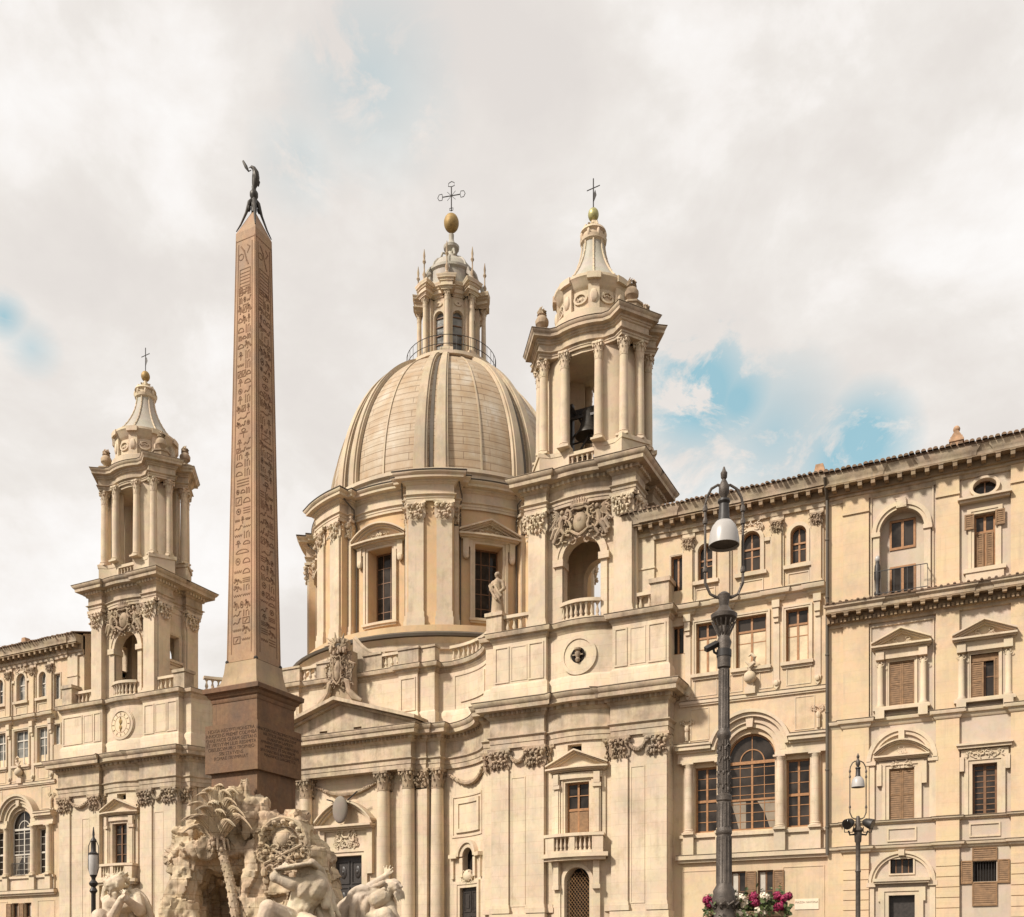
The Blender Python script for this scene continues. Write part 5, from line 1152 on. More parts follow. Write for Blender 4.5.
for b in bays:
    ped_window(b, 14.95, 17.15, .62, True)
    surround(t, b, 9.22, 11.75, 1.1, dd, .36, .14, False, .1); t.box(b - 1.05, b + 1.05, dd, .02, 12.1, 12.45); relief(t, b, 0, 12.3, 1.8, .4, 20, 7, .13, .12); t.box(b - 1.2, b + 1.2, dd, .2, 12.5, 12.64); t.box(b - 1.26, b + 1.26, dd, .3, 12.64, 12.74)
    for q in (-1, 1): t.box(*sorted((b + q * .92, b + q * 1.12)), dd, .12, 11.4, 12.1)
    surround(t, b, 21.4, 24.05, .94, dd, .26, .1, False, .06); t.box(b - 1.12, b + 1.12, dd, .2, 24.6, 24.72); t.box(b - 1.2, b + 1.2, dd, .34, 24.72, 24.82); t.ring(b, 25.32, .53, .68, dd, .04, 0, 360, 30, .74); t.box(b - .95, b + .95, dd, .1, 21.15, 21.35); t.box(b - .85, b + .85, dd, .04, 20.6, 21.15)
    pframe(t, b - .7, b + .7, 8.15, 8.85, dd, .08, .06)
pframe(t, B1 - .7, B1 + .7, 8.15, 8.85, dd, .08, .06)
part(t, "stone_trim", TRIM, p2)
for z_, o_ in ((14.5, .25), (9.22, .18), (7.95, .22)): flash(F2, PP, z_, o_, p2, t=.035)
PT0 = [(X0, -.1)] + [q for a, b in piers for q in ((a - .02, -.1), (a - .02, -.05), (b + .02, -.05), (b + .02, -.1))][:-1] + [(X1, -.05)]
c = MB(F2); c.sweep([(a, d_ + .02) for a, d_ in PT0], [(-.1, 19.4), (.1, 19.4), (.12, 19.55), (.22, 19.6), (.22, 19.78), (.28, 19.8), (.28, 20.0), (.7, 20.05), (.72, 20.2), (.84, 20.3), (.86, 20.42), (-.1, 20.56)])
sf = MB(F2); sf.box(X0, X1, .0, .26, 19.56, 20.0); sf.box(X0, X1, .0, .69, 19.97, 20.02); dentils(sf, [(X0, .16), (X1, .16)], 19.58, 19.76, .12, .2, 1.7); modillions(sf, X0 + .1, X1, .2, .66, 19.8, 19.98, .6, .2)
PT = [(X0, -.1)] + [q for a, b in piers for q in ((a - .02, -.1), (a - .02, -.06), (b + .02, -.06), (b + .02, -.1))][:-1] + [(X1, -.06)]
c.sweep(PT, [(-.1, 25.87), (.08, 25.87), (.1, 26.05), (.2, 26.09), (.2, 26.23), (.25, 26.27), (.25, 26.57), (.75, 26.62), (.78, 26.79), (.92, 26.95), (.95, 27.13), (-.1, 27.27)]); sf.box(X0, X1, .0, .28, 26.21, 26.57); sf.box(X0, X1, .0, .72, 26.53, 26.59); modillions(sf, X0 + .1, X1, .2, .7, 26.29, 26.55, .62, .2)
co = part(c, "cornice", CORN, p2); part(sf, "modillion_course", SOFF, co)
r = MB(F2); r.box(X0, X1, .74, .9, 27.07, 27.17); tiles(r, X0 - .05, X1, .87, 27.2, 2.4, 9.0, .27, .12); ro = part(r, "roof", TILE, p2)
r = MB(F2); tiles(r, X0 - .02, X1, .86, 20.46, .22, .9, .3, .07); part(r, "ledge_tiles", TILE, p2)
ch = MB(F2); a = -2.35; ch.box(a - .28, a + .28, -.9, -.35, 27.2, 28.25); ch.box(a - .34, a + .34, -.95, -.3, 28, 28.12); ch.prism([(a - .26, 28.25), (a + .26, 28.25), (a + .08, 28.55), (a - .08, 28.55)], -.85, -.4); ch.fell(a, -.62, 28.7, (.17, .17, .18), 10); part(ch, "chimney", BRICKD, ro)
# joinery
k = -.35
window(p2, F2, B1, 23.15, 24.65, 1.24, -.5, WOOD, GLASS, nv=1, nh=0, fw=.1); window(p2, F2, B1, 20.2, 22.3, 1.24, -.5, WOOD, GLASS, nv=1, nh=0, fw=.1, lower=20.95)
window(p2, F2, B1, 6.45, 7.3, 1.2, k, WOODD, GLASS, nv=3, nh=0, fw=.06)
dq = MB(F2); dq.box(B1 - .62, B1 + .62, -.5, -.4, 0, 5.4); part(dq, "door", DOORM, p2)
for z0, z1 in ((15.0, 17.3), (9.22, 11.85)):
    for q in (-1, 1): shutter(p2, F2, *sorted((B1 + q * .6, B1 + q * .005)), z0, z1, -.2, SHUT)
for i, b in enumerate(bays):
    window(p2, F2, b, 21.4, 24.05, .94, k, WOOD, GLASS, nv=1, nh=1, fw=.09, transom=23.2)
    for q in (-1, 1):
        shutter(p2, F2, *sorted((b + q * .47, b + q * .9)), 23.3, 24.05, .0, SHUT); shutter(p2, F2, *sorted((b + q * .38, b + q * .05)), 21.5, 23.15, k + .015, SHUT)
    g_ = MB(F2); frame_bars(g_, b - .52, b + .52, 24.95, 25.7, -.3, .05, 1, 0); o = part(g_, "oval_window", WOODD, p2); g_ = MB(F2); g_.box(b - .52, b + .52, -.5, -.42, 24.9, 25.75); part(g_, "pane", GLASS, o)
    window(p2, F2, b, 14.95, 17.15, 1.24, k, WOODD, GLASS, nv=1, nh=1)
    shutter(p2, F2, b - .62, b - .05, 14.95, 16.75, -.2, SHUT, label="closed shutter leaf"); shutter(p2, F2, b + .4, b + .62, 14.95, 16.9, -.15, SHUT)
    hd = MB(F2); hd.box(b - .62, b + .62, -.28, -.2, 16.8, 17.15); part(hd, "blind_box", SHUT, p2)
    window(p2, F2, b, 9.22, 11.75, 1.1, k, WOODD, GLASS, nv=1, nh=8, fw=.1, mw=.05)
    br = MB(F2); br.box(b - .55, b + .55, -.5, -.45, 5.95, 6.95); o = part(br, "barred_opening", DARK, p2); br = MB(F2)
    for j in range(8): br.box(b - .46 + j * .125, b - .435 + j * .125, -.24, -.21, 5.95, 6.95)
    part(br, "window_bars", IRON2, o)
    shutter(p2, F2, b - 1.08, b - .54, 5.85, 7.0, -.1, SHUT); shutter(p2, F2, b + .56, b + 1.1, 5.85, 7.0, -.1, SHUT); shutter(p2, F2, b - .56, b + .56, 6.97, 7.62, -.1, SHUT); shutter(p2, F2, b - .56, b + .56, 4.75, 5.93, -.1, SHUT)
rl = MB(F2)
for z in (20.62, 21.75): rl.box(B1 - 1.25, B1 + 1.25, .62, .65, z, z + .035)
for j in range(9): rl.box(B1 - 1.25 + j * .3125, B1 - 1.225 + j * .3125, .62, .645, 20.6, 21.75)
for q in (-1, 1): rl.box(B1 + q * 1.24 - .015, B1 + q * 1.24 + .015, -.1, .64, 21.75, 21.785)
part(rl, "balcony_railing", IRON2, p2)
dp = MB(F2); dp.ftube([(X0 - .0, .12, 7.6), (X0, .12, 26.1), (X0, .5, 26.5), (X0, .9, 27.0)], .085, 8)
for z in (9, 12, 15, 18, 21, 24): x, y, _ = F2.pt(X0, .12, 0); dp.lathe(x, y, [(.1, z), (.11, z + .02), (.11, z + .08), (.1, z + .1)], 10)
part(dp, "drainpipe", LEADD, p2)

# ---------------------------------------------------------------- obelisk
OX, OY = -26.33, 30.40
ob = thing("obelisk", (OX, OY, 7.2), "tall red granite obelisk carved with hieroglyphs on a brown pedestal", "obelisk")
def frustum(m, h0, h1, z0, z1, cap=True):
    vs = [(OX + a * h, OY + b * h, z) for h, z in ((h0, z0), (h1, z1)) for a, b in ((-1, -1), (1, -1), (1, 1), (-1, 1))]
    m.add(vs, [(0, 1, 5, 4), (1, 2, 6, 5), (2, 3, 7, 6), (3, 0, 4, 7)] + ([(3, 2, 1, 0), (4, 5, 6, 7)] if cap else []))
Z0s, Z1s, HW0, HW1 = 13.45, 30.1, .725, .48
m = MB(); n = 60
for i in range(n):
    f0, f1 = i / n, (i + 1) / n; frustum(m, HW0 + (HW1 - HW0) * f0, HW0 + (HW1 - HW0) * f1, Z0s + (Z1s - Z0s) * f0, Z0s + (Z1s - Z0s) * f1, i in (0,))
frustum(m, HW1, .03, Z1s, 31.15); sh = part(m, "shaft", GRAN, ob, smooth=20)
def hw(z): return HW0 + (HW1 - HW0) * (z - Z0s) / (Z1s - Z0s)
def gpt(face, s, z, e):
    h = hw(z) + e; a = face * math.pi / 2; c, s_ = round(math.cos(a)), round(math.sin(a)); x, y = s, -h
    return (OX + x * c - y * s_, OY + x * s_ + y * c, z)
G = random.Random(5)
def stroke(m, face, pts, w):
    for (s0, z0), (s1, z1) in zip(pts, pts[1:]):
        L = math.hypot(s1 - s0, z1 - z0) or 1e-6; nx, nz = -(z1 - z0) / L * w / 2, (s1 - s0) / L * w / 2; ex, ez = (s1 - s0) / L * w * .3, (z1 - z0) / L * w * .3
        q = [(s0 - nx - ex, z0 - nz - ez), (s1 - nx + ex, z1 - nz + ez), (s1 + nx + ex, z1 + nz + ez), (s0 + nx - ex, z0 + nz - ez)]
        m.add([gpt(face, a, b, .001) for a, b in q] + [gpt(face, a, b, .009) for a, b in q], [(4, 5, 6, 7), (0, 1, 5, 4), (1, 2, 6, 5), (2, 3, 7, 6), (3, 0, 4, 7)])
def glyph(m, f, s, z, w, h):
    k = G.randrange(9); T = .034; P = lambda *q: [(s + a * w / 2, z + b * h / 2) for a, b in q]; C = lambda a0, a1, rx, ry, ox=0, oy=0, n=9: P(*[(ox + rx * math.cos(a0 + (a1 - a0) * i / n), oy + ry * math.sin(a0 + (a1 - a0) * i / n)) for i in range(n + 1)])
    if k == 0: stroke(m, f, P(*[(-1 + i * .25, .25 * (-1) ** i) for i in range(9)]), T * .8)
    elif k == 1: stroke(m, f, C(0, 6.3, .55, .7), T); stroke(m, f, C(0, 6.3, .12, .15), T)
    elif k == 2:
        stroke(m, f, P((-.9, -.2), (-.3, .35), (.2, .3), (.9, -.5)), T * 2.4); stroke(m, f, P((-.35, .3), (-.5, .85), (-.8, .7)), T * 1.5); stroke(m, f, P((0, -.1), (0, -.9), (-.3, -.9)), T)
    elif k == 3:
        for b in (-.6, 0, .6): stroke(m, f, P((-.9, b), (.9, b)), T)
    elif k == 4: stroke(m, f, P((-.6, -.9), (-.6, .9)), T * 1.2); stroke(m, f, P((0, -.9), (0, .5), (.5, .8)), T); stroke(m, f, P((.7, -.9), (.7, .3)), T * 1.2)
    elif k == 5: stroke(m, f, C(0, 3.14, .9, .9, 0, -.5), T); stroke(m, f, P((-.9, -.5), (.9, -.5)), T)
    elif k == 6: stroke(m, f, P((-.95, -.6), (-.5, -.2), (0, -.6), (.4, -.3), (.6, .6), (.95, .7)), T * 1.3)
    elif k == 7: stroke(m, f, C(0, 6.3, .3, .35, 0, .5), T); stroke(m, f, P((0, .2), (0, -.95)), T * 1.2); stroke(m, f, P((-.6, 0), (.6, 0)), T * 1.2)
    else: stroke(m, f, P((-.8, -.8), (.8, -.8), (.8, .8), (-.8, .8), (-.8, -.8)), T); stroke(m, f, P((-.3, -.4), (.3, .4)), T * 1.3)
for f in range(4):
    m = MB()
    for q in (-1, 1):
        stroke(m, f, [(q * hw(z) * .68, z) for z in (13.75, 18, 24, 29.6)], .028); stroke(m, f, [(q * hw(z) * .93, z) for z in (13.5, 18, 24, 29.8)], .02)
    stroke(m, f, [(-hw(29.75) * .9, 29.75), (hw(29.75) * .9, 29.75)], .025)
    z = 14.1
    while z < 27.7:
        h = G.uniform(.2, .38); W_ = hw(z) * 1.2
        lay = G.choice(((0,), (-.26, .26), (-.26, .26), (-.33, 0, .33), (-.33, 0, .33)))
        for a in lay: glyph(m, f, a * W_, z + h / 2, W_ * (.85 if len(lay) == 1 else .46 if len(lay) == 2 else .3), h)
        z += h + G.uniform(.025, .06)
    W_ = hw(28.5); stroke(m, f, [(-W_ * .5, 27.7), (W_ * .5, 27.7), (W_ * .5, 28.6), (-W_ * .5, 28.6), (-W_ * .5, 27.7)], .03)
    for i in range(6): stroke(m, f, [(-W_ * .45, 27.8 + i * .13), (W_ * .45, 27.8 + i * .13)], .025)
    stroke(m, f, [(-W_ * .4, 29.5), (-W_ * .1, 29.3), (W_ * .15, 28.9), (W_ * .3, 28.75)], .06); stroke(m, f, [(W_ * .2, 29.5), (W_ * .45, 29.4), (W_ * .2, 29.2)], .04); stroke(m, f, [(-W_ * .4 + .12 * math.cos(a), 29.1 + .12 * math.sin(a)) for a in [i * .7 for i in range(10)]], .03)
    part(m, "hieroglyphs", GLYPH, sh, smooth=0)
FO0 = Fr(OY, ox=OX); sq = lambda h: [(-h, h), (h, h), (h, -h), (-h, -h)]
m2 = MB(FO0); m2.v, m2.f = [], []
for pr, hh in (([(-1.0, 7.0), (0.02, 7.0), (.02, 9.12), (-.9, 9.13)], 1.1), ([(-.9, 9.1), (0, 9.1), (0, 10.93), (-.9, 10.96)], 1.285), ([(-.9, 10.95), (0, 10.95), (0, 11.8), (-.9, 11.82)], 1.09)): m2.sweep(sq(hh), pr, True)
pe = part(m2, "pedestal", PED, ob, smooth=20)
m = MB(FO0); m.sweep(sq(1.09), [(-.5, 11.8), (.02, 11.8), (.05, 11.88), (.05, 11.95), (.12, 12.0), (.16, 12.1), (.27, 12.16), (.28, 12.32), (.22, 12.36), (-.1, 12.42), (-.9, 12.43)], True); part(m, "pedestal_cornice", PED, ob)
m = MB(FO0); m.sweep(sq(.76), [(-.5, 12.42), (.16, 12.42), (.16, 12.55), (.09, 12.75), (.035, 13.05), (.0, 13.42), (-.6, 13.46)], True); part(m, "pedestal_top", PEDT, ob)
m = MB()
for a in (-1, 1):
    for b in (-1, 1): m.ell((OX + a * .7, OY + b * .7, 13.47), (.09, .09, .08), 8)
part(m, "bronze_foot", BRONZ, ob)
T1 = "NOXIA AEGYPTI MONSTRA\nINNOCENS PREMIT COLVMBA\nQVAE PACIS OLEAM GESTANS\nET VIRTVTVM LILIIS REDIMITA\nOBELISCVM PRO TROPHEO\nSIBI STATVENS\nROMAE TRIVMPHAT"
T2 = "INNOCENTIVS DECIMVS PONT MAX\nNILOTICIS AENIGMATIBVS\nEXARATVM LAPIDEM\nAMNIBVS SVBTER LABENTIBVS\nIMPOSVIT VT SALVBREM\nSPATIANTIBVS AMOENITATEM\nMAGNIFICE LARGIRETVR"
text(pe, T1, (OX, OY - 1.289, 10.78), 0, .185, LETT); text(pe, T2, (OX + 1.289, OY, 10.72), R_(90), .165, LETT)
m = MB()
for a in range(4):
    t = R_(45 + 90 * a); P = lambda r, z: (OX + r * math.cos(t), OY + r * math.sin(t), z)
    m.tube([P(.66, 30.2), P(.5, 30.5), P(.3, 31.0), P(.16, 31.45), P(.08, 31.6)], [.02, .035, .05, .09, .05], 8); m.ell(P(.2, 31.22), (.09, .09, .14), 8)
m.lathe(OX, OY, [(.1, 31.1), (.12, 31.4), (.09, 31.6), (.16, 31.72), (.16, 31.85), (.08, 31.98), (.09, 32.1)], 14)
FO = Fr(OY, ox=OX, ang=TH)
m.fr = FO; m.ftube([(.0, 0, 32.02), (.04, 0, 32.2), (.07, 0, 32.45), (.07, .02, 32.65), (.0, .02, 32.8), (-.1, .03, 32.86)], [.06, .12, .15, .12, .08, .05], 10); m.ftube([(-.1, .03, 32.86), (-.2, .03, 32.8)], [.03, .01], 5); m.ftube([(.1, 0, 32.5), (.17, -.05, 32.3), (.16, -.05, 32.15)], [.05, .06, .02], 6)
m.ftube([(-.1, .03, 32.72), (-.2, .03, 32.68), (-.3, .03, 32.85), (-.42, .03, 33.08)], [.015, .03, .065, .04], 6)
part(m, "bronze_dove", BRONZ, ob)
# ---------------------------------------------------------------- fountain rock
fo = thing("fountain", (OX, OY, 0), "rough travertine fountain rock with a cave and carved palm tree under the obelisk", "fountain")
def boulder(m, s, d, z, rs, rd, rz, seed, rough=.22, sub=2):
    g = random.Random(seed); import bmesh
    bm = bmesh.new(); bmesh.ops.create_icosphere(bm, subdivisions=sub, radius=1)
    for v in bm.verts:
        k = 1 + g.uniform(-rough, rough); p = v.co.copy()
        q = Vector((math.copysign(abs(p.x) ** .55, p.x), math.copysign(abs(p.y) ** .55, p.y), math.copysign(abs(p.z) ** .6, p.z))) * k
        v.co = q
    bm.verts.index_update()
    m.add([FO.pt(s + v.co.x * rs, d + v.co.y * rd, z + v.co.z * rz) for v in bm.verts], [tuple(v.index for v in f.verts) for f in bm.faces]); bm.free()
def remesh(o, vox, smooth=0, disp=()):
    r = o.modifiers.new("remesh", "REMESH"); r.mode = "VOXEL"; r.voxel_size = vox; r.use_smooth_shade = True
    if smooth: s = o.modifiers.new("smooth", "SMOOTH"); s.iterations = smooth; s.factor = .5
    for typ, size, st in disp:
        t = bpy.data.textures.new("rocktex", typ); t.noise_scale = size
        if typ == "VORONOI": t.distance_metric = "DISTANCE"
        if typ == "CLOUDS": t.noise_depth = 4
        d = o.modifiers.new("disp", "DISPLACE"); d.texture = t; d.strength = st; d.mid_level = .5; d.texture_coords = "GLOBAL"
def bake(o):
    """apply modifiers so the object is plain mesh"""
    dg = bpy.context.evaluated_depsgraph_get(); bpy.context.view_layer.update()
    me = bpy.data.meshes.new_from_object(o.evaluated_get(dg)); o.modifiers.clear(); o.data = me; me.shade_smooth(); me.set_sharp_from_angle(angle=R_(50))
m = MB(FO)
BL = [(-2.75, .6, 1.7, .7, 1.2, 2.2, .2), (-2.6, .9, 3.8, .65, 1.1, 1.6, .22), (-2.5, .8, 5.3, .8, 1.0, .7, .25), (-2.55, .9, 6.2, .65, .7, .75, .25), (-2.15, 1.0, 6.75, .4, .45, .5, .3), (-2.75, -1.0, 2.8, .6, .9, 3.2, .15),  # last boulder added to keep the sun out of the cave
      (-2.9, .9, 5.9, .45, .7, .35, .3), (-1.2, 1.0, 6.15, .8, .8, .4, .2), (0, .3, 6.4, 1.9, 1.6, 1.3, .15), (-.35, 1.5, 6.5, .6, .7, .8, .2), (.0, 1.8, 7.3, .45, .45, 1.0, .28), (.08, 1.8, 8.2, .2, .22, .55, .2), (.6, 1.6, 7.3, .32, .4, .85, .28), (1.0, 1.5, 6.6, .35, .5, .95, .3),
      (.75, 1.5, 3.2, .75, 1.3, 3.4, .14), (1.4, 1.6, 2.8, 1.1, 1.2, 3.2, .14), (2.2, .8, 2.6, 1.0, 1.4, 3.0, .15), (2.3, .7, 5.2, .75, .9, 1.3, .22), (1.8, 1.0, 6.3, .7, .8, 1.0, .22), (1.75, .7, 7.2, .4, .5, .5, .3), (2.6, .5, 5.9, .5, .6, .8, .3),
      (2.9, .9, 2.2, .8, 1.0, 2.3, .25), (3.3, .9, 1.5, .8, 1.0, 2.0, .25), (-2.4, -2.3, 2.8, .9, .8, 3.2, .15), (-1.3, 1.6, 6.05, .95, .6, .42, .2), (-1.3, .6, 6.2, 1.0, 1.0, .5, .15), (2.0, -1.9, 2.8, 1.2, 1.2, 3.2, .15), (-.5, -2.2, 3.5, 1.6, .6, 3.2, .12), (0, -1.2, 6.3, 1.8, 1.4, 1.0, .15),  # includes a cave-roof boulder added to darken the opening
      (-3.4, 1.6, .9, 1.0, 1.2, 1.3, .25), (-4.2, 2.4, 1.0, 1.0, 1.0, 1.6, .25), (-3.9, 2.3, 2.2, .8, .8, .7, .25), (2.7, 3.0, 1.0, 1.3, 1.3, 1.5, .2), (2.6, 3.2, 2.0, 1.0, .9, .8, .2), (4.6, 1.8, 1.0, 1.3, 1.2, 1.6, .2), (4.7, 2.0, 2.1, 1.1, .9, .7, .2), (0, 2.2, .4, 3.5, 2.2, .7, .2)]
for i, (s, d, z, a, b, c, r) in enumerate(BL): boulder(m, s + (.32 if -3.1 < s < -2 and d > -1.5 else 0), d, z, a, b, c, 100 + i, r)
rock = part(m, "rock", ROCK, fo); remesh(rock, .055); bake(rock)
from mathutils import noise as mn
def chisel(o, amp=1.0):
    me = o.data; C = Vector((OX, OY, 0))
    nv = [v.normal.copy() for v in me.vertices]
    for v, n in zip(me.vertices, nv):
        p = v.co; q = Vector((p.x * 1.1, p.y * 1.1, p.z * .55))
        w = Vector((p.x, p.y, p.z)) + mn.noise_vector(p * .9) * .35
        cv = mn.cell_vector(Vector((w.x * 1.5, w.y * 1.5, w.z * .95))); d = (cv.x - .5) * .30
        d += (mn.ridged_multi_fractal(q, 1.0, 2.1, 5, 1.0, 2.0) - 1.1) * .11
        cv = mn.cell_vector(Vector((w.x * 4.3 + 7, w.y * 4.3, w.z * 2.6))); d += (cv.y - .5) * .05
        d += mn.fractal(p * 6.0, 1.0, 2.0, 4) * .03
        v.co = p + n * d * amp
    me.update(); me.shade_smooth(); me.set_sharp_from_angle(angle=R_(38))
chisel(rock)
# palm
m = MB(FO); TP = [(.3, 2.75, .3), (.12, 2.72, 2.2), (.05, 2.7, 3.5), (-.18, 2.65, 4.8), (-.46, 2.5, 5.7), (-.66, 2.4, 6.25)]
def along(P, t):
    t = t * (len(P) - 1); i = min(int(t), len(P) - 2); f = t - i; return tuple(P[i][k] + (P[i + 1][k] - P[i][k]) * f for k in range(3))
pts = [along(TP, i / 44) for i in range(45)]; m.ftube(pts, [.205 - .06 * i / 44 + (.016 if i % 2 else -.01) for i in range(45)], 10)
for i in range(150):
    t = i / 150; p = along(TP, t); a = i * 2.4; r = .205 - .06 * t; m.fell(p[0] + r * math.cos(a), p[1] + r * math.sin(a), p[2], (.04, .04, .035), 5)
part(m, "palm_trunk", ROCK, fo)
CR = (-.68, 2.4, 6.3)
g0 = random.Random(8)
FRD = [(-1.05, .2, 1.2, .5, .2), (-.8, .35, 1.75, .45, .22), (-.5, .3, 2.15, .45, .24), (-.2, .45, 2.3, .4, .24), (.1, .3, 2.5, .35, .25), (.4, .45, 2.25, .5, .25), (.65, .5, 1.9, .6, .26), (.95, .45, 1.55, .75, .28), (1.2, .5, 1.2, .9, .28), (-.7, .8, 1.1, .5, .24), (.0, .75, 1.75, .45, .28), (.35, .85, 1.35, .5, .28), (-.35, .8, 1.5, .45, .26), (-1.1, -.2, .8, .5, .22), (.75, .85, .9, .6, .24), (-.3, -.2, 2.45, .4, .22), (.55, -.1, 2.4, .5, .22)]
for i, (dx, dd_, h, droop, wd) in enumerate(FRD):
    m = MB(FO); dirx = 1 if dx >= 0 else -1
    for k in range(7):
        e = (k - 3) / 3.0; pts = []; rr = []; tl = 1 - .10 * abs(e) + g0.uniform(-.05, .05)
        for j in range(13):
            t = min(1.0, j / 12 * tl); w = wd * math.sin(math.pi * min(1, .12 + t * .8)) * e
            out = t ** 1.5; tip = max(0, t - .72) / .28
            q = dx * out + dirx * .22 * tip ** 1.4; z = CR[2] + h * .88 * (1 - (1 - t) ** 1.6) - droop * .8 * tip ** 1.8 - .05 * abs(e)
            f_ = abs(dx) / (abs(dx) + .7)
            pts.append((CR[0] + q + w * (1 - f_ * .6), CR[1] + dd_ * out + .1 * (1 - e * e) + .1 * tip + w * f_ * .3, z + w * f_ * .75 * -dirx)); rr.append((.028 + .03 * math.sin(math.pi * min(1, t + .1))) * (1 if j < 12 else .35))
        m.ftube(pts, rr, 6)
    part(m, "palm_frond", ROCK, fo)
m = MB(FO)
for i in range(14):
    a = i * .7; m.ftube([(CR[0] + .1 * math.cos(a), CR[1] + .1 * math.sin(a), CR[2] + .1), (CR[0] + .32 * math.cos(a), CR[1] + .3 * math.sin(a), CR[2] + .05), (CR[0] + .42 * math.cos(a), CR[1] + .35 * math.sin(a), CR[2] - .35)], [.07, .06, .02], 5)
for i in range(16): m.fell(CR[0] + rnd.uniform(-.25, .25), CR[1] + rnd.uniform(0, .3), CR[2] - rnd.uniform(-.1, .35), (.09, .09, .1), 6)
part(m, "palm_dates", ROCK, fo)
# carved arms on the rock
m = MB(FO); A = (1.75, 2.35, 6.15)
m.fell(A[0], A[1], A[2] + .15, (.5, .3, .55), 16); m.fell(A[0], A[1] + .22, A[2] + .2, (.3, .2, .34), 14)
for i in range(44):
    a = 2 * math.pi * i / 44; R = .78 + .06 * math.sin(i * 2.3); m.fell(A[0] + R * math.cos(a), A[1] + .08 + .1 * (i % 3), A[2] + .12 + R * .92 * math.sin(a), (.13, .14, .12), 7)
m.ftube([(A[0] + .82 * math.cos(R_(a_)), A[1] + .3, A[2] + .15 + .82 * math.sin(R_(a_))) for a_ in range(-10, 191, 12)], [.07 + .035 * (i_ % 2) for i_ in range(17)])
m.ftube([(A[0] - .7, A[1] + .3, A[2] - .7), (A[0] + .7, A[1] + .35, A[2] + .0)], .055); m.ftube([(A[0] + .55, A[1] + .35, A[2] - .75), (A[0] - .5, A[1] + .3, A[2] - .1)], .05); m.ring(A[0] + .7, A[2] + .02, .06, .13, A[1] + .25, A[1] + .36, 0, 360, 12)
relief(m, A[0], A[1] + .15, A[2] - .5, 1.7, .9, 60, 4, .17, .24); relief(m, A[0] + .1, A[1] + .22, A[2] - .1, 1.3, .7, 40, 14, .13, .2)
m.fell(A[0] + 1.0, A[1] + .25, A[2] - .75, (.24, .3, .26), 10); m.ring(A[0] + .95, A[2] - .8, .12, .26, A[1] + .35, A[1] + .6, 0, 360, 14)
for i in range(40): m.fell(A[0] + rnd.uniform(-.9, .9), A[1] + rnd.uniform(-.1, .25), A[2] - rnd.uniform(.9, 1.8), (rnd.uniform(.08, .2), .14, rnd.uniform(.08, .2)), 6)
part(m, "coat_of_arms", ROCK, fo)
m = MB(); m.lathe(OX, OY, [(11.0, 0), (11.0, .15), (10.4, .2), (10.4, .5), (10.55, .6), (10.55, .75), (10.0, .78), (9.8, .3)], 72); part(m, "basin", TRIM, fo)
wt = plain("fountain_water", (.05, .09, .09), .05); m = MB(); m.lathe(OX, OY, [(0.01, .5), (9.9, .5)], 48); part(m, "water", wt, fo)

# ---------------------------------------------------------------- statues
def cap(m, p0, r0, p1, r1, n=10, k=5):
    """tapered capsule between two points of the frame"""
    a, b = Vector(p0), Vector(p1); ax = b - a; L = ax.length or 1e-4; t = ax / L
    u = t.cross(Vector((.2, .3, 1)));
    if u.length < .05: u = t.cross(Vector((1, 0, 0)))
    u.normalize(); w = t.cross(u); rings = []
    for i in range(1, k + 1): q = math.pi / 2 * i / k; rings.append((a - t * r0 * math.cos(q), r0 * math.sin(q)))
    for i in range(0, k): q = math.pi / 2 * i / k; rings.append((b + t * r1 * math.sin(q), r1 * math.cos(q)))
    vs = []; fs = []
    for c, r in rings:
        for j in range(n): e = 2 * math.pi * j / n; vs.append(tuple(c + (u * math.cos(e) + w * math.sin(e)) * r))
    K = len(rings); vs += [tuple(a - t * r0), tuple(b + t * r1)]
    for i in range(K - 1):
        for j in range(n): e = (j + 1) % n; fs.append((i * n + j, i * n + e, i * n + n + e, i * n + n + j))
    for j in range(n): e = (j + 1) % n; fs.append((K * n, e, j)); fs.append((K * n + 1, (K - 1) * n + j, (K - 1) * n + e))
    m.add([m.fr.pt(*v) for v in vs], fs)
def chain(m, pts, rr):
    for (p, q, a, b) in zip(pts, pts[1:], rr, rr[1:]): cap(m, p, a, q, b)
def head(m, c, r, fwd, up=(0, 0, 1), beard=False):
    """skull, jaw, nose, brows, lips and ears; fwd is where it looks (frame coordinates)"""
    f = Vector(fwd).normalized(); u = Vector(up); u = (u - f * u.dot(f)).normalized(); s = f.cross(u); C = Vector(c)
    P = lambda a, b, e: tuple(C + s * a * r + f * b * r + u * e * r)
    cap(m, P(0, -.22, .25), .82 * r, P(0, .12, .2), .78 * r); cap(m, P(0, .1, -.2), .66 * r, P(0, .34, -.62), .38 * r)
    cap(m, P(0, .8, .22), .1 * r, P(0, 1.02, -.16), .15 * r); cap(m, P(-.4, .74, .3), .12 * r, P(.4, .74, .3), .12 * r); cap(m, P(-.2, .72, -.48), .11 * r, P(.2, .72, -.48), .11 * r)
    for q in (-1, 1): cap(m, P(q * .8, -.05, .2), .14 * r, P(q * .8, .0, -.15), .1 * r); cap(m, P(q * .45, .5, -.12), .25 * r, P(q * .35, .55, -.3), .2 * r)
    if beard:
        for i in range(9): a = (i - 4) * .2; cap(m, P(a, .45, -.6), .18 * r, P(a * 1.1, .5, -1.25 - .15 * (i % 2)), .08 * r)
    return P
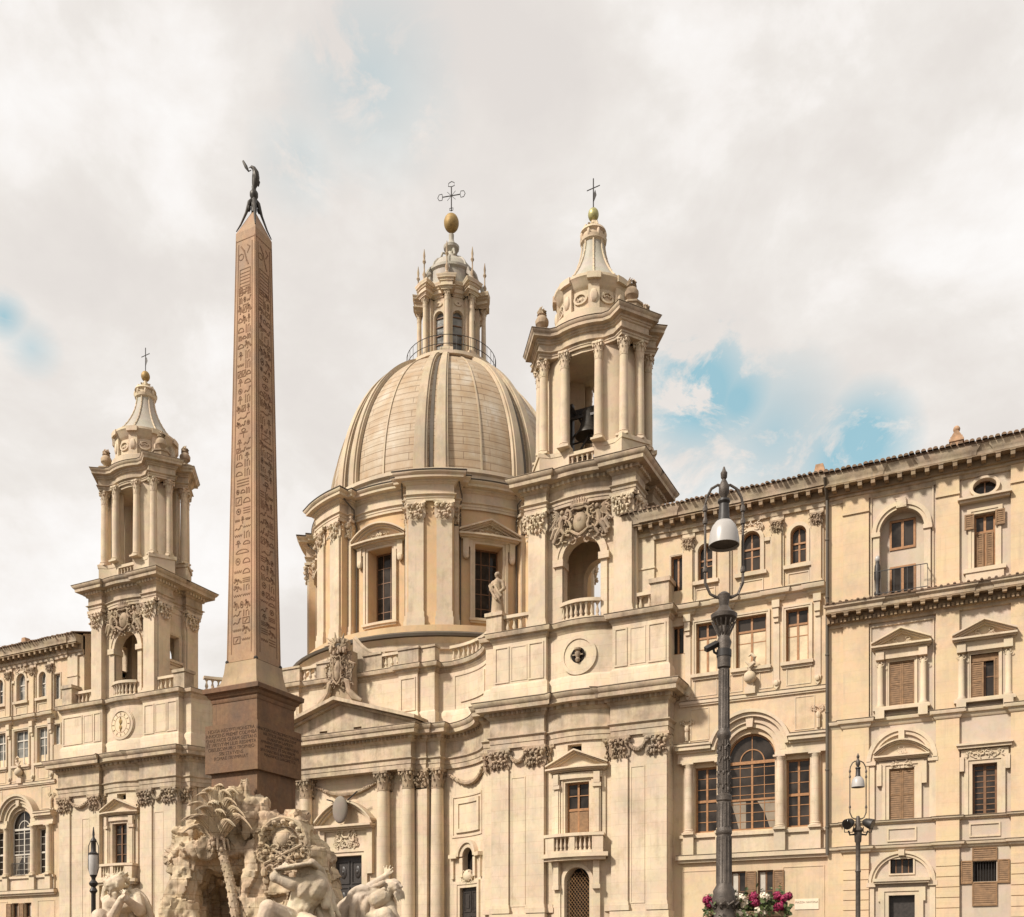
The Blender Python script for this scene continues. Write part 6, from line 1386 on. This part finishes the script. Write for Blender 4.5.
def hand(m, w, d, n, L, curl=.5, spread=.25):
    """palm and five fingers from wrist w along d; n = back of the hand"""
    d = Vector(d).normalized(); n = Vector(n); n = (n - d * n.dot(d)).normalized(); s = d.cross(n); W = Vector(w)
    for k in range(4): e = (k - 1.5) * .17 * L; cap(m, tuple(W), .12 * L, tuple(W + d * .42 * L + s * e), .085 * L)
    for k in range(4):
        e = (k - 1.5); ln = (.42, .5, .47, .36)[k] * L; b = W + d * .45 * L + s * e * .17 * L; d2 = (d + s * e * spread).normalized(); a = b + (d2 - n * curl * .3).normalized() * ln * .5; c = a + (d2 - n * curl * 1.2).normalized() * ln * .5
        chain(m, [tuple(b), tuple(a), tuple(c)], [.075 * L, .065 * L, .05 * L])
    b = W + d * .12 * L - s * .24 * L; a = b + (d * .6 - s * .7 - n * .2).normalized() * .28 * L; c = a + (d * .9 - s * .2 - n * .3).normalized() * .24 * L; chain(m, [tuple(W), tuple(b), tuple(a), tuple(c)], [.11 * L, .09 * L, .075 * L, .055 * L])
def LP(px, py, Z): return ((px - 512) / 1000 * Z + 10.05, 38.94 - Z, 1.6 + (970 - py) / 1000 * Z)
def statue(label, pts, mat=MARB): 
    o = thing("statue", FO.pt(*pts), label, "statue"); return o
def finish(m, name, o, vox=.03, sm=4, mat=MARB, label=None):
    b = part(m, name, mat, o, label=label); remesh(b, vox, sm); bake(b); chisel(b, .08); return b
def folds(m, a, b, width, n, r, sag=.1, seed=1):
    """bundle of cloth folds hanging between two points"""
    g = random.Random(seed); A, B = Vector(a), Vector(b); t = (B - A).normalized(); s = t.cross(Vector((0, 1, 0.15)))
    s = s.normalized() if s.length > .1 else Vector((1, 0, 0))
    for i in range(n):
        e = (i / (n - 1) - .5) * width; P = []
        for j in range(7): q = j / 6; P.append(tuple(A + (B - A) * q + s * e * (1 + .3 * math.sin(q * 3 + i)) + Vector((0, .1 * math.sin(i * 2.1 + q * 2), -sag * math.sin(math.pi * q) * (1 + .4 * g.random())))))
        chain(m, P, [r * g.uniform(.7, 1.2)] * 7)
# veiled river god, right of the palm
o = statue("marble river god hiding his head under a cloth, below the carved coat of arms", (2.7, 4.2, 2.2))
m = MB(FO); S = lambda x, y, z: LP(x, y, z)
chain(m, [S(297, 921, 34.6), S(302, 905, 34.5)], [.56, .5]); chain(m, [S(302, 905, 34.5), S(308, 893, 34.4), S(313, 884, 34.4)], [.48, .56, .52])
chain(m, [S(304, 890, 34.1), S(309, 884, 34.05)], [.36, .34]); chain(m, [S(316, 890, 34.1), S(319, 885, 34.05)], [.36, .34])
for a, b in ((303, 903), (307, 904), (302, 908), (306, 909)): chain(m, [S(a, b, 34.09), S(a + 1, b - 2, 34.09)], [.12, .12])
chain(m, [S(313, 881, 34.3), S(292, 884.5, 33.9), S(275, 877.5, 33.8)], [.29, .22, .17]); chain(m, [S(275, 877.5, 33.8), S(281, 868.5, 34)], [.19, .12]); hand(m, S(281, 868.5, 34), (.6, 0, .5), (-.3, 1, .4), .36, .9)
chain(m, [S(321, 883, 34.5), S(326, 893, 34.6), S(326, 905, 34.3)], [.29, .22, .17]); chain(m, [S(314, 880, 34.5), S(310, 873, 34.4)], [.22, .2])
head(m, S(306, 872, 34.25), .34, (-.9, .5, -.2), (.1, .2, 1))
chain(m, [S(291, 921, 34.2), S(268, 908, 33.4), S(262, 925, 33.3)], [.42, .3, .24]); chain(m, [S(304, 924, 34.2), S(318, 930, 33.3)], [.42, .36])
finish(m, "body", o)
m = MB(FO)
for i in range(9):
    t = i / 8; chain(m, [S(275 + 1.5 * t, 869 + 1.5 * t, 33.6 + .9 * t), S(287, 867 + 2.0 * math.sin(t * 3.1), 33.5 + 1.0 * t), S(300, 864.5 + 1.8 * math.sin(t * 3.1), 33.5 + 1.1 * t), S(311, 863 + 1.5 * t, 33.6 + 1.1 * t), S(317, 867 + 3 * t, 33.9 + 1.0 * t)], [.05, .065, .065, .08, .06])
chain(m, [S(312, 863, 34.5), S(320, 872, 34.8), S(322, 882, 34.9), S(330, 900, 34.9)], [.16, .2, .22, .25])
folds(m, S(322, 885, 34.8), S(330, 918, 34.6), .5, 5, .12, .0); finish(m, "drapery", o, .028, 2)
# river god with raised hand
o = statue("marble river god leaning back with one hand raised, in front of the church door", (4.7, 3, 2.2))
m = MB(FO)
chain(m, [S(366, 924, 35.8), S(374, 910, 35.8), S(380, 899, 35.8)], [.5, .46, .5]); chain(m, [S(377, 900, 35.4), S(383, 897, 35.4)], [.33, .3])
for a, b in ((372, 912), (376, 915), (371, 918)): chain(m, [S(a, b, 35.4), S(a + 1, b - 2, 35.4)], [.16, .16])
chain(m, [S(384, 897, 35.7), S(390, 893, 35.6)], [.22, .2]); P = head(m, S(392.5, 888.5, 35.6), .36, (.8, .35, .25), (-.45, 0, .9), True)
chain(m, [S(378, 893, 35.9), S(371, 887, 35.7), S(379, 881, 35.6), S(385.5, 876, 35.6)], [.26, .22, .17, .12]); hand(m, S(386, 875.5, 35.6), (.2, 0, 1), (-.3, 1, .2), .42, .35, .35)
chain(m, [S(388, 904, 35.6), S(392, 914, 35.3), S(399, 925, 35.2)], [.26, .2, .16]); chain(m, [S(364, 925, 35.5), S(385, 915, 34.9), S(392, 930, 34.8)], [.4, .3, .22])
finish(m, "body", o)
m = MB(FO); folds(m, S(371, 893, 35.6), S(350, 914, 35.6), .45, 6, .13, -.25, 2); folds(m, S(366, 898, 35.5), S(360, 922, 35.3), .5, 5, .13, -.1, 3); chain(m, [S(357, 900, 35.8), S(348, 910, 35.8), S(344, 924, 35.8)], [.35, .42, .5]); folds(m, S(372, 890, 35.6), S(384, 886, 35.4), .25, 4, .09, .0, 5); finish(m, "drapery", o, .03, 2)
# bearded river god on the left
o = statue("marble river god with curly hair and clasped hands beside the slim street lamp", (-4.6, 1.2, 2.2))
m = MB(FO)
chain(m, [S(122, 926, 38.2), S(121, 912, 38.1), S(122, 903, 38.1)], [.52, .55, .5]); chain(m, [S(113, 905, 37.8), S(127, 905, 37.8)], [.36, .36])
chain(m, [S(118, 899, 38.0), S(115.5, 892, 37.85)], [.24, .21]); head(m, S(114.5, 886.5, 37.7), .40, (-.75, .62, -.35), (-.1, .1, 1), True)
chain(m, [S(109, 901, 38.0), S(108, 914, 37.6), S(112, 918, 37.2), S(121.5, 899, 37.0)], [.27, .22, .2, .13]); chain(m, [S(136, 899, 38.0), S(140, 911, 37.6), S(126.5, 899, 37.0)], [.3, .23, .14])
hand(m, S(121.5, 899, 37.0), (.35, .1, 1), (-.9, .4, 0), .44, .9); hand(m, S(126.5, 899, 37.0), (-.25, .1, 1), (.9, .4, 0), .44, .9)
chain(m, [S(106, 888, 38.2), S(104, 899, 38.3), S(107, 902, 38.2)], [.15, .14, .2]); chain(m, [S(115, 928, 37.7), S(100, 917, 37.2), S(98, 930, 37)], [.42, .32, .25])
finish(m, "body", o)
m = MB(FO); g = random.Random(3)
for i in range(60):
    a = g.uniform(0, 6.28); e = g.uniform(-.15, 1); c = S(115.5, 884.5, 37.9); rr = .4 * math.sqrt(max(0.05, 1 - e * e * .8)); p = (c[0] + rr * math.cos(a), c[1] + rr * math.sin(a) * .9 - .12, c[2] + .38 * e); chain(m, [p, (p[0] + g.uniform(-.12, .12), p[1] + g.uniform(-.08, .1), p[2] + g.uniform(-.02, .14))], [.09, .06])
finish(m, "hair", o, .026, 1)
m = MB(FO); folds(m, S(131, 893.5, 38.1), S(143, 921, 37.9), .5, 6, .14, -.12, 7); chain(m, [S(128, 894, 38.2), S(137, 897, 38.2), S(141, 907, 38.2), S(143, 924, 38.2)], [.2, .3, .33, .38]); finish(m, "drapery", o, .03, 2)

# saint on the attic pedestal
FS = Fr(54.68, ox=XC + 12.88)
o = thing("statue", FS.pt(0, 0, 23.42), "draped stone saint standing on the roof parapet by the right bell tower", "statue")
m = MB(FS); Z = 23.42
m.box(-.42, .42, -.32, .34, Z, Z + .14)
chain(m, [(-.14, .02, Z + .15), (-.13, .02, Z + .8), (-.1, 0, Z + 1.3)], [.2, .23, .27]); chain(m, [(.16, .06, Z + .15), (.17, .12, Z + .8), (.1, 0, Z + 1.3)], [.2, .22, .27]); chain(m, [(0, 0, Z + 1.25), (.02, .0, Z + 1.6), (.03, 0, Z + 1.95)], [.3, .26, .3]); chain(m, [(-.25, 0, Z + 2.02), (.3, 0, Z + 2.0)], [.15, .15]); chain(m, [(.03, 0, Z + 2.1), (.02, .03, Z + 2.3)], [.11, .1])
head(m, (.02, .05, Z + 2.46), .19, (-.5, .8, -.1))
chain(m, [(-.32, 0, Z + 2.0), (-.45, .05, Z + 1.6), (-.15, .3, Z + 1.75)], [.13, .11, .07]); hand(m, (-.15, .3, Z + 1.75), (.9, .2, .3), (0, 1, .3), .2, .6); chain(m, [(.36, 0, Z + 1.98), (.46, .02, Z + 1.55), (.3, .25, Z + 1.3)], [.13, .11, .07]); hand(m, (.3, .25, Z + 1.3), (-.3, .3, -.9), (.3, 1, 0), .2, .4)
for i in range(14): a = -1.9 + i * .28; chain(m, [(.24 * math.sin(a), .22 * math.cos(a), Z + 1.45), (.34 * math.sin(a + .12), .28 * math.cos(a), Z + .8), (.4 * math.sin(a), .3 * math.cos(a), Z + .12)], [.05, .065, .055])
folds(m, (-.3, .2, Z + 1.9), (.3, .3, Z + .9), .35, 4, .07, 0, 3)
finish(m, "body", o, .03, 1, ORN)

# ---------------------------------------------------------------- street lamps
def PZ(px, Z): xc = (px - 512) / 1000; c, s = math.cos(TH), math.sin(TH); return ((xc * c - s) * Z, (xc * s + c) * Z)
def lamp(x, y, label, full):
    t = thing("street_lamp", (x, y, 0), label, "street lamp"); f = Fr(y, ox=x, ang=TH)
    m = MB(f)
    m.lathe(x, y, [(.27, 0), (.27, .35), (.22, .45), (.2, 1.2), (.24, 1.3), (.24, 1.45), (.18, 1.55), (.165, 2.3), (.2, 2.4), (.165, 2.5), (.18, 2.62), (.2, 2.72), (.17, 2.8), (.175, 2.86), (.122, 2.95), (.112, 3.75), (.126, 3.77), (.126, 3.83), (.112, 3.85), (.106, 4.28), (.122, 4.3), (.122, 4.38), (.095, 4.4), (.09, 5.28), (.108, 5.31), (.112, 5.38), (.087, 5.42), (.078, 6.4), (.105, 6.42), (.105, 6.52), (.11, 6.62), (.09, 6.7), (.12, 6.82), (.09, 6.9), (.075, 7.0), (.075, 7.08), (.13, 7.14), (.2, 7.2), (.21, 7.26), (.12, 7.32), (.07, 7.4), (.09, 7.52), (.1, 7.58), (.05, 7.62)] if full else [(.2, 0), (.2, .5), (.13, .6), (.12, 2), (.09, 2.1), (.085, 5.2), (.11, 5.25), (.085, 5.3), (.085, 6.3), (.12, 6.35), (.14, 6.7), (.2, 6.75), (.2, 6.8), (.1, 6.9), (.08, 7.2), (.05, 7.3)], 20)
    part(m, "post", IRON, t)
    if full:
        m = MB(f)
        for i in range(14):
            a = 2 * math.pi * i / 14
            for z0, z1, r in ((2.98, 3.72, .117), (3.88, 4.26, .11), (4.42, 5.25, .094), (5.45, 6.38, .082)): m.tube([(x + r * math.sin(a), y - r * math.cos(a), z0), (x + r * .97 * math.sin(a), y - r * .97 * math.cos(a), z1)], .012, 4)
            m.tube([(x + .08 * math.sin(a), y - .08 * math.cos(a), 6.92), (x + .19 * math.sin(a), y - .19 * math.cos(a), 7.16)], .014, 4)
        for z in (4.5, 4.7, 4.92, 5.12):
            for i in range(7):
                a = i * .9 + z * 5; m.ell((x + .098 * math.sin(a), y - .098 * math.cos(a), z + .04 * math.sin(i)), (.022, .022, .035), 6)
                m.tube([(x + .097 * math.sin(a), y - .097 * math.cos(a), z), (x + .104 * math.sin(a + .5), y - .104 * math.cos(a + .5), z + .07), (x + .097 * math.sin(a + .9), y - .097 * math.cos(a + .9), z + .02)], .011, 4)
        for i in range(10):
            a = i * .628
            for z in (2.62, 1.9, 2.2): m.ell((x + .172 * math.sin(a), y - .172 * math.cos(a), z), (.038, .038, .06), 6); m.tube([(x + .2 * math.sin(a), y - .2 * math.cos(a), z), (x + .23 * math.sin(a + .3), y - .23 * math.cos(a + .3), z + .06), (x + .2 * math.sin(a + .6), y - .2 * math.cos(a + .6), z - .03)], .02, 4)
        part(m, "ornament", IRON, t)
    m = MB(f); W_ = .3; zb = 7.6 if full else 7.25
    for q in (-1, 1):
        m.ftube([(0, 0, zb - .05), (q * .12, 0, zb - .06), (q * .22, 0, zb - .01), (q * W_, 0, zb + .17), (q * W_, 0, zb + .4), (q * W_, 0, 9.0), (q * (W_ - .02), 0, 9.12), (q * .2, 0, 9.27), (q * .1, 0, 9.33), (0, 0, 9.3)], [.04, .026, .022, .024, .02, .02, .022, .022, .022, .03], 8)
        px_, py_, _ = f.pt(q * W_, 0, 0)
        for z in (zb + .38, 8.95, 8.75): m.lathe(px_, py_, [(.02, z - .05), (.038, z - .04), (.042, z), (.03, z + .05), (.02, z + .06)], 8)
    m.lathe(x, y, [(.03, 9.0), (.07, 9.05), (.04, 9.12), (.06, 9.16), (.085, 9.22), (.085, 9.3), (.05, 9.38), (.03, 9.42), (.05, 9.45), (.055, 9.52), (.03, 9.56), (.012, 9.62)], 12); part(m, "bracket", IRON, t)
    m = MB(f); m.lathe(x, y, [(.04, 9.12), (.09, 9.1), (.1, 9.06), (.075, 9.02), (.08, 8.98), (.088, 8.8), (.11, 8.76), (.11, 8.7), (.05, 8.7)], 16); part(m, "lamp_housing", IRON2, t)
    m = MB(f); m.lathe(x, y, [(.08, 8.76), (.13, 8.74), (.185, 8.67), (.222, 8.57), (.24, 8.44), (.243, 8.36), (.23, 8.36), (.215, 8.5), (.16, 8.62), (.02, 8.66)], 28); so = part(m, "lamp_shade", SHADE, t)
    m = MB(f); m.lathe(x, y, [(.01, 8.41), (.222, 8.41), (.222, 8.4)], 24); part(m, "reflector", IRON, so)
    return f
LX, LY = PZ(724, 15.94); fl = lamp(LX, LY, "tall fluted iron street lamp with a flower trough and a camera on its post", True)
RX, RY = PZ(858, 37.0); fr2 = lamp(RX, RY, "iron street lamp with two floodlights clamped below its bell shade", False)
LLX, LLY = PZ(93.5, 50.0); t = thing("street_lamp", (LLX, LLY, 0), "slim iron street lamp with a tall lantern beside the curly-haired statue", "street lamp"); f = Fr(LLY, ox=LLX, ang=TH)
m = MB(f); m.lathe(LLX, LLY, [(.2, 0), (.2, .4), (.14, .5), (.12, 3), (.11, 5.4), (.13, 5.45), (.2, 5.55), (.13, 5.7), (.1, 5.75), (.2, 5.85), (.22, 5.95), (.1, 6.1), (.1, 6.2), (.16, 6.3), (.18, 6.35)], 14); part(m, "post", IRON2, t)
m = MB(f); m.lathe(LLX, LLY, [(.17, 6.35), (.22, 6.6), (.23, 7.3), (.21, 7.38)], 16); part(m, "lantern_glass", SHADE, t)
m = MB(f); m.lathe(LLX, LLY, [(.24, 7.36), (.25, 7.42), (.14, 7.5), (.12, 7.55), (.12, 8.0), (.15, 8.05), (.1, 8.15), (.05, 8.25), (.06, 8.4), (.02, 8.75)], 14)
for q in (-1, 1): m.ftube([(q * .15, 0, 6.3), (q * .27, 0, 6.7), (q * .25, 0, 7.8), (q * .1, 0, 8.15)], .02, 5)
part(m, "lantern_cap", IRON2, t)
# floodlights and camera
for q in (-1, 1):
    t = thing("floodlight", fr2.pt(q * .38, .1, 6.75), "round black floodlight on the %s of the lamp post with the bell shade" % ("left" if q < 0 else "right"), "floodlight", "floodlights on the lamp post")
    m = MB(fr2)
    c = Vector(fr2.pt(q * .36, .08, 7.02)); ax = Vector((q * .55 * math.cos(TH) + .45 * math.sin(TH), q * .55 * math.sin(TH) - .45 * math.cos(TH), -.3)).normalized()
    m.tube([c - ax * .22, c - ax * .15, c, c + ax * .12, c + ax * .16], [.07, .14, .18, .2, .2], 16); part(m, "housing", IRON2, t)
    m = MB(fr2); m.tube([c + ax * .155, c + ax * .165], [.17, .16], 16); part(m, "lens", GLASS, t)
    m = MB(fr2); m.ftube([(q * .1, .0, 6.62), (q * .3, .0, 6.6), (q * .36, .03, 6.75)], .035, 6); m.ftube([(q * .18, .05, 6.9), (q * .2, .0, 6.7), (q * .5, .0, 6.7), (q * .54, .05, 6.95)], .02, 5); part(m, "yoke", IRON2, t)
t = thing("security_camera", fl.pt(-.1, 0, 6.62), "small dark surveillance camera pointing down left from the tall lamp post", "security camera")
m = MB(fl); a, b = Vector(fl.pt(-.31, .08, 6.68)), Vector(fl.pt(-.11, .02, 6.8)); m.tube([a, a + (b - a) * .2, b, b + (b - a) * .1], [.05, .055, .055, .03], 4); part(m, "camera_body", IRON2, t)
m = MB(fl); m.ftube([(-.08, 0, 6.62), (-.16, .02, 6.66), (-.18, .03, 6.74)], .02, 6); m.lathe(LX, LY, [(.1, 6.58), (.118, 6.59), (.118, 6.7), (.1, 6.71)], 14); part(m, "camera_bracket", IRON2, t)
# flower trough on the lamp post
t = thing("flower_trough", fl.pt(.42, -.05, 2.3), "trough of magenta and cream flowers fixed behind the tall lamp post", "planter")
fq = Fr(LY + .18 * math.cos(TH) , ox=LX - .18 * math.sin(TH), ang=TH)
m = MB(fq); m.box(-.2, 1.02, -.16, .14, 2.26, 2.5); m.box(-.23, 1.05, -.19, .17, 2.46, 2.54); part(m, "trough", TERRA, t)
m = MB(fq); m.box(-.1, .95, -.1, .1, 2.2, 2.25); m.ftube([(.8, 0, 2.25), (.8, 0, 0.0)], .03, 8); part(m, "trough_bracket", IRON2, t)
g = random.Random(11); m = MB(fq)
for i in range(1500):
    s = g.uniform(-.25, 1.06); d = g.gauss(0, .13); z = 2.5 + abs(g.gauss(0, .14)) - (.22 * abs(g.gauss(0, .6)) if abs(d) > .12 else 0)
    if s > .72 and s < .95: z += .06
    r = g.uniform(.02, .045); n = Vector((g.gauss(0, 1), g.gauss(0, 1) + .5, g.gauss(0, 1) + .6)).normalized(); u = n.cross(Vector((g.gauss(0, 1), g.gauss(0, 1), g.gauss(0, 1)))).normalized(); w_ = n.cross(u); c = Vector((s, d, z))
    m.addf([tuple(c + u * r * math.cos(k * 1.047) + w_ * r * .8 * math.sin(k * 1.047)) for k in range(6)], [(0, 1, 2, 3, 4, 5)])
part(m, "foliage", LEAFM, t)
FLW = [(-.26, 2.72, 0), (.06, 2.74, 0), (.27, 2.74, 1), (.33, 2.66, 1), (.48, 2.77, 0), (.50, 2.68, 0), (.66, 2.77, 1), (.86, 2.78, 0), (.95, 2.74, 0), (1.04, 2.78, 0), (.84, 2.58, 0), (.9, 2.62, 0), (.24, 2.5, 1), (.34, 2.46, 1), (.55, 2.55, 1), (.62, 2.52, 1), (-.05, 2.6, 1), (-.22, 2.66, 0)]
for s, z, k in FLW:
    m = MB(fq); d = .12 + g.uniform(-.04, .08); R = g.uniform(.07, .1)
    for i in range(70):
        v = Vector((g.gauss(0, 1), g.gauss(0, 1), g.gauss(0, 1))).normalized(); c = Vector((s, d, z)) + v * R * g.uniform(.75, 1.0); u = v.cross(Vector((.3, .2, 1))).normalized(); w_ = v.cross(u); r = g.uniform(.014, .026); a0 = g.uniform(0, 6)
        m.addf([tuple(c + u * r * math.cos(a0 + q * 1.2566) * (1 if q % 2 else .8) + w_ * r * math.sin(a0 + q * 1.2566) + v * g.uniform(-.006, .006)) for q in range(5)], [(0, 1, 2, 3, 4)])
    m.fell(s, d, z, (R * .7, R * .7, R * .7), 8); part(m, "blossom", CREAM if k else PINK, t, smooth=0)
# lantern standing on the balcony ledge
t = thing("balcony_lamp", F2.pt(-5.98, .5, 20.55), "dark lantern with a white globe standing beside the balcony railing", "lamp")
x, y, _ = F2.pt(-5.98, .5, 0); m = MB(); m.lathe(x, y, [(.14, 20.55), (.14, 20.75), (.1, 20.85), (.12, 21.3), (.16, 21.6), (.14, 22.1), (.1, 22.2), (.1, 22.3)], 12); part(m, "lamp_stand", IRON2, t)
m = MB(); m.ell((x, y, 22.45), (.13, .13, .18), 12); part(m, "globe", SHADE, t)
